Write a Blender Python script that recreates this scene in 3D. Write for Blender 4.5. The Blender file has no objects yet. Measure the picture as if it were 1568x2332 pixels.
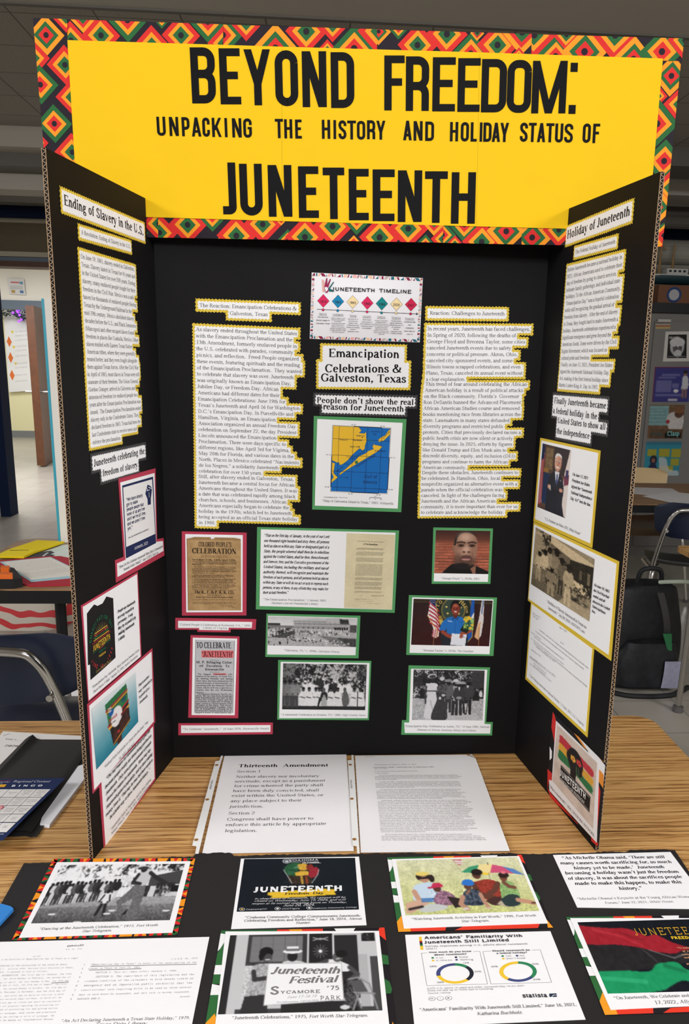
import bpy, math, random
import numpy as np
from mathutils import Matrix, Vector
from mathutils.geometry import tessellate_polygon
random.seed(7); rng = np.random.default_rng(7)
S = bpy.context.scene; COL = S.collection
TZ = 0.75                                    # table top height
# ---------------------------------------------------------------- camera
FPX, CX, CY = 1738.977, 844.491, 1223.374     # focal length and principal point for a 1568 x 2332 frame
CAM = np.array([0.25580, -1.24756, 0.68151 + TZ])
RB = np.array([[0.99782087, -0.06259094, 0.02087791],
               [-0.00661422, 0.21994233, 0.97549045],
               [0.0656488, 0.97350282, -0.21904906]])   # right, up, forward
cd = bpy.data.cameras.new('camera'); cam = bpy.data.objects.new('camera', cd); COL.objects.link(cam)
cd.sensor_fit = 'VERTICAL'; cd.sensor_height = 36; cd.sensor_width = 36
cd.lens = FPX * 36 / 2332
cd.shift_x = -(CX - 784) / 2332; cd.shift_y = (CY - 1166) / 2332
cd.clip_start = 0.02; cd.clip_end = 60
M = Matrix.Identity(4)
for i in range(3):
    M[i][0], M[i][1], M[i][2], M[i][3] = RB[0][i], RB[1][i], -RB[2][i], CAM[i]
cam.matrix_world = M
S.camera = cam
# ---------------------------------------------------------------- world, lights, exposure
W = bpy.data.worlds.new('room_air'); S.world = W; W.use_nodes = True
W.node_tree.nodes['Background'].inputs[0].default_value = (0.9, 0.93, 1, 1)
W.node_tree.nodes['Background'].inputs[1].default_value = 0.05
S.view_settings.view_transform = 'Standard'; S.view_settings.look = 'None'
S.view_settings.exposure = 0.33; S.view_settings.gamma = 1.0
def area(name, loc, aim, sx, sy, power, col=(1, 0.995, 1.03)):
    l = bpy.data.lights.new(name, 'AREA'); l.shape = 'RECTANGLE'; l.size = sx; l.size_y = sy
    l.energy = power; l.color = col
    o = bpy.data.objects.new(name, l); COL.objects.link(o); o.location = loc
    o.rotation_euler = (Vector(aim) - Vector(loc)).to_track_quat('-Z', 'Y').to_euler()
    return o
area('ceiling_lamp', (-2.4, -1.5, 2.8), (-1.4, -1.0, 0.3), 1.2, 1.2, 78)
area('ceiling_lamp', (2.9, -1.5, 2.8), (1.9, -1.0, 0.3), 1.2, 1.2, 84)
area('ceiling_lamp', (0.3, -3.2, 2.8), (0.3, -1.0, 0.6), 1.4, 1.2, 75)
area('ceiling_lamp', (0.3, -0.9, 2.8), (0.3, -0.8, 0.0), 1.2, 0.6, 4)
area('ceiling_lamp', (-2.4, 2.6, 2.8), (-2.4, 2.6, 0), 1.2, 0.6, 14)
area('ceiling_lamp', (2.6, 1.0, 2.8), (2.6, 1.0, 0), 1.2, 0.6, 3)
area('hall_lamp', (-3.6, 7.6, 2.75), (-3.6, 7.6, 0), 2.4, 0.6, 125)
area('far_room_lamp', (-4.8, 11.6, 2.75), (-4.8, 11.6, 0), 2.4, 1.2, 50)
# ---------------------------------------------------------------- planes of the board, banner and table
FW, FH, PW, AL, AR = 0.6096, 0.9148, 0.29033, 0.20137, 0.16478
def vec(*a): return np.array(a, float)
class Plane:
    def __init__(s, o, u, v):
        s.o, s.u, s.v = vec(*o), vec(*u), vec(*v); s.n = np.cross(s.u, s.v)
    def at(s, px, py):                        # point of this plane seen at a pixel of the photo, in plane metres
        d = RB.T @ vec((px - CX) / FPX, -(py - CY) / FPX, 1)
        p = CAM + d * (s.n @ (s.o - CAM)) / (s.n @ d) - s.o
        return vec(p @ s.u, p @ s.v)
    def ats(s, pts): return np.array([s.at(*p) for p in pts])
    def p3(s, uv, n=0): return s.o + uv[0] * s.u + uv[1] * s.v + n * s.n
    def mat(s, uv=(0, 0), n=0):
        m = Matrix.Identity(4); o = s.p3(uv, n)
        for i in range(3): m[i][0], m[i][1], m[i][2], m[i][3] = s.u[i], s.v[i], s.n[i], o[i]
        return m
PC = Plane((0, 0, TZ), (1, 0, 0), (0, 0, 1))
dl = vec(math.sin(AL), math.cos(AL), 0)
PL = Plane(vec(0, 0, TZ) - PW * dl, dl, (0, 0, 1))            # u runs from the outer edge to the fold
dr = vec(math.sin(AR), -math.cos(AR), 0)
PR = Plane((FW, 0, TZ), dr, (0, 0, 1))                         # u runs from the fold to the outer edge
hy = 0.034 / 0.622; hl = math.hypot(1, hy)
PH = Plane((-0.004, -0.021, TZ), (1 / hl, -hy / hl, 0), (0, 0, 1))
PT = Plane((0, 0, TZ), (1, 0, 0), (0, 1, 0))
# ---------------------------------------------------------------- object helpers
def lin(c):
    c = np.asarray(c, float) / 255.0
    return np.where(c <= 0.04045, c / 12.92, ((c + 0.055) / 1.055) ** 2.4)
def tag(o, label=None, cat=None, group=None, kind=None):
    if label: o['label'] = label
    if cat: o['category'] = cat
    if group: o['group'] = group
    if kind: o['kind'] = kind
    return o
def empty(name, mw, label=None, cat=None, group=None):
    o = bpy.data.objects.new(name, None); COL.objects.link(o); o.empty_display_size = 0.02
    o.matrix_world = mw if isinstance(mw, Matrix) else Matrix.Translation(mw)
    return tag(o, label, cat, group)
def shade(me, ang=0.6):
    me.polygons.foreach_set('use_smooth', [True] * len(me.polygons))
    try: me.set_sharp_from_angle(angle=ang)
    except Exception: pass
def link(name, verts, faces, mat, parent=None, mw=None, smooth=False):
    me = bpy.data.meshes.new(name); me.from_pydata([tuple(map(float, v)) for v in verts], [], faces); me.update()
    mats = mat if isinstance(mat, (list, tuple)) else [mat]
    for m_ in mats: me.materials.append(m_)
    if smooth: shade(me)
    o = bpy.data.objects.new(name, me); COL.objects.link(o)
    if parent is not None:
        o.parent = parent
        o.matrix_parent_inverse = Matrix.Identity(4)
    if mw is not None: o.matrix_world = mw if isinstance(mw, Matrix) else Matrix.Translation(mw)
    return o
# ---------------------------------------------------------------- materials
MATS = {}
def nodes(name):
    m = bpy.data.materials.new(name); m.use_nodes = True
    nt = m.node_tree; return m, nt, nt.nodes['Principled BSDF'], nt.nodes, nt.links
def mat(name, rgb=None, rough=0.6, metal=0, noise=0, scale=40, bump=0, spec=0.5):
    if name in MATS: return MATS[name]
    m, nt, b, N, L = nodes(name); c = lin(rgb)
    b.inputs['Base Color'].default_value = (*c, 1); b.inputs['Roughness'].default_value = rough
    b.inputs['Metallic'].default_value = metal; b.inputs['Specular IOR Level'].default_value = spec
    if noise or bump:
        tc = N.new('ShaderNodeTexCoord'); no = N.new('ShaderNodeTexNoise'); no.inputs['Scale'].default_value = scale
        no.inputs['Detail'].default_value = 6; L.new(tc.outputs['Object'], no.inputs['Vector'])
        if noise:
            r = N.new('ShaderNodeValToRGB'); r.color_ramp.elements[0].position = .3; r.color_ramp.elements[1].position = .7
            r.color_ramp.elements[0].color = (*(c * (1 - noise)), 1); r.color_ramp.elements[1].color = (*np.minimum(c * (1 + noise), 1), 1)
            L.new(no.outputs[0], r.inputs[0]); L.new(r.outputs[0], b.inputs['Base Color'])
        if bump:
            bp = N.new('ShaderNodeBump'); bp.inputs['Strength'].default_value = bump; bp.inputs['Distance'].default_value = .002
            L.new(no.outputs[0], bp.inputs['Height']); L.new(bp.outputs[0], b.inputs['Normal'])
    MATS[name] = m; return m
def printed(name, rough, spec=0.5, bump=0.0, bscale=60):
    m, nt, b, N, L = nodes(name)
    a = N.new('ShaderNodeAttribute'); a.attribute_name = 'Col'; L.new(a.outputs['Color'], b.inputs['Base Color'])
    b.inputs['Roughness'].default_value = rough; b.inputs['Specular IOR Level'].default_value = spec
    if bump:
        tc = N.new('ShaderNodeTexCoord'); no = N.new('ShaderNodeTexNoise'); no.inputs['Scale'].default_value = bscale
        L.new(tc.outputs['Object'], no.inputs['Vector']); bp = N.new('ShaderNodeBump')
        bp.inputs['Strength'].default_value = bump; bp.inputs['Distance'].default_value = .003
        L.new(no.outputs[0], bp.inputs['Height']); L.new(bp.outputs[0], b.inputs['Normal'])
    return m
INK = printed('printed_paper', 0.65, 0.2, 0.12)
GLOSS = printed('printed_photo', 0.5, 0.2)
def wood(name, dark, mid, light, sx=1.0, rough=0.4):
    if name in MATS: return MATS[name]
    m, nt, b, N, L = nodes(name); tc = N.new('ShaderNodeTexCoord')
    wp = N.new('ShaderNodeTexNoise'); wp.inputs['Scale'].default_value = 5; wp.inputs['Detail'].default_value = 3; L.new(tc.outputs['Object'], wp.inputs['Vector'])
    wv = N.new('ShaderNodeVectorMath'); wv.operation = 'MULTIPLY_ADD'; L.new(wp.outputs['Color'], wv.inputs[0]); wv.inputs[1].default_value = (0, .012, 0); L.new(tc.outputs['Object'], wv.inputs[2])
    def layer(scale, det, rough_=.6):
        mp = N.new('ShaderNodeMapping'); L.new(wv.outputs[0], mp.inputs['Vector']); mp.inputs['Scale'].default_value = scale
        n = N.new('ShaderNodeTexNoise'); n.inputs['Scale'].default_value = 1; n.inputs['Detail'].default_value = det; n.inputs['Roughness'].default_value = rough_; L.new(mp.outputs[0], n.inputs['Vector']); return n.outputs[0]
    mp2 = N.new('ShaderNodeMapping'); L.new(wv.outputs[0], mp2.inputs['Vector']); mp2.inputs['Scale'].default_value = (.9, 14, 1)
    w = N.new('ShaderNodeTexWave'); w.bands_direction = 'Y'; w.wave_profile = 'SAW'; w.inputs['Scale'].default_value = 1.9 * sx; w.inputs['Distortion'].default_value = 13; w.inputs['Detail'].default_value = 2
    w.inputs['Detail Scale'].default_value = .55; w.inputs['Detail Roughness'].default_value = .6; L.new(mp2.outputs[0], w.inputs['Vector'])
    acc = None
    for src, k in ((w.outputs['Fac'], .22), (layer((6 * sx, 320 * sx, 1), 5), .62), (layer((2.2 * sx, 60 * sx, 1), 4), .5), (layer((40, 1100, 1), 3), .28)):
        q = N.new('ShaderNodeMath'); q.operation = 'MULTIPLY_ADD'; L.new(src, q.inputs[0]); q.inputs[1].default_value = k
        if acc is None: q.inputs[2].default_value = 0
        else: L.new(acc, q.inputs[2])
        acc = q.outputs[0]
    mr = N.new('ShaderNodeMapRange'); mr.inputs[1].default_value = .53; mr.inputs[2].default_value = .66; mr.inputs[4].default_value = -.26; L.new(layer((11 * sx, 480 * sx, 1), 3, .5), mr.inputs[0])
    q = N.new('ShaderNodeMath'); L.new(acc, q.inputs[0]); L.new(mr.outputs[0], q.inputs[1]); acc = q.outputs[0]
    r = N.new('ShaderNodeValToRGB'); e = r.color_ramp.elements
    e[0].position = .57; e[0].color = (*lin(dark), 1); e[1].position = .9; e[1].color = (*lin(light), 1); k = e.new(.7); k.color = (*lin(mid), 1)
    L.new(acc, r.inputs[0]); L.new(r.outputs[0], b.inputs['Base Color']); b.inputs['Roughness'].default_value = rough
    MATS[name] = m; return m
def glass_film(name):
    if name in MATS: return MATS[name]
    m, nt, b, N, L = nodes(name); out = N['Material Output']
    t = N.new('ShaderNodeBsdfTransparent'); t.inputs[0].default_value = (1, 1, 1, 1)
    g = N.new('ShaderNodeBsdfGlossy'); g.inputs['Roughness'].default_value = .18
    f = N.new('ShaderNodeFresnel'); f.inputs[0].default_value = 1.35
    fm = N.new('ShaderNodeMath'); fm.operation = 'MULTIPLY'; fm.inputs[1].default_value = .18; L.new(f.outputs[0], fm.inputs[0]); mx = N.new('ShaderNodeMixShader'); L.new(fm.outputs[0], mx.inputs[0]); L.new(t.outputs[0], mx.inputs[1]); L.new(g.outputs[0], mx.inputs[2])
    L.new(mx.outputs[0], out.inputs[0]); MATS[name] = m; return m
# ---------------------------------------------------------------- mesh builders
class MB:                                      # solid shapes in metres
    def __init__(s): s.v, s.f = [], []
    def add(s, v, f):
        b = len(s.v); s.v += [tuple(map(float, p)) for p in v]; s.f += [tuple(i + b for i in q) for q in f]; return s
    def box(s, x0, x1, y0, y1, z0, z1, ch=0.0):
        if ch > 0:
            pts = [(x0 + ch, y0), (x1 - ch, y0), (x1, y0 + ch), (x1, y1 - ch), (x1 - ch, y1), (x0 + ch, y1), (x0, y1 - ch), (x0, y0 + ch)]
            return s.prism(pts, z0, z1)
        return s.prism([(x0, y0), (x1, y0), (x1, y1), (x0, y1)], z0, z1)
    def prism(s, poly, n0, n1, back=True):
        k = len(poly); b = len(s.v)
        s.v += [(float(p[0]), float(p[1]), n1) for p in poly] + [(float(p[0]), float(p[1]), n0) for p in poly]
        ar = sum(poly[i][0] * poly[(i + 1) % k][1] - poly[(i + 1) % k][0] * poly[i][1] for i in range(k))
        tr = [tuple(range(k))] if k <= 4 or convex(poly) else [tuple(t) for t in tessellate_polygon([[Vector((p[0], p[1], 0)) for p in poly]])]
        for t in tr:
            if sgn(poly, t) < 0: t = t[::-1]
            s.f.append(tuple(b + i for i in t))
            if back: s.f.append(tuple(b + k + i for i in t[::-1]))
        for i in range(k):
            j = (i + 1) % k
            q = (b + i, b + k + i, b + k + j, b + j)
            s.f.append(q if ar > 0 else q[::-1])
        return s
    def tube(s, pts, r, seg=10, cap=True, closed=False):
        pts = [vec(*p) for p in pts]; n = len(pts); rr = r if isinstance(r, (list, tuple)) else [r] * n
        b = len(s.v); up = None
        for i, p in enumerate(pts):
            t = pts[min(i + 1, n - 1)] - pts[max(i - 1, 0)]
            if closed: t = pts[(i + 1) % n] - pts[i - 1]
            t /= np.linalg.norm(t) + 1e-12
            if up is None:
                up = vec(0, 0, 1) if abs(t[2]) < .9 else vec(1, 0, 0)
            a = np.cross(t, up); a /= np.linalg.norm(a) + 1e-12; c = np.cross(a, t); up = c
            for k in range(seg):
                th = 2 * math.pi * k / seg; s.v.append(tuple(p + rr[i] * (a * math.cos(th) + c * math.sin(th))))
        for i in range(n if closed else n - 1):
            j = (i + 1) % n
            for k in range(seg):
                k2 = (k + 1) % seg
                s.f.append((b + i * seg + k, b + i * seg + k2, b + j * seg + k2, b + j * seg + k))
        if cap and not closed:
            s.f.append(tuple(b + k for k in range(seg))[::-1]); s.f.append(tuple(b + (n - 1) * seg + k for k in range(seg)))
        return s
    def grid(s, fn, nu, nv, thick=0):          # fn(u,v) -> xyz, as a sheet, optionally given thickness along its normals
        P = np.array([[fn(i / nu, j / nv) for j in range(nv + 1)] for i in range(nu + 1)], float)
        b = len(s.v); idx = lambda i, j, o=0: b + o + i * (nv + 1) + j
        s.v += [tuple(p) for p in P.reshape(-1, 3)]
        for i in range(nu):
            for j in range(nv): s.f.append((idx(i, j), idx(i + 1, j), idx(i + 1, j + 1), idx(i, j + 1)))
        if thick:
            du = np.gradient(P, axis=0); dv = np.gradient(P, axis=1); nn = np.cross(du, dv); nn /= np.linalg.norm(nn, axis=2, keepdims=True) + 1e-12
            o = (nu + 1) * (nv + 1); s.v += [tuple(p) for p in (P - nn * thick).reshape(-1, 3)]
            for i in range(nu):
                for j in range(nv): s.f.append((idx(i, j, o), idx(i, j + 1, o), idx(i + 1, j + 1, o), idx(i + 1, j, o)))
            for i in range(nu):
                s.f.append((idx(i, 0), idx(i, 0, o), idx(i + 1, 0, o), idx(i + 1, 0))); s.f.append((idx(i + 1, nv), idx(i + 1, nv, o), idx(i, nv, o), idx(i, nv)))
            for j in range(nv):
                s.f.append((idx(0, j + 1), idx(0, j + 1, o), idx(0, j, o), idx(0, j))); s.f.append((idx(nu, j), idx(nu, j, o), idx(nu, j + 1, o), idx(nu, j + 1)))
        return s
    def out(s, name, m, parent=None, mw=None, smooth=False): return link(name, s.v, s.f, m, parent, mw, smooth)
def sgn(p, t):
    return sum(p[t[i]][0] * p[t[(i + 1) % len(t)]][1] - p[t[(i + 1) % len(t)]][0] * p[t[i]][1] for i in range(len(t)))
def convex(p):
    s0 = 0; n = len(p)
    for i in range(n):
        a, b, c = p[i], p[(i + 1) % n], p[(i + 2) % n]
        z = (b[0] - a[0]) * (c[1] - b[1]) - (b[1] - a[1]) * (c[0] - b[0])
        if abs(z) > 1e-14:
            if s0 * z < 0: return False
            s0 = z
    return True
class Flat:                                    # flat printed or cut shapes: coloured faces a hair above one another
    def __init__(s, org=(0, 0), n=0.0, step=2e-5):
        s.o = vec(*org); s.n = n; s.step = step; s.v, s.f, s.c = [], [], []
    def poly(s, pts, col, n=None):
        pts = np.asarray(pts, float) - s.o; k = len(pts)
        if k < 3: return s
        if n is None: n = s.n; s.n += s.step
        b = len(s.v); s.v += [(p[0], p[1], n) for p in pts]; L = [tuple(p) for p in pts]
        tr = [tuple(range(k))] if convex(L) else [tuple(t) for t in tessellate_polygon([[Vector((*p, 0)) for p in L]])]
        for t in tr:
            if sgn(L, t) < 0: t = t[::-1]
            s.f.append(tuple(b + i for i in t)); s.c.append(tuple(lin(col)))
        return s
    def slab(s, pts, col, n0, n1):             # cut paper with its own thickness
        pts = np.asarray(pts, float) - s.o; m = MB().prism([tuple(p) for p in pts], n0, n1); b = len(s.v)
        s.v += m.v; s.f += [tuple(b + i for i in q) for q in m.f]; s.c += [tuple(lin(col))] * len(m.f); return s
    def raw(s, v2, faces, col, n=None, z=None):
        if n is None: n = s.n
        b = len(s.v); v2 = np.asarray(v2, float) - s.o
        s.v += [(p[0], p[1], n + (0 if z is None else z[i])) for i, p in enumerate(v2)]; s.f += [tuple(b + i for i in q) for q in faces]; s.c += [tuple(lin(col))] * len(faces); return s
    def out(s, name, parent, m=None, label=None):
        me = bpy.data.meshes.new(name); me.from_pydata(s.v, [], s.f); me.update()
        me.materials.append(m or INK)
        a = me.color_attributes.new('Col', 'FLOAT_COLOR', 'CORNER')
        cnt = [len(q) for q in s.f]
        arr = np.repeat(np.array([(*c, 1) for c in s.c], 'f4').reshape(-1, 4), cnt, axis=0)
        a.data.foreach_set('color', arr.ravel())
        o = bpy.data.objects.new(name, me); COL.objects.link(o); o.parent = parent
        if label: o['label'] = label
        return o
def circ(c, r, n=24, ry=None, a0=0, a1=360):
    return [(c[0] + r * math.cos(math.radians(a0 + (a1 - a0) * i / n)), c[1] + (ry or r) * math.sin(math.radians(a0 + (a1 - a0) * i / n))) for i in range(n + (a1 - a0 != 360))]
def clip(poly, q):                             # convex clip of poly by convex quad q
    q = [tuple(p) for p in q]
    if sgn(q, range(len(q))) < 0: q = q[::-1]
    out = [tuple(p) for p in poly]
    for i in range(len(q)):
        a, b = q[i], q[(i + 1) % len(q)]; inp, out = out, []
        side = lambda p: (b[0] - a[0]) * (p[1] - a[1]) - (b[1] - a[1]) * (p[0] - a[0])
        for j in range(len(inp)):
            p, r = inp[j], inp[(j + 1) % len(inp)]; sp, sr = side(p), side(r)
            if sp >= 0: out.append(p)
            if sp * sr < 0:
                t = sp / (sp - sr); out.append((p[0] + t * (r[0] - p[0]), p[1] + t * (r[1] - p[1])))
        if len(out) < 3: return []
    return out
def bil(q, x, y):                              # q: TL, TR, BR, BL in plane metres; x, y in 0..1 from the top left
    q = np.asarray(q); return (q[0] * (1 - x) + q[1] * x) * (1 - y) + (q[3] * (1 - x) + q[2] * x) * y
# ---------------------------------------------------------------- lettering: pen strokes turned into flat faces
C_H, X_H = .66, .45
def cat(pts, n=5):                             # Catmull-Rom through points
    p = [vec(*q) for q in pts]; p = [2 * p[0] - p[1]] + p + [2 * p[-1] - p[-2]]; o = []
    for i in range(1, len(p) - 2):
        for k in range(n):
            t = k / n; a, b, c, d = p[i - 1:i + 3]
            o.append(.5 * (2 * b + (c - a) * t + (2 * a - 5 * b + 4 * c - d) * t * t + (3 * b - a - 3 * c + d) * t ** 3))
    return o + [p[-2]]
def V(x, y0, y1, w='T'): return ('V', x, y0, y1, w)
def H(x0, x1, y): return ('H', x0, x1, y)
def D(x0, y0, x1, y1, w='T'): return ('D', x0, y0, x1, y1, w)
def A(cx, cy, rx, ry, a0=0, a1=360): return ('A', cx, cy, rx, ry, a0, a1)
def Z(*p): return ('S', p)
def P(x, y): return ('P', x, y)
def F(x, y, h=.08): return ('F', x, y, h)
def FB(x, h=.09): return F(x, .013, h)
def FT(x, h=.09): return F(x, .647, h)
def FX(x): return ('F', x - .04, .437, .04)
_six = [A(.25, .2, .18, .2), Z((.41, .65), (.2, .52), (.09, .32), (.075, .2))]
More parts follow.
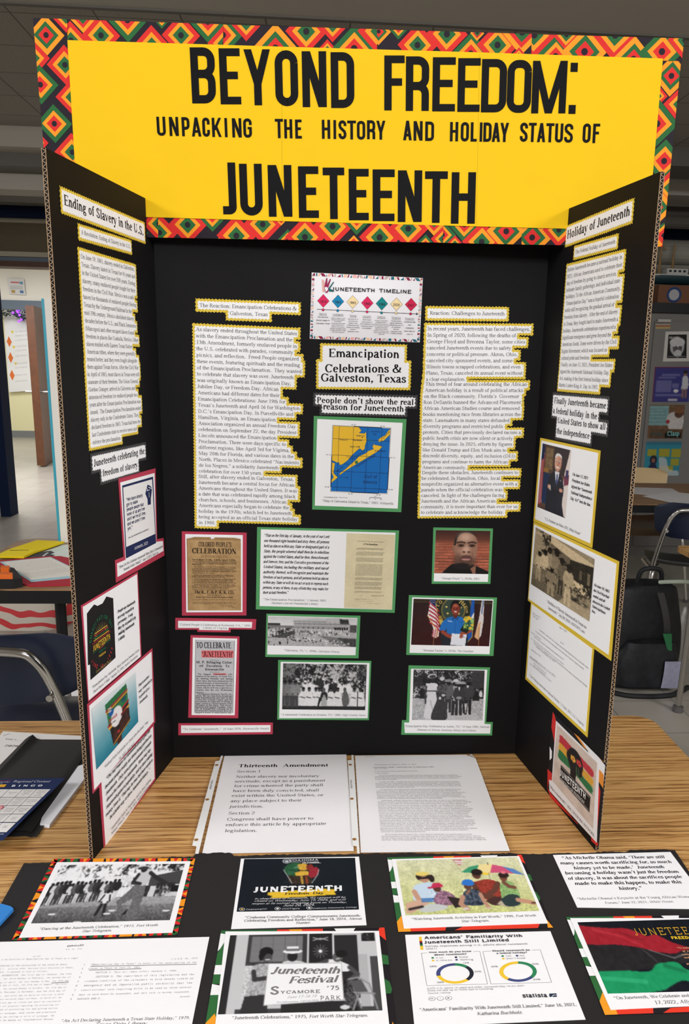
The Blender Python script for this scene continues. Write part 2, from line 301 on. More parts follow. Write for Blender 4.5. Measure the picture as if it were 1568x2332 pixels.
GL = {
 'A': (.722, [D(.11, 0, .36, .66, 't'), D(.35, .66, .6, 0), H(.2, .5, .22), FB(.1), FB(.61)]),
 'B': (.667, [V(.16, 0, .66), H(.06, .36, .645), A(.34, .5, .16, .145, -90, 90), H(.16, .36, .355), A(.37, .185, .2, .17, -90, 90), H(.06, .38, .015)]),
 'C': (.667, [A(.37, .33, .3, .33, 38, 322), D(.62, .45, .62, .66, 't')]),
 'D': (.722, [V(.16, 0, .66), H(.06, .36, .645), H(.06, .36, .015), A(.35, .33, .3, .315, -90, 90)]),
 'E': (.611, [V(.16, 0, .66), H(.06, .55, .645), H(.06, .56, .015), H(.16, .43, .34), D(.55, .52, .55, .66, 't'), D(.57, 0, .57, .15, 't'), D(.43, .26, .43, .42, 't')]),
 'F': (.556, [V(.16, 0, .66), H(.06, .52, .645), H(.16, .42, .34), D(.52, .52, .52, .66, 't'), D(.42, .26, .42, .42, 't'), FB(.17, .11)]),
 'G': (.722, [A(.37, .33, .31, .33, 40, 320), V(.59, .04, .28), F(.6, .29, .1), D(.62, .46, .62, .66, 't')]),
 'H': (.722, [V(.16, 0, .66), V(.56, 0, .66), H(.16, .56, .34), FB(.16), FT(.16), FB(.56), FT(.56)]),
 'I': (.333, [V(.166, 0, .66), FB(.166, .11), FT(.166, .11)]),
 'J': (.389, [V(.24, .13, .66), A(.14, .12, .1, .12, 180, 360), FT(.24, .11)]),
 'K': (.722, [V(.16, 0, .66), D(.18, .28, .56, .65, 't'), D(.28, .38, .6, 0), FB(.16), FT(.16), FT(.56), FB(.62)]),
 'L': (.611, [V(.16, 0, .66), H(.06, .56, .015), D(.57, 0, .57, .16, 't'), FT(.16, .1)]),
 'M': (.889, [V(.13, 0, .66, 't'), D(.15, .66, .43, .02), D(.43, .02, .71, .66, 't'), V(.74, 0, .66), FB(.13), FT(.1, .06), FB(.74), FT(.77, .06)]),
 'N': (.722, [V(.13, 0, .66, 't'), D(.12, .66, .58, 0), V(.58, 0, .66, 't'), FB(.13), FT(.1, .07), FT(.58)]),
 'O': (.722, [A(.36, .33, .31, .33)]),
 'P': (.556, [V(.16, 0, .66), H(.06, .32, .645), A(.31, .48, .19, .165, -90, 90), H(.16, .32, .32), FB(.16)]),
 'Q': (.722, [A(.36, .33, .31, .33), D(.36, .05, .62, -.14)]),
 'R': (.667, [V(.16, 0, .66), H(.06, .32, .645), A(.31, .49, .19, .155, -90, 90), H(.16, .32, .335), D(.31, .34, .58, 0), FB(.16), FB(.6, .07)]),
 'S': (.556, [Z((.44, .5), (.41, .6), (.28, .645), (.13, .57), (.13, .44), (.28, .34), (.44, .23), (.43, .08), (.27, .015), (.12, .08), (.08, .18))]),
 'T': (.611, [V(.305, 0, .66), H(.04, .57, .645), D(.04, .52, .04, .66, 't'), D(.57, .52, .57, .66, 't'), FB(.305, .11)]),
 'U': (.722, [V(.15, .2, .66), V(.57, .2, .66, 't'), A(.36, .21, .21, .2, 180, 360), FT(.15), FT(.57)]),
 'V': (.722, [D(.1, .66, .36, 0), D(.35, 0, .62, .66, 't'), FT(.1), FT(.62)]),
 'W': (.944, [D(.08, .66, .3, 0), D(.3, 0, .48, .6, 't'), D(.46, .66, .68, 0), D(.67, 0, .87, .66, 't'), FT(.08), FT(.46), FT(.87)]),
 'X': (.722, [D(.1, .66, .6, 0), D(.12, 0, .58, .66, 't'), FT(.11), FT(.58), FB(.12), FB(.6)]),
 'Y': (.722, [D(.1, .66, .36, .3), D(.36, .3, .62, .66, 't'), V(.36, 0, .31), FT(.1), FT(.62), FB(.36)]),
 'Z': (.611, [H(.05, .55, .645), D(.55, .66, .05, 0), H(.03, .56, .015), D(.56, 0, .56, .14, 't')]),
 'a': (.444, [Z((.08, .35), (.12, .42), (.21, .445), (.3, .39), (.31, .28)), V(.31, .05, .3), Z((.31, .28), (.15, .22), (.06, .12), (.12, .02), (.22, .03), (.31, .1)), Z((.31, .08), (.36, .01), (.43, .05))]),
 'b': (.5, [V(.1, 0, .68), A(.26, .225, .18, .215, -145, 145), FX(.1)]),
 'c': (.444, [A(.24, .225, .19, .215, 45, 315)]),
 'd': (.5, [V(.38, 0, .68), A(.24, .225, .19, .215, 35, 325), F(.44, .013, .04)]),
 'e': (.444, [A(.23, .225, .19, .215, 5, 318), H(.06, .4, .255)]),
 'f': (.333, [V(.14, 0, .54), A(.26, .54, .12, .125, 50, 180), H(.03, .28, .435), FB(.14)]),
 'g': (.5, [A(.23, .31, .15, .13), A(.25, -.09, .2, .105), Z((.14, .2), (.09, .11), (.15, .05), (.38, .02)), H(.33, .47, .42)]),
 'h': (.5, [V(.11, 0, .68), A(.25, .28, .14, .155, 0, 165), V(.39, 0, .29), FB(.11), FB(.39)]),
 'i': (.278, [V(.14, 0, .45), P(.14, .61), FB(.14), FX(.14)]),
 'j': (.278, [V(.17, -.1, .45), A(.07, -.1, .1, .1, 180, 360), P(.16, .61), FX(.17)]),
 'k': (.5, [V(.11, 0, .68), D(.12, .18, .41, .44, 't'), D(.21, .28, .43, 0), FB(.11), F(.39, .437, .07), FB(.44, .07)]),
 'l': (.278, [V(.14, 0, .68), FB(.14), F(.1, .667, .04)]),
 'm': (.778, [V(.11, 0, .45), A(.25, .28, .14, .155, 0, 160), V(.39, 0, .29), A(.53, .28, .14, .155, 0, 160), V(.67, 0, .29), FB(.11), FB(.39), FB(.67), FX(.11)]),
 'n': (.5, [V(.11, 0, .45), A(.25, .28, .14, .155, 0, 160), V(.39, 0, .29), FB(.11), FB(.39), FX(.11)]),
 'o': (.5, [A(.25, .225, .2, .215)]),
 'p': (.5, [V(.11, -.21, .45), A(.26, .225, .19, .215, -145, 145), F(.11, -.2, .08), FX(.11)]),
 'q': (.5, [V(.38, -.21, .45), A(.24, .225, .19, .215, 35, 325), F(.38, -.2, .08)]),
 'r': (.333, [V(.11, 0, .45), A(.23, .29, .12, .14, 55, 165), P(.3, .39), FB(.12), FX(.11)]),
 's': (.389, [Z((.32, .33), (.28, .42), (.18, .44), (.08, .37), (.1, .29), (.2, .24), (.31, .17), (.31, .07), (.2, .012), (.08, .05), (.05, .14))]),
 't': (.278, [V(.13, .06, .57), H(.02, .26, .435), A(.2, .08, .07, .07, 180, 310)]),
 'u': (.5, [V(.1, .13, .45), A(.24, .15, .14, .135, 180, 345), V(.38, 0, .45), F(.43, .013, .05), FX(.1), FX(.38)]),
 'v': (.5, [D(.07, .45, .25, 0), D(.24, 0, .43, .45, 't'), F(.07, .437, .07), F(.43, .437, .06)]),
 'w': (.722, [D(.06, .45, .21, 0), D(.2, 0, .36, .44, 't'), D(.34, .45, .49, 0), D(.48, 0, .65, .45, 't'), F(.06, .437, .07), F(.34, .437, .05), F(.65, .437, .06)]),
 'x': (.5, [D(.07, .45, .43, 0), D(.07, 0, .42, .45, 't'), F(.07, .437, .07), F(.42, .437, .06), FB(.08, .07), FB(.43, .07)]),
 'y': (.5, [D(.07, .45, .26, .02), D(.17, -.2, .43, .45, 't'), P(.1, -.17), F(.07, .437, .07), F(.43, .437, .06)]),
 'z': (.444, [H(.04, .38, .435), D(.38, .45, .05, 0), H(.03, .4, .015)]),
 '0': (.5, [A(.25, .33, .19, .32)]), '1': (.5, [V(.27, 0, .66), D(.13, .55, .27, .66, 't'), FB(.27, .12)]),
 '2': (.5, [Z((.06, .5), (.12, .62), (.24, .65), (.38, .57), (.37, .42), (.2, .19), (.05, .03)), H(.04, .44, .03)]),
 '3': (.5, [Z((.07, .55), (.2, .65), (.36, .57), (.33, .41), (.2, .35)), Z((.2, .35), (.38, .3), (.41, .15), (.28, .02), (.06, .05))]),
 '4': (.5, [V(.33, 0, .66), H(.03, .46, .18), D(.04, .18, .33, .65, 't')]),
 '5': (.5, [H(.14, .42, .62), D(.1, .36, .15, .63, 't'), Z((.1, .36), (.25, .42), (.4, .32), (.4, .13), (.25, .01), (.06, .05))]),
 '6': (.5, _six), '7': (.5, [H(.05, .46, .62), D(.45, .63, .2, 0)]),
 '8': (.5, [A(.25, .49, .15, .155), A(.25, .17, .19, .165)]),
 '9': (.5, [A(.25, .46, .18, .19), Z((.09, .01), (.3, .14), (.41, .34), (.425, .46))]),
 '.': (.25, [P(.12, .05)]), ',': (.25, [P(.12, .05), D(.06, -.13, .15, .04, 't')]), ':': (.278, [P(.13, .05), P(.13, .4)]), ';': (.278, [P(.13, .4), P(.13, .05), D(.07, -.13, .16, .04, 't')]),
 '’': (.333, [P(.16, .6), D(.1, .44, .19, .6, 't')]), '‘': (.333, [P(.16, .5), D(.12, .5, .2, .65, 't')]), "'": (.2, [D(.1, .44, .1, .66, 't')]),
 '“': (.444, [P(.12, .5), D(.08, .5, .16, .65, 't'), P(.3, .5), D(.26, .5, .34, .65, 't')]),
 '”': (.444, [P(.13, .6), D(.07, .44, .16, .6, 't'), P(.31, .6), D(.25, .44, .34, .6, 't')]),
 '(': (.333, [A(.32, .24, .24, .44, 120, 240)]), ')': (.333, [A(.01, .24, .24, .44, -60, 60)]),
 '-': (.333, [H(.04, .28, .22)]), '—': (1., [H(.0, 1., .22)]), '_': (.5, [H(0, .5, -.05)]), '/': (.278, [D(0, 0, .27, .68, 't')]),
 '?': (.444, [Z((.06, .53), (.14, .64), (.28, .64), (.36, .52), (.24, .35), (.21, .2)), P(.21, .05)]), '!': (.333, [V(.16, .2, .68), P(.16, .05)]),
 '%': (.833, [A(.2, .48, .13, .16), A(.62, .17, .13, .16), D(.2, -.02, .62, .68, 't')]), '#': (.5, [D(.1, 0, .22, .66, 't'), D(.28, 0, .4, .66, 't'), H(.03, .47, .42), H(.03, .45, .24)]),
 '&': (.778, [Z((.68, .35), (.6, .18), (.45, .04), (.25, .0), (.08, .1), (.1, .26), (.28, .38), (.42, .5), (.38, .63), (.27, .64), (.22, .53), (.3, .36), (.5, .12), (.72, .02)), H(.55, .74, .39)]),
 '$': (.5, [Z((.42, .48), (.36, .58), (.25, .61), (.12, .54), (.14, .4), (.36, .28), (.4, .14), (.26, .05), (.08, .12)), D(.25, -.04, .25, .7, 't')]),
 ' ': (.25, []), '=': (.5, [H(.05, .45, .3), H(.05, .45, .15)]), '@': (.9, [A(.45, .25, .38, .4, 30, 330), A(.45, .25, .16, .2), V(.62, .08, .45)]),
}
#        thick  thin  serif slant  x-height  tracking  mono
FONTS = {'times': (.088, .042, 1, 0, .45, 0, 0), 'timesi': (.08, .04, .5, .24, .45, -.01, 0),
         'bold': (.145, .055, 1, 0, .46, .035, 0), 'sans': (.085, .078, 0, 0, .52, .03, 0), 'sansb': (.14, .12, 0, 0, .52, .05, 0),
         'black': (.2, .15, 0, 0, .52, .08, 0), 'script': (.15, .06, 0, .3, .47, -.02, 0), 'lob': (.15, .055, .6, .1, .46, .0, 0), 'hand': (.07, .045, 0, .35, .4, 0, 0),
         'mono': (.07, .06, 1, .1, .45, 0, .6), 'slab': (.15, .085, 1, 0, .46, .03, 0), 'didone': (.17, .05, 1, 0, .46, .0, 0), 'thinsans': (.05, .05, 0, 0, .5, .12, 0), 'light': (.07, .06, 0, 0, .5, .04, 0)}
def strip(pts, hw):
    pts = np.array(pts, float); n = len(pts); d = np.gradient(pts, axis=0); d /= np.linalg.norm(d, axis=1, keepdims=True) + 1e-12
    nr = np.c_[-d[:, 1], d[:, 0]]; h = np.array([hw(t) for t in d])[:, None]
    v = np.empty((2 * n, 2)); v[0::2] = pts - nr * h; v[1::2] = pts + nr * h
    return v, [(2 * i, 2 * i + 2, 2 * i + 3, 2 * i + 1) for i in range(n - 1)]
def strokes(prims, T, t, ser, fine=10):
    vs, fs, zs_ = [], [], []; b = 0
    def put(v, f):
        nonlocal b
        vs.append(np.asarray(v, float)); zs_.append(np.full(len(v), (len(zs_) % 9) * 5e-6)); fs.extend(tuple(i + b for i in q) for q in f); b += len(v)
    def quad(x0, x1, y0, y1): put([(x0, y0), (x1, y0), (x1, y1), (x0, y1)], [(0, 1, 2, 3)])
    hw = lambda d: (t + (T - t) * abs(d[1]) ** 1.3) / 2
    for p in prims:
        k = p[0]
        if k == 'V': w = T if p[4] == 'T' else t; quad(p[1] - w / 2, p[1] + w / 2, p[2], p[3])
        elif k == 'H': quad(p[1], p[2], p[3] - t / 2, p[3] + t / 2)
        elif k == 'D':
            x0, y0, x1, y1 = p[1:5]; w = T if p[5] == 'T' else t
            if y0 > y1: x0, y0, x1, y1 = x1, y1, x0, y0
            L = math.hypot(x1 - x0, y1 - y0); h = w / 2 * L / max(abs(y1 - y0), .35 * L)
            put([(x0 - h, y0), (x0 + h, y0), (x1 + h, y1), (x1 - h, y1)], [(0, 1, 2, 3)])
        elif k == 'A':
            cx, cy, rx, ry, a0, a1 = p[1:]; n = max(4, int(abs(a1 - a0) / 360 * fine * 2))
            th = np.radians(np.linspace(a0, a1, n + 1)); put(*strip(np.c_[cx + (rx - T / 4) * np.cos(th), cy + (ry - t / 4) * np.sin(th)], hw))
        elif k == 'S': put(*strip(cat(p[1], 4), lambda d: max(hw(d), (T * .55 + t * .45) / 2 if abs(d[0]) > .5 and d[0] * d[1] != 0 and abs(d[1]) > .35 else 0)))
        elif k == 'P':
            r = max(T * .62, .06) * (1 if ser else .95); put(circ((p[1], p[2]), r, 8), [tuple(range(8))])
        elif k == 'F' and ser: quad(p[1] - p[3] * ser, p[1] + p[3] * ser, p[2] - t / 2, p[2] + t / 2)
    if not vs: return np.zeros((0, 2)), [], np.zeros(0)
    return np.vstack(vs), fs, np.concatenate(zs_)
GC = {}
def glyph(ch, font):
    k = (ch, font)
    if k not in GC:
        T, t, ser, sl, xh, tr, mono = FONTS[font]
        adv, pr = GL.get(ch, GL['?'])
        v, f, z = strokes(pr, T, t, ser, 9)
        if len(v):
            y = v[:, 1]; r = xh / .45
            y2 = np.where(y < 0, y, np.where(y < .45, y * r, xh + (y - .45) * (.69 - xh) / .24)) if ch.islower() else y
            v = np.c_[v[:, 0] + sl * y2, y2]
        a2 = adv + tr
        if mono:
            s_ = min(1.0, .56 / adv) if adv > .56 else 1.0
            if len(v): v[:, 0] = v[:, 0] * s_ + (.6 - adv * s_) / 2
            a2 = .6
        GC[k] = (v, f, a2, z)
    return GC[k]
ITAL = {'times': 'timesi'}
def layout(txt, font):                         # -> list of (glyph, x), width; *...* toggles italics
    x, out, f = 0., [], font
    for ch in txt:
        if ch == '*': f = ITAL.get(font, font) if f == font else font; continue
        g = glyph(ch, f); out.append((g, x)); x += g[2]
    return out, max(x, 1e-6)
def put_line(fl, txt, a, b, font, col, asp=1.0, em=None, fit=True, sp=None):
    """Set txt on the baseline a -> b (plane metres); letter height follows from the width unless em is given."""
    a, b = vec(*a), vec(*b); lay, w = layout(txt, font); L = np.linalg.norm(b - a); d = (b - a) / L; n = vec(-d[1], d[0])
    sx = L / w if fit else em; sy = (em or sx) * asp
    for (v, f, _, z), x in lay:
        if len(v): fl.raw(a + np.outer((v[:, 0] + x) * sx, d) + np.outer(v[:, 1] * sy, n), f, col, z=z)
    return sx
# ---------------------------------------------------------------- printed pictures: a fine grid of coloured ink
class Pic:
    def __init__(s, w, h, bg=(128, 128, 128)):
        s.w, s.h = w, h; s.a = np.empty((h, w, 3)); s.a[:] = bg
        s.X, s.Y = np.meshgrid((np.arange(w) + .5) / w, (np.arange(h) + .5) / h); s.r = np.random.default_rng(w * 31 + h)
    def mix(s, m, col): s.a += (np.asarray(col, float) - s.a) * np.clip(m, 0, 1)[..., None]; return s
    def ell(s, cx, cy, rx, ry, col, rot=0, soft=.12, al=1):
        c, n = math.cos(math.radians(rot)), math.sin(math.radians(rot)); k = s.h / s.w
        dx, dy = s.X - cx, (s.Y - cy) * k
        d = np.hypot((dx * c + dy * n) / rx, (-dx * n + dy * c) / (ry * k)); return s.mix(np.clip((1 - d) / soft + .5, 0, 1) * al, col)
    def mask(s, pts):
        m = np.zeros((s.h, s.w), bool); n = len(pts)
        for i in range(n):
            (x0, y0), (x1, y1) = pts[i], pts[(i + 1) % n]
            if y0 == y1: continue
            c = (s.Y >= min(y0, y1)) & (s.Y < max(y0, y1)); m ^= c & (s.X < x0 + (s.Y - y0) * (x1 - x0) / (y1 - y0))
        return m
    def poly(s, pts, col, al=1): return s.mix(s.mask(pts) * al, col)
    def curve(s, pts, col, al=1): p = cat(list(pts) + [pts[0]], 6); return s.poly([tuple(q) for q in p], col, al)
    def rect(s, x0, y0, x1, y1, col, al=1): return s.mix(((s.X >= x0) & (s.X < x1) & (s.Y >= y0) & (s.Y < y1)) * al, col)
    def line(s, pts, w, col, al=1):
        k = s.h / s.w
        for (x0, y0), (x1, y1) in zip(pts[:-1], pts[1:]):
            dx, dy = x1 - x0, (y1 - y0) * k; L = dx * dx + dy * dy + 1e-12
            t = np.clip(((s.X - x0) * dx + (s.Y - y0) * k * dy) / L, 0, 1)
            d = np.hypot(s.X - x0 - t * dx, (s.Y - y0) * k - t * dy); s.mix(np.clip((w / 2 - d) * s.w + .5, 0, 1) * al, col)
        return s
    def grad(s, x0, y0, x1, y1, c0, c1):
        m = (s.X >= x0) & (s.X < x1) & (s.Y >= y0) & (s.Y < y1); t = np.clip((s.Y - y0) / (y1 - y0), 0, 1)[..., None]
        s.a = np.where(m[..., None], np.asarray(c0, float) * (1 - t) + np.asarray(c1, float) * t, s.a); return s
    def field(s, size):                        # smooth random field, -1..1
        n, m = int(s.h / size) + 3, int(s.w / size) + 3; g = s.r.uniform(-1, 1, (n, m))
        y, x = np.mgrid[0:s.h, 0:s.w] / size; i, j = y.astype(int), x.astype(int); u, v = y - i, x - j
        return (g[i, j] * (1 - u) + g[i + 1, j] * u) * (1 - v) + (g[i, j + 1] * (1 - u) + g[i + 1, j + 1] * u) * v
    def noise(s, m, amp, size=3, tint=(1, 1, 1)):
        if isinstance(m, tuple): x0, y0, x1, y1 = m; m = (s.X >= x0) & (s.X < x1) & (s.Y >= y0) & (s.Y < y1)
        s.a += (s.field(size) * m)[..., None] * amp * np.asarray(tint); return s
    def leaf(s, box, dark, light, size=3, thr=0):   # dappled foliage
        x0, y0, x1, y1 = box; m = (s.X >= x0) & (s.X < x1) & (s.Y >= y0) & (s.Y < y1)
        f = s.field(size) * .6 + s.field(size * 2.3) * .5 + s.field(size * 7) * .5
        return s.mix(m * np.clip((f - thr) * 2.2 + .5, 0, 1), light).mix(m * np.clip((-f + thr) * 1.6, 0, 1), dark)
    def man(s, x, foot, h, top, legs, skin, hat=None, w=.09, lean=0, dress=False):
        k = s.w / s.h; hd = h * .085; hx = x + lean
        if dress: s.curve([(x - w * .32, foot - h * .84), (x + w * .32, foot - h * .84), (x + w * .26, foot - h * .55), (x + w * .62, foot), (x - w * .62, foot), (x - w * .26, foot - h * .55)], top)
        else:
            s.poly([(x - w * .34, foot - h * .52), (x + w * .34, foot - h * .52), (x + w * .38, foot), (x + w * .1, foot), (x, foot - h * .4), (x - w * .1, foot), (x - w * .38, foot)], legs)
            s.curve([(x - w * .42, foot - h * .82), (x, foot - h * .86), (x + w * .42, foot - h * .82), (x + w * .4, foot - h * .46), (x - w * .4, foot - h * .46)], top)
        s.line([(x - w * .42, foot - h * .8), (x - w * .56, foot - h * .6), (x - w * .3, foot - h * .48)], w * .2, top)
        s.line([(x + w * .42, foot - h * .8), (x + w * .56, foot - h * .6), (x + w * .3, foot - h * .48)], w * .2, top)
        s.ell(x - w * .3, foot - h * .48, w * .1, w * .1 * k, skin); s.ell(x + w * .3, foot - h * .48, w * .1, w * .1 * k, skin)
        s.ell(hx, foot - h * .91, hd / k * .85, hd, skin)
        s.ell(hx, foot - h * .95, hd / k * .85, hd * .55, (28, 26, 26))
        if hat: s.ell(hx, foot - h * .965, hd / k * 1.7, hd * .3, hat); s.ell(hx, foot - h * .99, hd / k * .85, hd * .5, hat)
        return s
    def face(s, cx, cy, rx, ry, skin, hair, dark, lip=(150, 80, 75)):
        s.ell(cx, cy, rx, ry, skin, soft=.2); s.ell(cx + rx * .35, cy + ry * .1, rx * .6, ry * .85, dark, soft=.9, al=.45)
        for q in (-1, 1):
            s.ell(cx + q * rx * .38, cy - ry * .12, rx * .2, ry * .07, (240, 235, 230)); s.ell(cx + q * rx * .38, cy - ry * .12, rx * .1, ry * .075, (25, 18, 15))
            s.line([(cx + q * rx * .18, cy - ry * .27), (cx + q * rx * .6, cy - ry * .27)], rx * .12, hair)
        s.ell(cx, cy + ry * .18, rx * .2, ry * .12, dark, soft=.6); s.ell(cx, cy + ry * .5, rx * .34, ry * .09, lip)
        s.line([(cx - rx * .33, cy + ry * .49), (cx + rx * .33, cy + ry * .49)], rx * .05, dark); return s
    def blur(s, n=1):
        for _ in range(n):
            p = np.pad(s.a, ((1, 1), (1, 1), (0, 0)), 'edge'); s.a = (p[:-2, 1:-1] + p[2:, 1:-1] + p[1:-1, :-2] + p[1:-1, 2:] + 2 * s.a) / 6
        return s
    def gray(s, tint=(1, 1, 1)): g = s.a @ vec(.3, .59, .11); s.a = g[..., None] * np.asarray(tint); return s
class Card:                                    # a sheet stuck to, or lying on, one of the planes
    def __init__(s, name, label, cat, plane, ref, group=None, n=.0004):
        s.pl, s.n = plane, n; p = plane.ats(ref) if not isinstance(ref, np.ndarray) else ref
        s.o = vec(p[:, 0].mean(), p[:, 1].min()); s.root = empty(name, plane.mat(s.o), label, cat, group)
    def uv(s, pts): return s.pl.ats(pts) if not isinstance(pts, np.ndarray) else pts
    def paper(s, name, pts, col, th=.00035, label=None, m=None):
        o = Flat(s.o).slab(s.uv(pts), col, s.n - .0002, s.n + th).out(name, s.root, m, label); s.n += th + .0001; return o
    def flat(s): f = Flat(s.o, s.n); return f
    def done(s, f, name, label=None, m=None):
        o = f.out(name, s.root, m, label); s.n = max(s.n, f.n) + .00008; return o
    def photo(s, q, pic, name='photo_print', label=None, parent=None):
        q = s.uv(q) - s.o; a = lin(np.clip(pic.a, 0, 255)); h, w = a.shape[:2]
        x, y = np.meshgrid(np.linspace(0, 1, w), np.linspace(0, 1, h)); x, y = x[..., None], y[..., None]
        P = (q[0] * (1 - x) + q[1] * x) * (1 - y) + (q[3] * (1 - x) + q[2] * x) * y
        v = np.c_[P.reshape(-1, 2), np.full(w * h, s.n)]; i = (np.arange(h - 1)[:, None] * w + np.arange(w - 1)).ravel()
        me = bpy.data.meshes.new(name); me.from_pydata(v.tolist(), [], np.c_[i, i + w, i + w + 1, i + 1].tolist()); me.materials.append(GLOSS)
        c = me.color_attributes.new('Col', 'FLOAT_COLOR', 'POINT'); c.data.foreach_set('color', np.c_[a.reshape(-1, 3), np.ones(w * h)].astype('f4').ravel())
        o = bpy.data.objects.new(name, me); COL.objects.link(o); o.parent = s.root; s.n += .0001
        if label: o['label'] = label
        return o
    def lines(s, rows, font, col=(22, 20, 22), name='lettering', fl=None, asp=1.0, label=None):
        f = fl or s.flat()
        for t, x0, y0, x1, y1 in rows: put_line(f, t, s.pl.at(x0, y0), s.pl.at(x1, y1), font, col, asp)
        if fl is None: s.done(f, name, label)
        return f
    def para(s, txt, refs, font, col=(40, 38, 42), align='l', fl=None, draw=True, asp=1.0, name='lettering', label=None):
        """refs: (line index, x0, y0, x1, y1) pixel ends of baselines; the lines between are spaced evenly."""
        R = []
        for i, x0, y0, x1, y1 in refs:
            a, b = s.pl.at(x0, y0), s.pl.at(x1, y1); w = layout(txt[i], font)[1]
            R.append((i, a if align != 'c' else (a + b) / 2, (b - a) / w, b - a))
        out = []; f = fl or s.flat()
        for i, t in enumerate(txt):
            k = 0
            while k < len(R) - 2 and i > R[k + 1][0]: k += 1
            if len(R) == 1: an, sc, ln = R[0][1:]
            else:
                A_, B_ = R[k], R[k + 1]; u = (i - A_[0]) / (B_[0] - A_[0]); an, sc, ln = [A_[j] * (1 - u) + B_[j] * u for j in (1, 2, 3)]
            w = layout(t, font)[1]
            if align == 'j' and i < len(txt) - 1: a, b = an, an + ln
            else: a = an - sc * w / 2 if align == 'c' else an; b = a + sc * w
            out.append((a, b, np.linalg.norm(b - a) / w))
            if draw: put_line(f, t, a, b, font, col, asp, em=np.linalg.norm(sc))
        if fl is None and draw: s.done(f, name, label)
        return out
def outline(rows, m, m0, thr=.004, pitch=.0052, amp=.0008, pink=True):
    """Cut line round a ragged block of text lines, m outside it, snipped with pinking scissors."""
    d = sum((b - a) for a, b, _ in rows); d /= np.linalg.norm(d); n = vec(-d[1], d[0]); em = np.mean([r[2] for r in rows])
    Lf = [min(a @ d, b @ d) for a, b, _ in rows]; Rt = [max(a @ d, b @ d) for a, b, _ in rows]; t = [-(a @ n + b @ n) / 2 for a, b, _ in rows]
    for arr, sg in ((Rt, 1), (Lf, -1)):        # lines that end nearly level are cut in one go
        for i in range(1, len(arr)):
            if abs(arr[i] - arr[i - 1]) < thr: arr[i] = arr[i - 1] = sg * max(sg * arr[i], sg * arr[i - 1])
    ex = m - m0; k = len(rows); top = t[0] - .74 * em - m; bot = t[-1] + .26 * em + m
    mid = [(t[i] + t[i + 1]) / 2 - .22 * em for i in range(k - 1)]
    right, left = [], []
    for i in range(k):
        y0 = top if i == 0 else mid[i - 1] + (ex if Rt[i] < Rt[i - 1] else -ex); y1 = bot if i == k - 1 else mid[i] + (ex if Rt[i + 1] < Rt[i] else -ex)
        right += [(Rt[i] + m, y0), (Rt[i] + m, max(y1, y0 + .0008))]
        y0 = top if i == 0 else mid[i - 1] + (ex if Lf[i] > Lf[i - 1] else -ex); y1 = bot if i == k - 1 else mid[i] + (ex if Lf[i + 1] > Lf[i] else -ex)
        left += [(Lf[i] - m, y0), (Lf[i] - m, max(y1, y0 + .0008))]
    pts = [vec(*p) for p in right + left[::-1]]; clean = []
    for p in pts:
        if not clean or np.linalg.norm(p - clean[-1]) > 1e-5: clean.append(p)
    if pink:
        zz = []; q = 0
        for i in range(len(clean)):
            a, b = clean[i], clean[(i + 1) % len(clean)]; L = np.linalg.norm(b - a); e = (b - a) / L; nn = vec(e[1], -e[0]); c = max(1, round(L / (pitch / 2)))
            for j in range(c):
                zz.append(a + (b - a) * j / c + nn * (amp if q % 2 == 0 else -amp) + (rng.uniform(-.0002, .0002, 2))); q += 1
        clean = zz
    return np.array([p[0] * d - p[1] * n for p in clean])
YEL, WHT, RED, GRN, CHAR = (226, 196, 66), (246, 246, 246), (186, 62, 84), (86, 158, 98), (66, 66, 66)
def panel(name, label, plane, blocks, font='times', edge=YEL, m=.0016, wide=.0036, col=(40, 38, 42), thr=.004, cat_='text panel', pitch=.0052, group=None):
    """A text cut out with pinking scissors and glued on a coloured paper cut the same way. blocks: (lines, refs, align)."""
    c = Card(name, label, cat_, plane, [(blocks[0][1][0][1], blocks[0][1][0][2])], group)
    rows = [r for t, rf, al in blocks for r in c.para(t, rf, font, align=al, draw=False)]
    yl = outline(rows, m + wide, m, thr, pitch); wh = outline(rows, m, m, thr, pitch)
    c.o = vec(yl[:, 0].mean(), yl[:, 1].min()); c.root.matrix_world = plane.mat(c.o)
    c.paper('backing', yl, edge); c.paper('sheet', wh, WHT)
    f = c.flat()
    for t, rf, al in blocks: c.para(t, rf, font, col, al, f)
    c.done(f, 'lettering'); return c
def mounted(name, label, cat_, plane, back, sheet, edge, group=None):
    c = Card(name, label, cat_, plane, back, group); c.paper('backing', back, edge); c.paper('sheet', sheet, WHT); return c
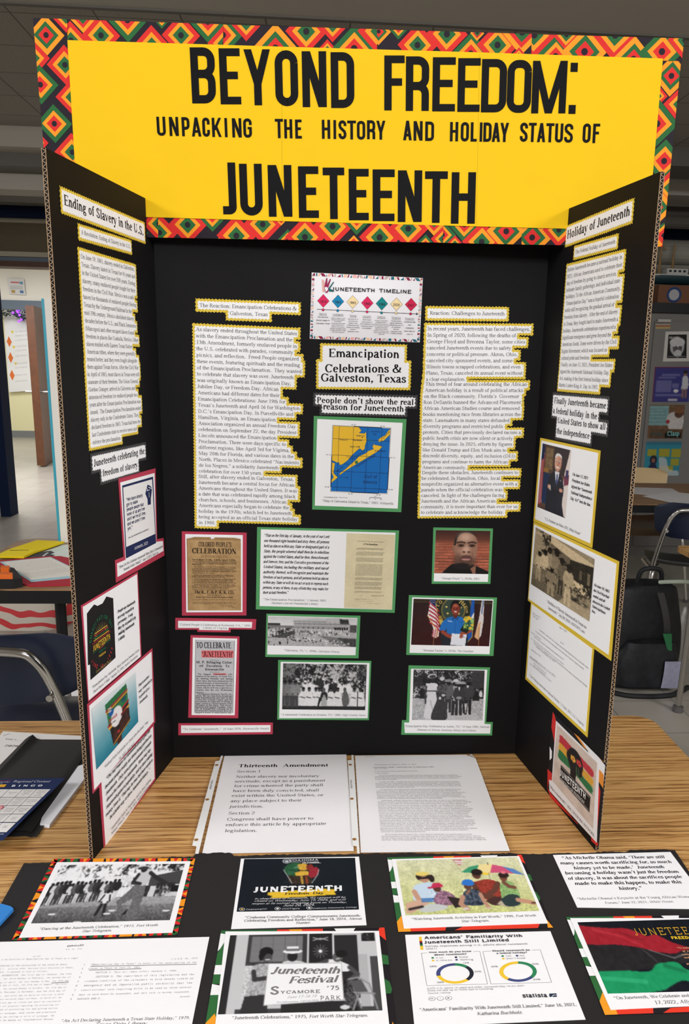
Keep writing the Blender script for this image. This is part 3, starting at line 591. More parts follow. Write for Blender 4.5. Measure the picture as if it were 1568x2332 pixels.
# ---------------------------------------------------------------- the classroom shell and the hall beyond
def struct(name, m, mt, label=None, parent=None):
    o = m.out(name, mt, parent)
    if parent is None: o['kind'] = 'structure'
    if label: o['label'] = label
    return o
def tile_mat(name, rgb, seam, size, rough, speck=0.0, seamw=.006):
    m, nt, b, N, L = nodes(name)
    tc = N.new('ShaderNodeTexCoord'); br = N.new('ShaderNodeTexBrick'); br.offset = 0; br.inputs['Scale'].default_value = 1
    br.inputs['Brick Width'].default_value = size; br.inputs['Row Height'].default_value = size; br.inputs['Mortar Size'].default_value = seamw
    br.inputs['Color1'].default_value = (*lin(rgb), 1); br.inputs['Color2'].default_value = (*lin(np.array(rgb) * .96), 1); br.inputs['Mortar'].default_value = (*lin(seam), 1)
    L.new(tc.outputs['Object'], br.inputs['Vector'])
    no = N.new('ShaderNodeTexNoise'); no.inputs['Scale'].default_value = 90 if speck else 5; no.inputs['Detail'].default_value = 3; L.new(tc.outputs['Object'], no.inputs['Vector'])
    r = N.new('ShaderNodeValToRGB'); r.color_ramp.elements[0].position = .3; r.color_ramp.elements[1].position = .42 if speck else .7
    v = 1 - (speck or .1); r.color_ramp.elements[0].color = (v, v, v, 1); r.color_ramp.elements[1].color = (1, 1, 1, 1); L.new(no.outputs[0], r.inputs[0])
    mx = N.new('ShaderNodeMix'); mx.data_type = 'RGBA'; mx.blend_type = 'MULTIPLY'; mx.inputs[0].default_value = 1
    L.new(br.outputs[0], mx.inputs[6]); L.new(r.outputs[0], mx.inputs[7]); L.new(mx.outputs[2], b.inputs['Base Color']); b.inputs['Roughness'].default_value = rough
    return m
FLOOR = tile_mat('vinyl_floor_tile', (172, 166, 154), (132, 128, 118), .3048, .3, seamw=.003)
CEIL = tile_mat('acoustic_ceiling_tile', (158, 152, 142), (104, 100, 92), .37, .9, .3, .004)
PAINT = mat('wall_paint', (198, 194, 184), .8, noise=.03, scale=3)
HALLW = mat('hall_paint', (248, 244, 230), .7)
WHITEP = mat('white_enamel', (232, 232, 228), .5); NAVYP = mat('navy_enamel', (20, 32, 62), .75, spec=.15); GREYB = mat('blue_grey_enamel_and_shade', (104, 118, 132), .5)
BROWNW = mat('brown_door_wood', (92, 54, 30), .45, noise=.15, scale=14); TRIMW = mat('dark_wood_trim', (84, 52, 32), .5, noise=.15, scale=20)
BEAM = mat('painted_beam', (180, 174, 162), .7); BEAM2 = mat('dark_and_shaded_beam', (104, 100, 93), .7)
YB_ = 5.9
struct('floor', MB().box(-8.4, 4.3, -4.4, 14, -.05, 0), FLOOR)
struct('ceiling', MB().box(-8.4, 4.3, -4.4, 14, 2.9, 2.95), CEIL)
struct('wall_right', MB().box(4.3, 4.4, -4.4, 6, 0, 2.9), PAINT); struct('wall_left', MB().box(-4.4, -4.3, -4.4, YB_, 0, 2.9), PAINT); struct('wall_front', MB().box(-4.4, 4.4, -4.5, -4.4, 0, 2.9), PAINT)
DX0, DX1 = -2.60, -1.2
wb = MB(); wb.box(-8.4, DX0 - .09, YB_, YB_ + .12, 0, 2.9); wb.box(DX1 + .09, 4.4, YB_, YB_ + .12, 0, 2.9); wb.box(DX0 - .09, DX1 + .09, YB_, YB_ + .12, 2.66, 2.9); struct('wall_back', wb, PAINT)
d1 = MB(); d1.box(DX0 - .09, DX0, YB_ - .03, YB_ + .15, 0, 2.2); d1.box(DX1, DX1 + .09, YB_ - .03, YB_ + .15, 0, 2.2); struct('door_1', d1, NAVYP)
struct('trim_1', MB().box(DX0 - .2, DX1 + .2, YB_ - .05, YB_ + .15, 2.2, 2.245), TRIMW)
tw = MB(); tw.box(DX0 - .02, DX1, YB_ - .03, YB_ + .02, 2.285, 2.325); tw.box(DX0 - .02, DX1, YB_ - .03, YB_ + .02, 2.56, 2.6); tw.box(DX0 + .02, DX0 + .075, YB_ - .03, YB_ + .02, 2.325, 2.56); struct('window_1', tw, mat('cream_frame', (176, 168, 146), .6))
MESH = mat('bronze_mesh', (112, 98, 72), .6, noise=.12, scale=160)
ms = MB().box(DX0 - .02, DX1, YB_ + .0, YB_ + .012, 2.32, 2.57)
for i in range(34): ms.box(DX0, DX1, YB_ - .006, YB_, 2.327 + i * .007, 2.329 + i * .007)
struct('trim_2', ms, MESH); struct('trim_3', MB().box(DX0 - .2, DX1 + .2, YB_ + .0, YB_ + .03, 2.245, 2.285), GREYB); struct('trim_9', MB().box(DX0 - .2, DX0 - .02, YB_ - .04, YB_ + .03, 2.245, 2.62), TRIMW)  # the blue-grey strip stands in for the shadow below the transom
struct('trim_4', MB().tube([(-4.3, YB_ - .12, 2.63), (4.3, YB_ - .12, 2.63)], .05, 14), NAVYP)
# beams and ducts under the ceiling
struct('trim_20', MB().box(-4.3, 4.3, 2.0, 2.43, 2.88, 2.9), BEAM); struct('trim_21', MB().box(-4.3, 4.3, 2.43, 2.455, 2.872, 2.9), BEAM2)  # the thin dark strip paints in the gap shadow behind the beam
for i, (y0, y1, z, mt_) in enumerate(((4.3, 4.456, 2.776, BEAM), (4.456, 4.68, 2.694, BEAM2), (4.68, 4.9, 2.59, BEAM), (4.9, 5.2, 2.60, BEAM2))):  # alternate steps use a darker tone: lit and shaded bands put into colour
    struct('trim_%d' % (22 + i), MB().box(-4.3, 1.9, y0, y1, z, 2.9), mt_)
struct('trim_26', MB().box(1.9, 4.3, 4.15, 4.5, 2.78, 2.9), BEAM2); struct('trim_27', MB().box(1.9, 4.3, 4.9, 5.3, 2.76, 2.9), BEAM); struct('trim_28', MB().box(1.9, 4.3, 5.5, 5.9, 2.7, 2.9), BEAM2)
struct('trim_5', MB().tube([(1.2, 4.75, 2.32), (4.3, 4.75, 2.32)], .09, 20), mat('grey_duct', (150, 150, 138), .5)); struct('trim_6', MB().tube([(1.2, 5.2, 2.62), (4.3, 5.2, 2.62)], .05, 14), BEAM2)
# the hall and the far room
YF = 10.2; FX0, FX1 = -5.2, -3.66
wf = MB(); wf.box(-8.4, FX0, YF, YF + .12, 0, 2.9); wf.box(FX1, .2, YF, YF + .12, 0, 2.9); wf.box(FX0, FX1, YF, YF + .12, 2.2, 2.9); struct('wall_hall', wf, HALLW)
struct('wall_hall_end', MB().box(.2, .3, YB_ + .12, YF, 0, 2.9), HALLW); struct('wall_far', MB().box(-8.4, .3, 13.4, 13.5, 0, 2.9), mat('pale_yellow_paint', (238, 232, 184), .7)); struct('wall_far_end', MB().box(-8.5, -8.4, YB_, 14, 0, 2.9), HALLW)
struct('baseboard_far', MB().box(-8.4, .2, 13.37, 13.4, 0, .12), mat('grey_cove_base', (128, 130, 128), .6))
df = MB(); df.box(FX0 - .08, FX0, YF - .03, YF + .15, 0, 2.22); df.box(FX0 - .08, FX1 + .08, YF - .03, YF + .15, 2.1, 2.22); df.box(FX1, FX1 + .08, YF + .0, YF + .15, 0, 2.22); struct('door_2', df, GREYB)
dl_ = struct('door_3', MB().prism([(-3.575, 9.3), (-3.47, 9.3), (-3.6, 10.15), (-3.66, 10.15)], .02, 2.1), BROWNW)
hd = MB().tube([(-3.68, 9.38, 1.0), (-3.38, 9.38, 1.0), (-3.38, 9.5, 1.0)], .012, 8).out('door_handle', mat('brushed_steel', (180, 180, 178), .3, 1), dl_)
# ---------------------------------------------------------------- the black trifold board
BLACK = mat('black_corrugated_board', (17, 16, 17), .6, noise=.12, scale=300, bump=.05, spec=.14)
KRAFT = mat('kraft_liner', (176, 146, 112), .8)
tb = empty('trifold_display_board', (0, 0, TZ), 'black three-panel cardboard display board standing open on the oak table', 'display board')
TH = .0055
def on_plane(pl, m, name, mt, parent, base):   # MB shape given in (u, v, n) of a plane
    vs = [pl.p3((p[0], p[1]), p[2]) - base for p in m.v]
    return link(name, vs, m.f, mt, parent)
B0 = vec(0, 0, TZ)
on_plane(PC, MB().prism([(0, 0), (FW, 0), (FW, FH), (0, FH)], -TH, 0), 'center_panel', BLACK, tb, B0)
def flute(pl, u, sgn_):
    m = MB(); k = 5; n = int(FH / .0066) * 2
    for a, b in ((-TH, -TH + .0006), (-.0006, .0)):
        m.box(*sorted((u, u - sgn_ * .0004)), 0, FH, a, b)
    pts = []
    for i in range(n * 3 + 1):
        v = FH * i / (n * 3); pts.append((v, -TH / 2 - (TH / 2 - .0007) * math.cos(math.pi * i / 3)))
    for (v0, n0), (v1, n1) in zip(pts[:-1], pts[1:]):
        w = .0004
        uu = u - sgn_ * .0003; b = len(m.v)
        m.v += [(uu, v0 - w, n0), (uu, v1 - w, n1), (uu, v1 + w, n1), (uu, v0 + w, n0)]; m.f.append((b, b + 1, b + 2, b + 3))
    return m
sl = PW - .0211; sw = .0035; zs = FH - .056
lp = on_plane(PL, MB().prism([(0, 0), (PW, 0), (PW, FH), (sl + sw, FH), (sl + sw, zs), (sl - sw, zs), (sl - sw, FH), (0, FH)], -TH, 0), 'side_panel', BLACK, tb, B0)
on_plane(PL, flute(PL, 0, 1), 'corrugated_edge', KRAFT, lp, B0)['label'] = 'cut cardboard edge with tan corrugations'
sr = .0548
rp = on_plane(PR, MB().prism([(0, 0), (PW, 0), (PW, FH), (sr + sw, FH), (sr + sw, zs), (sr - sw, zs), (sr - sw, FH), (0, FH)], -TH, 0), 'side_panel', BLACK, tb, B0)
on_plane(PR, flute(PR, PW, -1), 'corrugated_edge', KRAFT, rp, B0)['label'] = 'cut cardboard edge with tan corrugations'
# ---------------------------------------------------------------- the yellow title banner
YB = printed('yellow_poster_paper', .6, .12, .7, 16)
hd_q = [(75, 41), (1557, 88), (1507, 562), (116, 536)]
bn = Card('title_banner', 'wide yellow title banner with patterned border slotted across the top of the black board', 'banner', PH, hd_q, n=-.0026)
HQ = PH.ats(hd_q)
o = Flat(bn.o).slab(HQ, (24, 22, 22), -.003, 0).out('backing_board', bn.root); bn.n = .0002
KR, KO, KG, KK = (214, 44, 40), (240, 150, 34), (40, 100, 52), (34, 27, 36)
def diamonds(fl, quad, items, pl, r=.0246):    # concentric diamonds clipped to one strip; each: x, y, outer ring order, size
    q = pl.ats(quad); fl.poly(q, KK)
    for it in items:
        x, y, od = it[:3]; k = r * (it[3] if len(it) > 3 else 1); c = pl.at(x, y)
        for i, ch in enumerate(od):
            s_ = k * (1, .68, .43)[i]; p = clip([(c[0], c[1] + s_), (c[0] - s_, c[1]), (c[0], c[1] - s_), (c[0] + s_, c[1])], q)
            if p: fl.poly(p, {'R': KR, 'O': KO, 'G': KG}[ch])
        p = clip(circ(c, k * .15, 14), q)
        if p: fl.poly(p, KK)
STR = [
 ([(75, 41), (153, 44), (180, 540), (116, 536)], [(105, 80, 'OGR', 1.05), (74, 132, 'ROG'), (148, 148, 'ROG', 1.05), (92, 193, 'GOR', 1.05), (166, 222, 'ROG'), (124, 282, 'GOR', 1.05), (80, 325, 'ROG', .8), (165, 347, 'ROG', 1.05), (108, 395, 'GOR'), (150, 440, 'OGR'), (120, 500, 'ROG'), (150, 40, 'ROG', .8)]),
 ([(153, 44), (508, 56), (508, 106), (154, 95)], [(162, 92, 'ROG'), (188, 40, 'ORG', .8), (230, 81, 'ROG', 1.1), (290, 46, 'GOR', 1.15), (346, 106, 'ROG', 1.1), (368, 44, 'GOR', .5), (412, 81, 'ROG', 1.1), (473, 50, 'GOR', 1.1), (512, 100, 'ROG')]),
 ([(508, 56), (858, 67), (858, 118), (508, 106)], [(508, 80, 'GOR', 1.1), (560, 52, 'ROG', .95), (627, 110, 'OGR', 1.3), (697, 72, 'ROG', 1.2), (745, 116, 'ROG', .6), (757, 57, 'ROG', .9), (806, 111, 'GOR', 1.25), (865, 72, 'ROG', 1.3)]),
 ([(858, 67), (1210, 78), (1209, 128), (858, 118)], [(862, 72, 'OGR', .7), (907, 64, 'GOR', .6), (950, 103, 'ROG', 1.15), (1017, 78, 'ROG', 1.2), (1071, 122, 'GOR', 1.1), (1086, 76, 'ORG', .4), (1132, 103, 'ROG', 1.2), (1188, 74, 'ORG', 1.2), (1180, 130, 'ROG', .5)]),
 ([(1210, 78), (1557, 88), (1551, 140), (1209, 128)], [(1216, 80, 'ROG', 1.25), (1264, 128, 'GOR', 1.1), (1289, 80, 'ROG', .8), (1330, 118, 'OGR', 1.3), (1400, 80, 'ROG', 1.35), (1441, 135, 'OGR', 1.2), (1506, 118, 'GOR', 1.25), (1558, 92, 'ROG', 1)]),
 ([(1507, 136), (1550, 140), (1513, 508), (1477, 507)], [(1528, 173, 'OGR', 1.1), (1496, 219, 'ROG', .6), (1548, 238, 'ROG', 1), (1495, 282, 'GOR', 1.3), (1511, 367, 'GOR', 1.2), (1528, 428, 'ROG', 1.1), (1490, 472, 'OGR', 1.2), (1540, 500, 'ROG', .6)]),
 ([(1477, 508), (1513, 509), (1507, 562), (1472, 561)], [(1503, 508, 'ROG', .8), (1480, 556, 'ROG', 1.1)]),
 ([(180, 488), (360, 494), (360, 541), (182, 538)], [(230, 510, 'ROG'), (300, 530, 'GOR'), (362, 510, 'ROG')]),
 ([(360, 494), (1008, 511), (1008, 553), (360, 541)], [(350, 512, 'ROG'), (363, 530, 'ROG', 1.1), (427, 512, 'ROG', 1.15), (483, 492, 'GOR', .9), (500, 560, 'OGR', .5), (538, 537, 'ROG', 1.2), (598, 511, 'ROG', 1.15), (640, 498, 'ORG', .4), (655, 546, 'GOR', .6), (694, 540, 'ROG', 1.2), (757, 516, 'ROG', 1.2), (812, 500, 'GOR', .9), (805, 556, 'ORG', .5), (864, 541, 'ROG', 1.25), (929, 521, 'ROG', 1.2), (988, 505, 'ORG', .8), (968, 558, 'GOR', .6), (1010, 545, 'ROG', .8)]),
 ([(1008, 511), (1187, 517), (1187, 557), (1008, 553)], [(1008, 535, 'GOR', .8), (1057, 512, 'GOR', 1), (1035, 556, 'ROG', .5), (1096, 551, 'ROG', 1.2), (1152, 527, 'OGR', 1.2)]),
 ([(1187, 517), (1474, 525), (1470, 561), (1187, 557)], [(1211, 541, 'OGR', 1.2), (1272, 524, 'ROG', 1), (1330, 540, 'GOR'), (1400, 540, 'ROG')]),
]
for q, it in STR:
    f = bn.flat(); diamonds(f, q, it, PH); f.out('border_strip', bn.root)
bn.n += .0012
for q in ([(154, 92), (642, 107), (642, 504), (178, 490)], [(642, 107), (1091, 120), (1084, 516), (642, 504)], [(1091, 120), (1508, 134), (1474, 526), (1084, 516)]):
    q2 = PH.ats(q); cx = q2.mean(0); q2 = cx + (q2 - cx) * .9992
    Flat(bn.o).slab(q2, (238, 192, 20), bn.n - .0003, bn.n).out('yellow_paper', bn.root, YB)
bn.n += .0004
def arcp(cx, cy, r, a0, a1, k=6): return [(cx + r * math.cos(math.radians(a0 + (a1 - a0) * i / k)), cy + r * math.sin(math.radians(a0 + (a1 - a0) * i / k))) for i in range(k + 1)]
def gothic(ch, W, T):
    h = T / 2; xl, xr, yt, yb = h, W - h, 1 - h, h; r = max(.02, min(.15, W / 2 - h)); q = []
    def path(*p):
        v, f = strip(p, lambda d: h); q.append((v, f))
    def box(x0, x1, y0, y1): q.append((np.array([(x0, y0), (x1, y0), (x1, y1), (x0, y1)]), [(0, 1, 2, 3)]))
    def dg(x0, y0, x1, y1, w=T): q.append((np.array([(x0 - w / 2, y0), (x0 + w / 2, y0), (x1 + w / 2, y1), (x1 - w / 2, y1)]), [(0, 1, 2, 3)]))
    st = lambda: box(0, T, 0, 1)
    def bowl(y0, y1): path((h, y1), (xr - r, y1), *arcp(xr - r, y1 - r, r, 90, 0), *arcp(xr - r, y0 + r, r, 0, -90), (h, y0))
    if ch == 'B': st(); bowl(.53, yt); bowl(yb, .53)
    elif ch == 'D': st(); bowl(yb, yt)
    elif ch == 'P': st(); bowl(.42, yt)
    elif ch == 'R': st(); bowl(.46, yt); path((h, .46), (xr - r, .46), *arcp(xr - r, .46 - r, r, 90, 0), (xr, 0))
    elif ch in 'EFL':
        st(); box(0, W, 0, T * .92) if ch != 'F' else 0
        if ch != 'L': box(0, W, 1 - T * .92, 1); box(0, W * .88, .52 - T * .45, .52 + T * .45)
    elif ch == 'T': box(0, W, 1 - T * .92, 1); box(W / 2 - h, W / 2 + h, 0, 1)
    elif ch == 'H': st(); box(W - T, W, 0, 1); box(0, W, .52 - T * .45, .52 + T * .45)
    elif ch == 'I': box(0, W, 0, 1)
    elif ch == 'N': st(); box(W - T, W, 0, 1); dg(W - h * 1.1, 0, h * 1.1, 1, T * 1.1)
    elif ch == 'M': st(); box(W - T, W, 0, 1); dg(W / 2, 0, h, 1); dg(W / 2, 0, W - h, 1)
    elif ch == 'Y': dg(W / 2, .38, h, 1); dg(W / 2, .38, W - h, 1); box(W / 2 - h, W / 2 + h, 0, .42)
    elif ch == 'A': dg(h, 0, W / 2, 1); dg(W - h, 0, W / 2, 1); box(W * .2, W * .8, .2, .2 + T * .85)
    elif ch == 'K': st(); dg(T * .9, .36, W - h, 1); dg(W - h, 0, T * 1.3, .62)
    elif ch == 'O': path(*arcp(xr - r, yt - r, r, 0, 90), *arcp(xl + r, yt - r, r, 90, 180), *arcp(xl + r, yb + r, r, 180, 270), *arcp(xr - r, yb + r, r, 270, 360), (xr, yt - r))
    elif ch == 'U': path((xl, 1), *arcp(xl + r, yb + r, r, 180, 270), *arcp(xr - r, yb + r, r, 270, 360), (xr, 1))
    elif ch == 'J': path((xr, 1), *arcp(xr - r, yb + r, r, 0, -90), (0, yb))
    elif ch == 'C': path((xr, .64), *arcp(xr - r, yt - r, r, 0, 90), *arcp(xl + r, yt - r, r, 90, 180), *arcp(xl + r, yb + r, r, 180, 270), *arcp(xr - r, yb + r, r, 270, 360), (xr, .36))
    elif ch == 'G': path((xr, .66), *arcp(xr - r, yt - r, r, 0, 90), *arcp(xl + r, yt - r, r, 90, 180), *arcp(xl + r, yb + r, r, 180, 270), *arcp(xr - r, yb + r, r, 270, 360), (xr, .5)); box(W * .5, W, .44, .56)
    elif ch == 'S': path((xr, .7), *arcp(xr - r, yt - r, r, 0, 90), *arcp(xl + r, yt - r, r, 90, 180), (xl, .72), (xl + .03, .62), (xr - .03, .4), (xr, .3), *arcp(xr - r, yb + r, r, 0, -90), *arcp(xl + r, yb + r, r, 270, 180), (xl, .3))
    elif ch == ':': box(0, W, 0, W * 1.15); box(0, W, .98 - W * 1.15, .98)
    return q
def title_letter(ch, x0, x1, y0, y1, T):
    xm, ym = (x0 + x1) / 2, (y0 + y1) / 2; a, b, c, d = [PH.at(*p) for p in ((x0, ym), (x1, ym), (xm, y0), (xm, y1))]
    e = (b - a) / np.linalg.norm(b - a); w = np.linalg.norm(b - a); h = np.linalg.norm(c - d); nn = vec(-e[1], e[0]); org = (a + b) / 2 - e * w / 2 - nn * h / 2
    f = Flat(bn.o, bn.n, 0)
    for i_, (v, fc) in enumerate(gothic(ch, w / h, T)): f.raw(org + np.outer(v[:, 0] * h, e) + np.outer(v[:, 1] * h, nn), fc, (13, 12, 14), bn.n + i_ * 1.2e-5)
    f.out('letter', bn.root, BLK)
BLK = printed('black_gloss_paper', .55, .1)
def row(txt, xs, y0, y1, T, ks=2.01, ox=60):
    n = len(txt)
    for i, ch in enumerate(txt):
        u = i / max(1, n - 1); title_letter(ch, ox + xs[i][0] / ks, ox + xs[i][1] / ks, (y0[0] * (1 - u) + y0[1] * u) / ks, (y1[0] * (1 - u) + y1[1] * u) / ks, T)
row('BEYOND', [(754, 865), (885, 980), (998, 1118), (1138, 1243), (1262, 1373), (1393, 1500)], (220, 242), (476, 497), .15)
row('FREEDOM:', [(152, 246), (252, 360), (376, 482), (493, 597), (603, 720), (722, 835), (838, 998), (1012, 1045)], (261, 290), (516, 532), .15, 2.042, 800)
row('UNPACKING', [(598, 638), (655, 697), (712, 748), (757, 800), (806, 840), (850, 893), (908, 920), (942, 985), (993, 1032)], (536, 544), (623, 632), .155)
row('THE', [(1138, 1175), (1180, 1217), (1230, 1260)], (546, 549), (634, 636), .155)
row('HISTO', [(1352, 1390), (1405, 1417), (1428, 1464), (1468, 1508), (1512, 1550)], (550, 555), (637, 641), .155)
row('RY', [(72, 110), (115, 157)], (561, 563), (649, 651), .155, 2.042, 800)
row('AND', [(240, 280), (288, 330), (342, 383)], (563, 567), (654, 657), .155, 2.042, 800)
row('HOLIDAY', [(457, 495), (507, 545), (553, 582), (595, 607), (612, 650), (652, 690), (690, 730)], (569, 573), (659, 662), .155, 2.042, 800)
row('STATUS', [(782, 818), (822, 858), (862, 900), (903, 940), (945, 982), (988, 1028)], (572, 577), (661, 665), .155, 2.042, 800)
row('OF', [(1073, 1110), (1120, 1152)], (576, 577), (666, 667), .155, 2.042, 800)
row('JUNETE', [(897, 960), (977, 1080), (1107, 1215), (1245, 1337), (1357, 1455), (1475, 1566)], (746, 775), (983, 1010), .16)
row('ENTH', [(98, 200), (215, 327), (340, 445), (463, 575)], (790, 803), (1030, 1042), .16, 2.042, 800)
# ---------------------------------------------------------------- cards on the middle panel
c = Card('timeline_card', 'white timeline card with coloured year diamonds, topmost on the middle black panel', 'card', PC, [(709.4, 620.7), (962.2, 633.3), (955, 779.8), (704.8, 771.6)])
q = [(709.4, 620.7), (962.2, 633.3), (955, 779.8), (704.8, 771.6)]; Q = PC.ats(q)
c.paper('sheet', q, (236, 234, 236)); f = c.flat(); cols = [(140, 30, 66), (30, 104, 122), (240, 196, 160), (236, 176, 170), (196, 178, 170)]
def edge_bits(n, fn):
    x = 0; i = 0
    while x < .985:
        w = (.03, .014, .02, .036, .012)[i % 5]; fn(x + .003, min(x + w, .997), cols[(0, 1, 2, 0, 1, 3, 0, 4)[i % 8]], i); x += w + .006; i += 1
def band(y0, y1):
    def g(a, b, co, i):
        k = .3 * (b - a) * ((i % 3) - 1); P4 = [bil(Q, a + k, y0), bil(Q, b + k, y0), bil(Q, b - k, y1), bil(Q, a - k, y1)]
        f.poly(P4 if i % 4 else [bil(Q, a, y1), bil(Q, b, y1), bil(Q, b, y0)], co, f.n)
    return g
edge_bits(0, band(.004, .05)); edge_bits(0, band(.955, .996))
def vband(x0, x1):
    def g(a, b, co, i): f.poly([bil(Q, x0, a * 1.0), bil(Q, x1, a + (.01 if i % 3 else -.0)), bil(Q, x1, b), bil(Q, x0, b)] if i % 4 else [bil(Q, x0, b), bil(Q, x1, b), bil(Q, x1, a)], co, f.n)
    return g
edge_bits(0, vband(.004, .026)); edge_bits(0, vband(.974, .996)); f.n += f.step
for k, (x, y) in enumerate([(248, 462), (428, 468), (609, 475), (789, 487), (967, 495), (1147, 502), (1326, 508)]):
    ce = PC.at(690 + x / 5.407, 600 + y / 5.407); r = .0096; co = [(216, 40, 92), (24, 132, 178), (240, 216, 164), (216, 40, 92), (16, 130, 132), (240, 216, 164), (206, 32, 78)][k]
    f.poly([(ce[0], ce[1] + r * 1.06), (ce[0] - r, ce[1]), (ce[0], ce[1] - r * 1.06), (ce[0] + r, ce[1])], (40, 36, 40)); r *= .95
    f.poly([(ce[0], ce[1] + r * 1.06), (ce[0] - r, ce[1]), (ce[0], ce[1] - r * 1.06), (ce[0] + r, ce[1])], co)
    put_line(f, ['1810', '1863', '1865', '1866', '1980', '2020', '2021'][k], ce + vec(-.0052, -.0026), ce + vec(.0052, -.0030), 'sansb', (30, 26, 30), 1.15)
a, b = PC.at(721.5, 704.9), PC.at(950, 715.6); f.poly([a, b, b + vec(0, .0007), a + vec(0, .0007)], (40, 40, 40)); f.poly([b + vec(-.002, -.002), b + vec(.001, .0003), b + vec(-.002, .0026)], (40, 40, 40))
for k, (x, y) in enumerate([(245, 572), (425, 581), (606, 588), (785, 596), (963, 608), (1143, 611), (1320, 621)]):
    ce = PC.at(690 + x / 5.407, 600 + y / 5.407); f.poly(circ(ce, .0021, 12), (50, 40, 50)); f.poly(circ(ce, .0017, 12), [(216, 40, 92), (24, 132, 178), (240, 216, 164), (216, 40, 92), (16, 130, 132), (240, 216, 164), (206, 32, 78)][k])
for pts, co in (([(232, 195), (252, 205), (268, 270), (262, 350), (240, 352)], (226, 166, 156)), ([(284, 180), (298, 182), (296, 260), (330, 190), (342, 196), (310, 290), (318, 330), (292, 366), (276, 360), (258, 296)], (150, 36, 80)), ([(372, 224), (380, 232), (330, 310), (384, 342), (370, 350), (318, 345), (308, 310)], (30, 96, 100)), ([(262, 295), (285, 290), (306, 300), (302, 330), (280, 350)], (236, 236, 238))):
    f.poly(PC.ats([(690 + x / 5.407, 600 + y / 5.407) for x, y in pts]), co)
c.done(f, 'printed_graphics', 'coloured year diamonds and patterned edge')
f = c.flat(); c.lines([('JUNETEENTH  TIMELINE', 755.7, 662, 936, 668.8)], 'sansb', (18, 18, 24), fl=f, asp=.8)
cols7 = [(735, 716), (769.3, 718), (803.5, 720.4), (834.7, 722), (867.5, 723.6), (901.3, 724.8), (932, 727)]
words7 = [('Beginning', ['This was when', 'slavery began in', 'Galveston, Texas'], 7.2, 1), ('Investigation', ['President Abraham Lincoln', 'issued the Emancipation', 'Proclamation.', 'Confederate forces under', 'Major General John B.', 'Magruder who executed a', 'surprise, successful attack', 'to retake Galveston, Texas,', 'from Union occupation'], 4, .8), ('Planning', ['Was when the 13', 'amendment was', 'issued, Union', 'troops arrive and', 'slavery is formally', 'ended in', 'Galveston, Texas'], 4.7, .85), ('Innovation', ['Black Texans', 'commemorated the', 'end of slavery in a', 'celebration known', 'as Juneteenth'], 4.8, .85), ('Creativity', ['Galveston, Texas had an', 'undergoing historic', 'preservation movement led', 'by the Galveston Historical', 'Foundation which had a', 'major drive to build a', 'permanent Juneteenth center', 'center, Ashton Hall in the', 'present day'], 3.9, .8), ('Recognition', ['President Biden', 'signed legislation', 'establishing June 19', 'as Juneteenth', 'National', 'Independence Day,', 'a federal holiday'], 4.7, .85), ('Recognition', ['Juneteenth has', 'been', 'celebrated', 'since then on', 'June 19'], 7, 1)]
for (x, y), (hd, ls, p, k) in zip(cols7, words7):
    w = len(hd) * .95; put_line(f, hd, PC.at(x - w, y - w * .04), PC.at(x + w, y + w * .04), 'light', (60, 50, 60), 1.3); a, b = PC.at(x - w, y + 1.2), PC.at(x + w, y + 1.8); f.poly([a, b, b - vec(0, .0004), a - vec(0, .0004)], (60, 60, 60))
    for i, t in enumerate(ls):
        wl = len(t) * p * .145 * (1.15 if p < 5 else .92); yy = y + 7 + i * p; put_line(f, t, PC.at(x - wl, yy), PC.at(x + wl, yy + wl * .06), 'sansb', (50, 46, 52), .85)
c.done(f, 'lettering')
panel('caption_strip', 'yellow-edged heading about celebrations in Galveston, above the long text left of centre', PC, [(['The Reaction: Emancipation Celebrations &', 'Galveston, Texas'], [(0, 454.4, 699.2, 675.4, 706.9), (1, 523.3, 717.4, 609.4, 720.3)], 'l')], cat_='heading', thr=.006, m=.0026)
T1 = '''As slavery ended throughout the United States
with the Emancipation Proclamation and the
13th Amendment, formerly enslaved people in
the U.S. celebrated with parades, community
picnics, and reflection.  Freed People organized
these events, featuring spirituals and the reading
of the Emancipation Proclamation.  They wanted
to celebrate that slavery was over. Juneteenth
was originally known as Emancipation Day,
Jubilee Day, or Freedom Day. African
Americans had different dates for their
Emancipation Celebrations: June 19th for
Texas’s Juneteenth and April 16 for Washington
D.C.’s Emancipation Day. In Purcellville and
Hamilton, Virginia, an Emancipation
Association organized an annual Freedom Day
celebration on September 22, the day President
Lincoln announced the Emancipation
Proclamation. There were days specific to
different regions, like April 3rd for Vigirna,
May 20th for Florida, and various dates in the
North. Places in Mexico celebrated “Nacimiento
de los Negros,” a solidarity Juneteenth
celebration for over 150 years.
Still, after slavery ended in Galveston, Texas,
Juneteenth became a central focus for African
Americans throughout the United States. It was
a date that was celebrated rapidly among black
churches, schools, and businesses. African
Americans especially began to celebrate the
holiday in the 1970s, which led to Juneteenth
being accepted as an official Texas state holiday
in 1980.'''.split('\n')
panel('text_panel', 'tall ragged-edged text panel on yellow paper, left half of the middle black panel', PC, [(T1, [(0, 445.8, 753.7, 676, 763.7), (12, 450.6, 925.9, 682, 933.6), (23, 452.9, 1075.8, 597, 1081), (24, 451.6, 1088.3, 668.7, 1095), (31, 452.5, 1180, 677.3, 1185.5)], 'l')])
panel('caption_strip', 'large bold three-line heading on yellow paper under the timeline card', PC, [(['Emancipation', 'Celebrations &', 'Galveston, Texas'], [(0, 747.3, 812.7, 909.2, 815.5), (1, 739, 847.8, 914.7, 848.4), (2, 729.8, 868.2, 924.5, 871.5)], 'l')], 'bold', m=.0035, col=(22, 20, 22), cat_='heading', thr=.01)
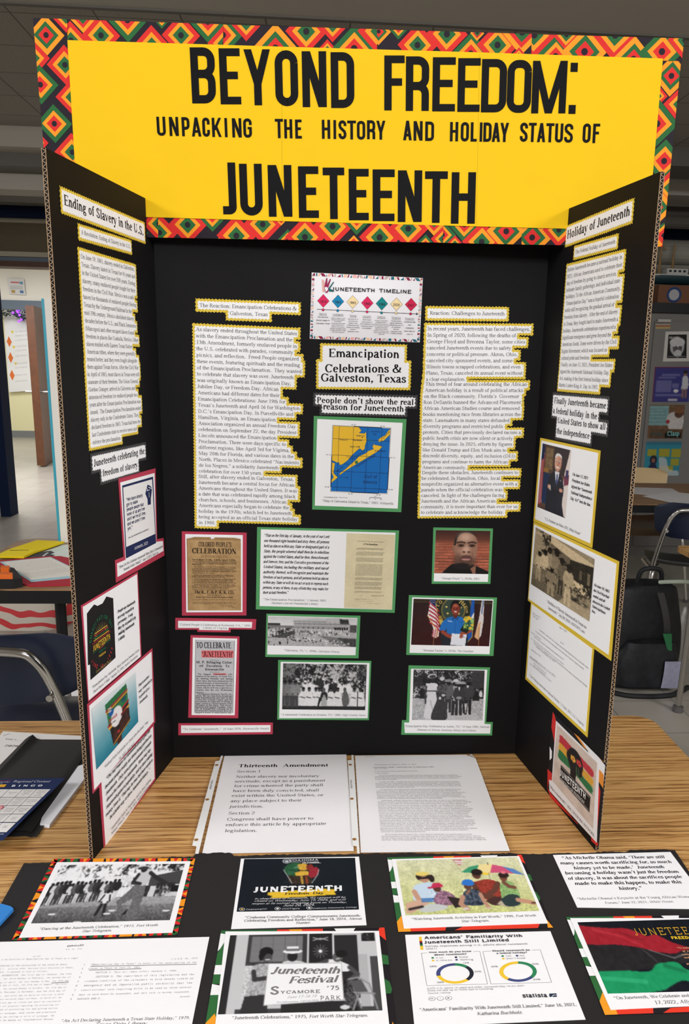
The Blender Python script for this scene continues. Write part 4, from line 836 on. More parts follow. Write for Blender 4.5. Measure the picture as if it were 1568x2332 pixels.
panel('caption_strip', 'bold two-line statement cut out on dark grey paper above the map', PC, [(['People don’t show the real', 'reason for Juneteenth'], [(0, 720.5, 917.2, 941.9, 922.2), (1, 735.3, 932, 919.3, 937.5)], 'l')], 'bold', CHAR, m=.0018, col=(22, 20, 22), cat_='heading', thr=.002)
panel('caption_strip', 'single-line yellow-edged heading about challenges, above the text right of centre', PC, [(['Reaction: Challenges to Juneteenth'], [(0, 977.5, 716.8, 1148, 718.6)], 'l')], m=.0032, cat_='heading')
T2 = '''In recent years, Juneteenth has faced challenges.
In Spring of 2020, following the deaths of
George Floyd and Breonna Taylor, some cities
canceled Juneteenth events due to safety
concerns or political pressure. Akron, Ohio,
canceled city-sponsored events, and some
Illinois towns scrapped celebrations, and even
Plano, Texas, canceled its annual event without
a clear explanation.
This trend of fear around celebrating the African
American holiday is a result of political attacks
on the Black community. Florida’s  Governor
Ron DeSantis banned the Advanced Placement
African American Studies course and removed
books mentioning race from libraries across the
state. Lawmakers in many states defunded
diversity programs and restricted public
protests. Cities that previously declared racism a
public health crisis are now silent or actively
denying the issue. In 2025, efforts by figures
like Donald Trump and Elon Musk aim to
discredit diversity, equity, and inclusion (DEI)
programs and continue to harm the African
American community.
Despite these obstacles, Juneteenth continues to
be celebrated. In Hamilton, Ohio, local
nonprofits organized an alternative event with a
parade when the official celebration was
canceled. In light of the challenges facing
Juneteenth and the African American
community, it is more important than ever for us
to celebrate and acknowledge the holiday.'''.split('\n')
panel('text_panel', 'tall ragged-edged text panel on yellow paper, right half of the middle black panel', PC, [(T2, [(0, 972.5, 752.5, 1206, 753.8), (8, 968.9, 867.3, 1058.8, 867.3), (9, 967.7, 878.4, 1198.4, 879), (12, 963.2, 919.8, 1184.6, 919.8), (23, 960.5, 1067.7, 1061.4, 1068.2), (24, 959.6, 1079.6, 1178.9, 1079.3), (31, 957.3, 1170, 1147.1, 1169.5)], 'l')])
# map
c = mounted('map_card', 'square green-bordered card with a blue and yellow coastal map', 'map', PC, [(714.1, 947.1), (925, 954.2), (913.1, 1166.2), (710.4, 1160)], [(722.2, 954), (916.1, 962.9), (904.8, 1158), (716.4, 1151.2)], GRN)
mz = lambda p: PC.ats([(700 + x / 6.533, 930 + y / 6.533) for x, y in p]); f = c.flat(); MY, MBL = (238, 190, 52), (22, 108, 186)
f.poly(mz([(366, 244), (1246, 284), (1190, 1276), (332, 1241)]), (200, 198, 190)); f.poly(mz([(380, 258), (1232, 298), (1178, 1262), (346, 1228)]), MBL)
LAND = [[(380, 258), (760, 276), (800, 330), (765, 365), (845, 372), (870, 345), (872, 450), (880, 470), (852, 560), (850, 600), (820, 626), (770, 595), (720, 640), (664, 690), (600, 770), (520, 830), (475, 842), (468, 800), (440, 806), (360, 770)], [(362, 800), (408, 815), (395, 900), (385, 960), (450, 1025), (352, 1108), (356, 1060), (385, 1020), (358, 960)], [(470, 995), (480, 960), (560, 905), (640, 830), (700, 780), (760, 715), (860, 668), (900, 632), (980, 605), (960, 560), (985, 545), (962, 516), (1010, 545), (1050, 550), (1115, 568), (1040, 640), (850, 755), (720, 830), (560, 930), (465, 1000)], [(1228, 305), (1225, 390), (1130, 480), (1060, 500), (1045, 470), (1090, 430), (1150, 400), (1200, 330)]]
for L in LAND: f.poly(mz(L), MY)
f.poly(mz([(868, 445), (910, 460), (990, 492), (985, 498), (890, 466)]), (50, 130, 120)); f.poly(mz([(700, 790), (745, 770), (748, 812), (725, 825)]), (50, 120, 80)); f.poly(mz([(760, 368), (845, 362), (820, 332), (806, 330)]), MBL)
def mline(a, b, w=2.4, co=(30, 34, 60)):
    (x0, y0), (x1, y1) = a, b; L = math.hypot(x1 - x0, y1 - y0); nx, ny = -(y1 - y0) / L * w, (x1 - x0) / L * w; f.poly(mz([(x0 + nx, y0 + ny), (x1 + nx, y1 + ny), (x1 - nx, y1 - ny), (x0 - nx, y0 - ny)]), co, f.n)
for a, b in (((472, 262), (435, 1232)), ((685, 272), (642, 1240)), ((897, 282), (850, 1250)), ((1108, 292), (1058, 1258)), ((374, 446), (1222, 488)), ((364, 690), (1212, 730)), ((356, 930), (1200, 966)), ((348, 1166), (1186, 1204))): mline(a, b)
f.n += f.step
for L in LAND:
    for a, b in zip(L, L[1:] + L[:1]): mline(a, b, 1.6, (40, 60, 60))
f.n += f.step
for a, b in (((685, 268), (1108, 288)), ((642, 1244), (1056, 1262)), ((361, 690), (345, 1166)), ((1213, 730), (1186, 1204))): mline(a, b, 5, (24, 26, 50))
c.done(f, 'map_drawing', 'blue sea and yellow land')
f = c.flat()
def mt(t, x0, y0, x1, y1, font='sans', co=(30, 34, 70), asp=1): put_line(f, t, mz([(x0, y0)])[0], mz([(x1, y1)])[0], font, co, asp)
mt('Gulf of', 835, 1032, 1036, 1036); mt('Mexico', 822, 1114, 1034, 1120); mt('Galveston Island', 722, 882, 1012, 700); mt('Galveston', 935, 352, 1078, 356); mt('Bay', 975, 392, 1028, 394); mt('Texas City', 718, 412, 848, 418, 'sansb')
mt('Santa Fe', 505, 474, 598, 478, 'sansb'); mt('La Marque', 690, 480, 812, 484, 'sansb'); mt('Bayou Vista', 630, 574, 765, 578, 'sansb'); mt('Galveston', 1020, 640, 1158, 644, 'sansb'); mt('West Bay', 745, 706, 850, 640); mt('West Bay', 430, 945, 535, 870); mt('Galveston Island', 572, 726, 745, 732); mt('State Park', 608, 752, 710, 758); mt('San Luis Pass', 468, 1030, 605, 1034); mt('Jamaica', 548, 832, 620, 834); mt('Bolivar Peninsula', 1118, 455, 1222, 345, 'sansb')
for x, y in ((812, 430), (489, 465), (768, 571), (1005, 631), (684, 468), (710, 810)): f.poly(circ(mz([(x, y)])[0], .0009, 8), (30, 30, 40))
for t, x, y in (('95° 00’', 650, 250), ('94° 50’', 1078, 272), ('29° 15’', 275, 694), ('29° 15’', 1228, 738), ('29° 00’', 255, 1172), ('29° 00’', 1200, 1212), ('95° 00’', 605, 1276), ('94° 50’', 1018, 1292)): mt(t.replace('°', '’'), x, y, x + 72, y + 3, 'sansb', (60, 60, 60))
mt('10 00 Meters NAD', 240, 1326, 445, 1332, 'sansb', (70, 70, 70)); mt('THE MAP ROOM', 460, 1328, 595, 1334, 'sansb', (90, 90, 90)); mt('km', 990, 1312, 1020, 1314, 'sans', (60, 60, 60)); mt('0        5        10', 915, 1352, 1102, 1360, 'sansb', (60, 60, 60)); mline((920, 1322), (1096, 1330), 3, (60, 60, 60))
put_line(f, '“Map of Galveston Island in Texas,” 2007, *Wikipedia*.', PC.at(732.9, 1142), PC.at(895.9, 1148.9), 'times', (40, 38, 42)); c.done(f, 'lettering')
# poster of 1890
c = mounted('poster_print', 'brown aged broadside poster print on red paper, left of the middle panel', 'poster', PC, [(413.9, 1209.9), (561.4, 1212.8), (560.9, 1401.3), (414.2, 1401.7)], [(421.9, 1216), (552.6, 1218.4), (552, 1393.3), (424, 1394)], RED)
pz = lambda x, y: (390 + x / 6.272, 1190 + y / 6.272)
pk = Pic(110, 150, (178, 144, 98)); pk.noise((0, 0, 1, 1), 12, 9, (1, .95, .8)).noise((0, 0, 1, 1), 7, 3); pk.rect(0, 0, 1, .04, (138, 104, 66), .5); pk.rect(0, 0, .03, 1, (150, 116, 76), .5)
pk.poly([(0, 0), (.16, 0), (.1, .015), (0, .03)], (236, 234, 232)); pk.poly([(.44, 0), (.52, 0), (.51, .02), (.45, .03)], (236, 234, 232)); pk.poly([(.86, 0), (1, 0), (1, .02), (.94, .012)], (236, 234, 232))
c.photo([pz(218, 200), pz(992, 217), pz(995, 1252), pz(238, 1252)], pk, 'poster_image', 'brown aged poster sheet')
f = c.flat(); K0 = (34, 26, 22)
for t, x0, y0, x1, y1, fo, asp in (('COLORED PEOPLE’S', 388, 338, 858, 346, 'didone', 2.1), ('CELEBRATION', 296, 434, 930, 446, 'didone', 1.25), ('At RICHMOND, VA.,', 426, 495, 820, 502, 'light', 1.2), ('October 15th, 16th, and 17th.', 300, 538, 928, 546, 'slab', .72), ('The R., F. & P. R. R. CO.', 330, 1010, 900, 1018, 'didone', 1.3), ('WILL SELL', 510, 1040, 720, 1042, 'slab', .6), ('Round-Trip Tickets at Specially Reduced Rates.', 352, 1070, 885, 1074, 'slab', 1.2), ('C. A. TAYLOR,', 708, 1190, 880, 1192, 'slab', .9), ('Traffic Manager.', 810, 1208, 912, 1210, 'slab', .9)):
    put_line(f, t, PC.at(*pz(x0, y0)), PC.at(*pz(x1, y1)), fo, K0, asp)
TP = '''“The chief object of this gathering is to establish a National|Thanksgiving Day for Freedom, to be annually observed by the|Negro Race.|The following is an outline of the programme for the occasion:|On the 15th the people will assemble at the Exposition Grounds.|Welcome addresses by the Governor and Mayor. Response by|Prominent Colored Men. The appointment of a committee to select|and recommend the day to be annually celebrated by the colored|people throughout the country.|On the 16th grand parade to the Exposition Grounds, com-|posed of all organizations of colored people. The report|of the committee and the adoption of the day.|On the 17th, and last day, general speech-making and praise|to God for the blessing of freedom. Fire-Works at night.|Each day there will be on the grounds all kinds of amuse-|ments and attractions, such as are exhibited at Expositions, &c.|Speakers from all over the country, Hon. B. K. Bruce, Hon.|John M. Langston, Hon. J. C. Price, T. T. of North Carolina,|and Hon. E. W. Simmons, President Savings Bank, Richmond,|will be among the noted speakers for the occasion.”'''.split('|')
ys = [575, 592, 604, 634, 655, 670, 687, 702, 722, 750, 765, 782, 808, 824, 845, 862, 885, 902, 919, 936]
for t, y in zip(TP, ys):
    L = len(t) / 62; ind = 30 if t[0] in '“TOES' and y != 592 else 0; x1 = 298 + 632 * min(1, L + .03); put_line(f, t, PC.at(*pz(298 + ind, y)), PC.at(*pz(max(x1, 400), y + 5)), 'slab', (60, 46, 34), .95)
for t, y in (('will return them on the fine date around the celebration and return home on the same', 1102), ('Agents of the Richmond, Fredericksburg and Potomac Railroad Company will', 1140), ('cheerfully furnish information as to rates and schedule of trains for this occasion.', 1158)): put_line(f, t, PC.at(*pz(302, y)), PC.at(*pz(926, y + 3)), 'slab', (80, 62, 46), .9)
for y in (550, 953):
    a, b = PC.at(*pz(300, y)), PC.at(*pz(930, y + 5)); f.poly([a, b, b - vec(0, .0005), a - vec(0, .0005)], K0)
c.done(f, 'lettering', 'heavy black poster type')
c = mounted('caption_strip', 'red-backed caption for the brown broadside poster, stepped lower edge', 'caption', PC, [(399.1, 1406.8), (583.4, 1409.7), (581.8, 1433.6), (525.2, 1432.8), (524.7, 1439.8), (449.3, 1438.7), (449.3, 1433.6), (399.1, 1433.6)], [(405.6, 1413.5), (574.2, 1416), (572.9, 1429.6), (520.7, 1428.7), (520, 1435), (453.5, 1434), (453.5, 1429.5), (405.6, 1429.5)], RED)
c.lines([('“Colored People’s Celebration at Richmond, VA.,” 1890,', 407.5, 1423.6, 571, 1426.4), ('*Library of Virginia.', 461.7, 1431, 518.3, 1432.3)], 'times', (40, 38, 42))
# proclamation
c = mounted('document_card', 'wide green-bordered card with script text beside a cream proclamation sheet', 'document', PC, [(585.2, 1200), (908.2, 1207.9), (898.1, 1395.4), (582.3, 1387.5)], [(593.9, 1205.2), (899.9, 1213), (892.1, 1388), (590.8, 1379.7)], GRN)
pk = Pic(90, 140, (222, 210, 172)); pk.noise((0, 0, 1, 1), 6, 20, (1, 1, .9)).noise((0, 0, 1, 1), 3, 3)
c.photo([(788.8, 1213.9), (899, 1217.5), (892, 1387.5), (782.5, 1383.8)], pk, 'proclamation_image', 'cream proclamation sheet')
f = c.flat(); TS = '''“That on the first day of January, in the year of our Lord|one thousand eight hundred and sixty-three, all persons|held as slaves within any State or designated part of a|State, the people whereof shall then be in rebellion|against the United States, shall be then, thenceforward,|and forever, free; and the Executive government of the|United States, including the military and naval|authority thereof, will recognize and maintain the|freedom of such persons, and all persons held as slaves|within any State or will do no act or acts to repress such|persons, or any of them, in any efforts they may make for|their actual freedom.”'''.split('|')
rr_ = c.para(TS, [(0, 600.8, 1221.7, 749.7, 1225), (10, 597.9, 1340, 745.9, 1344), (11, 597.9, 1351.8, 656, 1351.8)], 'script', draw=False)
for i, t in enumerate(TS):
    a = rr_[i][0]; b = a + (PC.at(748.5 - i * .3, 1225 + i * 11.9) - PC.at(600.3 - i * .3, 1221.7 + i * 11.85)) if i < 11 else rr_[i][1]; put_line(f, t, a, b, 'script', (24, 22, 24), em=.0074)
c.lines([('“The Emancipation Proclamation,” 1 January 1863,', 599, 1366.3, 743, 1369.2), ('*Abraham Lincoln Presidential Library.', 616.4, 1374.6, 725, 1377)], 'times', (40, 38, 42), fl=f)
qz = lambda x, y: PC.at(570 + x / 4.48, 1190 + y / 4.48)
put_line(f, 'BY THE PRESIDENT OF THE UNITED STATES OF AMERICA:', qz(1087, 190), qz(1360, 202), 'slab', (50, 44, 36)); put_line(f, 'A Proclamation.', qz(1146, 226), qz(1300, 232), 'didone', (40, 36, 30), 1.2)
random.seed(3); wd = 'whereas on the twenty second day of september in year our lord one thousand eight hundred and sixty two a proclamation was issued by president of united states containing among other things following to wit that first january all persons held as slaves within any state or designated part shall be then thenceforward forever free executive government'.split()
def gib(n):
    s_ = ''
    while len(s_) < n: s_ += random.choice(wd) + ' '
    return s_[:n].strip()
for y0, y1, n in ((255, 278, 4), (292, 338, 6), (352, 405, 7), (416, 545, 16), (556, 588, 5), (598, 640, 6), (648, 680, 5), (694, 716, 3)):
    for i in range(n):
        y = y0 + (y1 - y0) * (i + .8) / n; x0 = 1082 - (y - 255) * .055 + (14 if i == 0 else 0); k = random.uniform(.985, 1) if i < n - 1 else random.uniform(.3, .9); put_line(f, gib(62), qz(x0, y), qz(x0 + 276 * k, y + 9 * k), 'times', (84, 76, 62), .95)
put_line(f, 'Abraham Lincoln', qz(1225, 752), qz(1358, 752), 'hand', (50, 46, 44), 1.4); put_line(f, 'William H Seward', qz(1062, 784), qz(1180, 784), 'hand', (50, 46, 44), 1.2); put_line(f, 'By the President:', qz(1098, 748), qz(1150, 749), 'times', (50, 46, 44)); put_line(f, 'Secretary of State.', qz(1184, 785), qz(1236, 786), 'times', (50, 46, 44)); put_line(f, gib(60), qz(1062, 800), qz(1255, 805), 'times', (90, 80, 66), .8); put_line(f, gib(30), qz(1184, 822), qz(1322, 830), 'times', (90, 80, 66), .8)
c.done(f, 'lettering')
# newspaper clipping
c = mounted('newspaper_clipping', 'narrow grey newspaper clipping with a pink-marked headline, on red paper', 'newspaper clipping', PC, [(433.8, 1446), (545.1, 1449.1), (542.3, 1635.2), (428.3, 1634)], [(439, 1451.8), (539.9, 1454), (534.3, 1628.2), (436.2, 1627.7)], RED)
nz = lambda x, y: PC.at(390 + x / 6.272, 1430 + y / 6.272); f = c.flat(); f.poly([nz(345, 165), nz(903, 177), nz(878, 1208), nz(330, 1205)], (196, 196, 198)); PK = (224, 120, 122)
f.poly([nz(432, 318), nz(890, 318), nz(888, 425), nz(432, 418)], PK); f.poly([nz(597, 643), nz(788, 645), nz(788, 670), nz(597, 668)], PK)
for a, b in (((347, 165), (332, 1205)), ((901, 177), (876, 1208))): f.poly([nz(*a), nz(a[0] + 5, a[1]), nz(b[0] + 5, b[1]), nz(*b)], (50, 50, 54))
for x0, y0, x1 in ((548, 453, 690), (548, 624, 688)): f.poly([nz(x0, y0), nz(x1, y0 + 2), nz(x1, y0 + 6), nz(x0, y0 + 4)], (40, 40, 44))
for t, x0, y0, x1, y1, fo, co, asp in (('TO CELEBRATE', 360, 282, 855, 288, 'didone', (26, 26, 32), 2.0), ('‘JUNETEENTH’', 435, 408, 886, 416, 'didone', (84, 24, 34), 2.0), ('M. P. Bringing Color-', 356, 500, 880, 506, 'slab', (26, 26, 32), 1), ('ed   Excursion   To', 403, 550, 833, 556, 'slab', (26, 26, 32), 1), ('Brownsville', 483, 602, 755, 604, 'slab', (26, 26, 32), 1)): put_line(f, t, nz(x0, y0), nz(x1, y1), fo, co, asp)
TN = '''  The   biggest   “Juneteenth”   cele-|bration in the history of South Tex-|as,  starting  Monday  and  lasting|three days, has been planned by the|colored people of Brownsville, co-|operating with the Missouri Pacific|Lines, which will run a special ex-|cursion  into  the  city  Wednesday|morning.|  Throughout Missouri Pacific ter-|ritory the fact has been broadcast|that watermelons are ripe in the|Lower Rio Grande Valley, and the|excursion is expected to bring a|huge crowd of colored people from|all parts of the state. The excur-|sionists will spend Tuesday, June|19, in Kingsville coming on to|Brownsville colored people have ar-|ranged in honor of emancipation day.'''.split('|')
for i, t in enumerate(TN):
    y = 664 + i * 32.3 - max(0, i - 8) * 6.0; x0 = 358 - i * .7; put_line(f, t, nz(x0, y), nz(x0 + (522 if i != 8 else 118), y + 3), 'slab', (52, 50, 56), .95)
c.done(f, 'lettering')
c = mounted('caption_strip', 'long narrow red-backed caption strip at the foot of the middle panel', 'caption', PC, [(405.9, 1646.8), (621.2, 1645.2), (620.7, 1671.6), (405.9, 1673.9)], [(412.3, 1651.6), (615.6, 1650.8), (615.3, 1666.3), (412.3, 1668.7)], RED)
c.lines([('“To Celebrate ‘Juneteenth,’” 18 June 1928, *Brownsville Herald.', 416, 1662, 612.9, 1660.4)], 'times', (40, 38, 42))
# black and white town view
c = mounted('photo_card', 'green-bordered panoramic black and white photo of a grand seaside building', 'photo', PC, [(606.4, 1397.2), (820.2, 1402), (815.9, 1498.8), (603.8, 1495.6)], [(610, 1401.7), (813.4, 1406.9), (809, 1491.6), (608, 1489.9)], GRN)
p = Pic(200, 66, (206, 206, 204)); p.grad(0, 0, 1, .3, (198, 198, 198), (222, 222, 220)); p.noise((0, 0, 1, .3), 6, 12)
p.rect(0, .3, .3, .42, (120, 120, 118)); p.rect(0, .22, .14, .3, (60, 60, 60)); p.rect(.9, .25, 1, .5, (80, 80, 80))
p.poly([(.28, .12), (.34, .09), (.64, .07), (.66, .03), (.8, .03), (.82, .07), (.9, .06), (.92, .26), (.92, .5), (.3, .45)], (186, 186, 182)); p.poly([(.8, .05), (.9, .06), (.91, .24), (.81, .22)], (52, 52, 52)); p.rect(.29, .13, .66, .16, (150, 150, 146)); p.rect(.3, .21, .92, .235, (128, 128, 126)); p.rect(.3, .3, .92, .32, (120, 120, 118))
for i in range(44): x = .3 + i * .0138; p.rect(x, .33, x + .006, .4, (60, 60, 60)); p.rect(x, .16, x + .003, .2, (110, 110, 108)); p.rect(x, .24, x + .004, .28, (96, 96, 96))
for i in range(6): p.ell(.76 + i * .026, .38, .009, .05, (26, 26, 26))
p.poly([(0, .42), (.3, .4), (.6, .46), (1, .5), (1, 1), (0, 1)], (176, 176, 172)); p.poly([(.55, .62), (.8, .68), (1, .7), (1, 1), (.85, .98), (.7, .8)], (120, 120, 118)); p.poly([(.78, .7), (1, .72), (1, 1), (.93, .98)], (70, 70, 70))
p.leaf((0, .38, .3, .72), (34, 34, 34), (210, 210, 206), 1.6, .1); p.poly([(.05, .7), (.3, .45), (.31, .56), (.2, .72)], (70, 70, 70)); p.noise((0, .4, 1, 1), 26, 1.5)
for i in range(70): x, y = p.r.uniform(.33, .93), p.r.uniform(.42, .58); p.rect(x, y, x + .006, y + .06, (40, 40, 40) if p.r.random() < .6 else (236, 236, 232))
for i in range(60): x = p.r.uniform(.2, .95); y = .74 + (x - .3) * .28 + p.r.uniform(-.07, .07); p.ell(x, y, .01, .02, (46, 46, 46) if i % 2 else (220, 220, 216))
for x, y in ((.07, .95), (.13, .85), (.14, .86), (.22, .83), (.01, .84), (.34, .98)): p.rect(x, y, x + .008, y + .09, (24, 24, 24))
c.photo([(610, 1403), (812.7, 1407.7), (809.9, 1473), (609, 1469.2)], p.gray().blur(1), label='panoramic black and white view'); c.lines([('“Galveston, TX,” c. 1890s, *Galveston History*.', 646, 1482.1, 774.3, 1486)], 'times', (50, 48, 52))
# group photo
c = mounted('photo_card', 'green-bordered black and white photo of a seated crowd dressed in white', 'photo', PC, [(633, 1502.8), (845.2, 1504.9), (839.4, 1639.7), (630.8, 1638.5)], [(639, 1506.8), (841, 1509.3), (836.6, 1634.9), (635.3, 1634.9)], GRN)
p = Pic(200, 108, (90, 90, 90)); p.leaf((0, 0, 1, .5), (30, 30, 30), (196, 196, 192), 1.7, .08); p.rect(.9, 0, 1, .35, (40, 40, 40), .6); p.rect(0, 0, .16, .35, (50, 50, 50), .5)
p.rect(.17, .52, .98, .92, (196, 196, 194)); p.rect(0, .4, .17, .95, (96, 96, 96)); p.rect(0, .92, 1, 1, (44, 44, 44)); p.noise((.17, .5, 1, .92), 40, 1.6)
for i, x in enumerate((.03, .09, .155)): p.man(x, .94, .58, (110 + i * 12,) * 3, (70, 70, 70), (76, 70, 70), w=.1)
for i, x in enumerate((.27, .33, .38, .48, .52, .58, .63, .68, .74, .79)): p.curve([(x - .04, .62), (x - .02, .44), (x + .02, .44), (x + .04, .62)], (46, 46, 46) if i in (3, 5, 6) else (228, 228, 226)); p.ell(x, .41 - .05 * (i % 2), .016, .04, (66, 62, 62)); p.ell(x, .385 - .05 * (i % 2), .018, .022, (30, 30, 30) if i % 3 else (230, 230, 230))
p.curve([(.39, .46), (.41, .3), (.46, .3), (.48, .46)], (50, 50, 50)); p.ell(.435, .28, .016, .04, (180, 176, 172)); p.rect(.418, .225, .452, .26, (24, 24, 24))
for i, x in enumerate((.25, .32, .40, .44, .58, .66, .86, .93)): p.curve([(x - .055, .9), (x - .03, .62), (x + .03, .62), (x + .06, .9)], (226, 226, 224)); p.ell(x, .56, .018, .045, (84, 78, 76)); p.ell(x, .53, .019, .026, (30, 30, 30)); p.line([(x - .03, .72), (x + .02, .74)], .012, (90, 84, 80))
p.curve([(.45, .75), (.47, .62), (.53, .62), (.54, .76), (.52, .8), (.46, .8)], (44, 44, 44)); p.ell(.495, .56, .018, .045, (90, 84, 80)); p.poly([(.44, .74), (.47, .74), (.44, .92), (.42, .92)], (34, 34, 34)); p.curve([(.46, .9), (.48, .72), (.52, .72), (.53, .9)], (170, 170, 168)); p.ell(.5, .7, .015, .035, (150, 146, 142))
p.curve([(.71, .76), (.73, .6), (.77, .6), (.8, .78), (.78, .9), (.73, .9)], (96, 96, 96)); p.ell(.745, .55, .018, .045, (84, 78, 76)); p.line([(.9, .6), (.9, .95)], .01, (40, 40, 40)); p.ell(.955, .57, .016, .035, (20, 20, 20)); p.noise((0, 0, 1, 1), 18, 1.3)
c.photo([(644.2, 1510), (834.9, 1512.8), (831, 1616.5), (642, 1614.7)], p.gray().blur(1), label='black and white group photo'); c.lines([('“A Juneteenth Celebration in Houston, TX,” 1880, *High Country News*.', 639, 1628.5, 832.8, 1629.9)], 'times', (46, 44, 48))
# portrait before bricks
c = mounted('photo_card', 'green-bordered colour portrait of a man in a black hooded top before brickwork', 'photo', PC, [(986, 1201), (1121.7, 1203.5), (1115.9, 1329.3), (982.2, 1329.3)], [(991.6, 1206.8), (1115.6, 1208.7), (1110, 1324.7), (986.8, 1323.6)], GRN)
p = Pic(150, 122, (150, 84, 62))
for j in range(16):
    for i in range(-1, 8): x0, y0 = i * .165 + (j % 2) * .08, j * .066; s_ = p.r.uniform(.88, 1.1); p.rect(x0, y0, x0 + .157, y0 + .057, (172 * s_, 96 * s_, 72 * s_))
    p.rect(0, j * .066 - .009, 1, j * .066, (86, 52, 42))
p.grad(0, 0, 1, .2, (60, 34, 30), (96, 54, 42)); p.grad(0, .2, 1, .3, (96, 54, 42), (140, 80, 60)); p.noise((0, .28, 1, 1), 10, 2)
p.curve([(.1, 1.05), (.26, .84), (.38, .76), (.62, .76), (.78, .82), (1.02, 1.02)], (22, 20, 20)); p.poly([(.66, .88), (.76, .78), (.76, 1), (.71, 1)], (140, 98, 78))
p.ell(.345, .42, .03, .09, (140, 100, 82)); p.curve([(.35, .3), (.4, .1), (.52, .03), (.66, .06), (.76, .2), (.77, .45), (.74, .68), (.62, .85), (.52, .86), (.42, .76), (.37, .55)], (150, 110, 90), 1)
p.curve([(.34, .34), (.37, .14), (.48, .02), (.62, .01), (.73, .12), (.76, .3), (.73, .14), (.6, .06), (.47, .08), (.4, .2), (.375, .34)], (44, 38, 36)); p.ell(.55, .16, .12, .1, (206, 172, 150), soft=1.2, al=.8); p.ell(.57, .45, .07, .1, (206, 170, 148), soft=1.1, al=.8); p.ell(.46, .54, .06, .09, (190, 152, 130), soft=1.2, al=.6)
p.ell(.58, .72, .17, .13, (84, 58, 48), soft=.8, al=.85); p.ell(.42, .68, .07, .16, (92, 66, 54), soft=.9, al=.7)
for x in (.475, .675): p.line([(x - .075, .285), (x, .265), (x + .07, .285)], .026, (54, 40, 34)); p.ell(x, .345, .06, .035, (78, 54, 44), soft=.6); p.ell(x, .35, .034, .016, (60, 42, 34)); p.ell(x, .35, .014, .017, (20, 14, 12))
p.ell(.53, .495, .03, .02, (88, 60, 50), soft=.6); p.ell(.62, .495, .03, .02, (88, 60, 50), soft=.6); p.ell(.575, .63, .1, .035, (112, 70, 66)); p.ell(.575, .66, .08, .03, (178, 128, 122)); p.line([(.48, .635), (.67, .635)], .012, (60, 36, 34)); p.line([(.5, .6), (.575, .585), (.65, .6)], .016, (70, 48, 42))
p.line([(.47, .5), (.43, .6)], .008, (120, 84, 70)); p.line([(.67, .49), (.71, .58)], .008, (112, 78, 66)); p.ell(.51, .82, .15, .07, (30, 26, 26), soft=.5)
c.photo([(991.6, 1206.8), (1115.6, 1208.7), (1110.8, 1307), (987.8, 1304.8)], p.blur(1), label='colour portrait print'); c.lines([('“George Floyd,” c. 2010s, *BBC*.', 1003.4, 1318.6, 1092.2, 1319.8)], 'times', (50, 48, 52))
# woman with flowers
c = mounted('photo_card', 'green-bordered colour photo of a woman in a blue shirt holding flowers between flags', 'photo', PC, [(930.4, 1354.9), (1130.9, 1360.7), (1122.8, 1493.5), (924.2, 1491.1)], [(938, 1359.9), (1122.8, 1365), (1113.6, 1489.3), (931.9, 1486.2)], GRN)
p = Pic(200, 118, (48, 22, 22)); p.grad(0, 0, 1, .12, (56, 44, 30), (40, 26, 24)); p.rect(.0, .05, 1, .08, (84, 72, 48), .6); p.grad(0, .12, 1, 1, (46, 26, 26), (58, 22, 20)); p.noise((0, 0, 1, 1), 4, 6)
p.ell(.51, .22, .235, .42, (196, 160, 72)); p.ell(.51, .22, .225, .40, (34, 42, 36)); p.ell(.51, .22, .15, .27, (196, 160, 72)); p.ell(.51, .22, .142, .255, (54, 70, 60)); p.poly([(.3, .38), (.36, .35), (.4, .48), (.37, .58)], (206, 172, 70)); p.poly([(.72, .35), (.66, .36), (.63, .46), (.68, .5)], (206, 172, 70))
for x, y in ((.42, .16), (.6, .17), (.44, .3), (.58, .3)): p.ell(x, y, .014, .02, (214, 188, 100))
def flagpic(p, pts, base): p.poly(pts, base)
p.poly([(.205, 0), (.27, 0), (.3, .22), (.35, .62), (.345, .8), (.3, .84), (.26, .8), (.27, .62), (.19, .36), (.21, .1)], (232, 226, 224))
for k in range(6): y = .1 + k * .085; p.line([(.2 + .004 * k, y - .02), (.27 + k * .008, y + .06), (.33 + .004 * k, y + .16)], .017, (166, 40, 56))
p.poly([(.205, 0), (.275, 0), (.285, .16), (.21, .07)], (34, 44, 84))
for i in range(10): p.ell(.22 + (i % 4) * .017, .03 + (i // 4) * .04, .005, .007, (220, 220, 230))
for x in (.275, .3, .325): p.line([(x, .66), (x - .006, .82)], .011, (170, 40, 50))
p.line([(.19, .36), (.27, .55), (.33, .7), (.32, .84)], .008, (206, 140, 60)); p.line([(.285, .84), (.283, 1)], .007, (170, 120, 70))
p.poly([(.73, .0), (.77, 0), (.775, .4), (.77, .78), (.72, .92), (.7, .88), (.72, .5)], (30, 84, 166)); p.poly([(.73, .4), (.775, .26), (.775, .5)], (226, 222, 226)); p.line([(.77, .64), (.77, .8), (.71, .93)], .008, (200, 160, 70))
p.poly([(.86, .0), (.89, 0), (.9, .45), (.885, .76), (.85, .86), (.8, .8), (.84, .4)], (214, 206, 204)); p.poly([(.84, .5), (.87, .46), (.85, .86), (.8, .8)], (216, 168, 120)); p.poly([(.87, .0), (.885, 0), (.88, .3), (.865, .3)], (96, 120, 160)); p.line([(.855, .6), (.86, 1)], .007, (176, 122, 70))
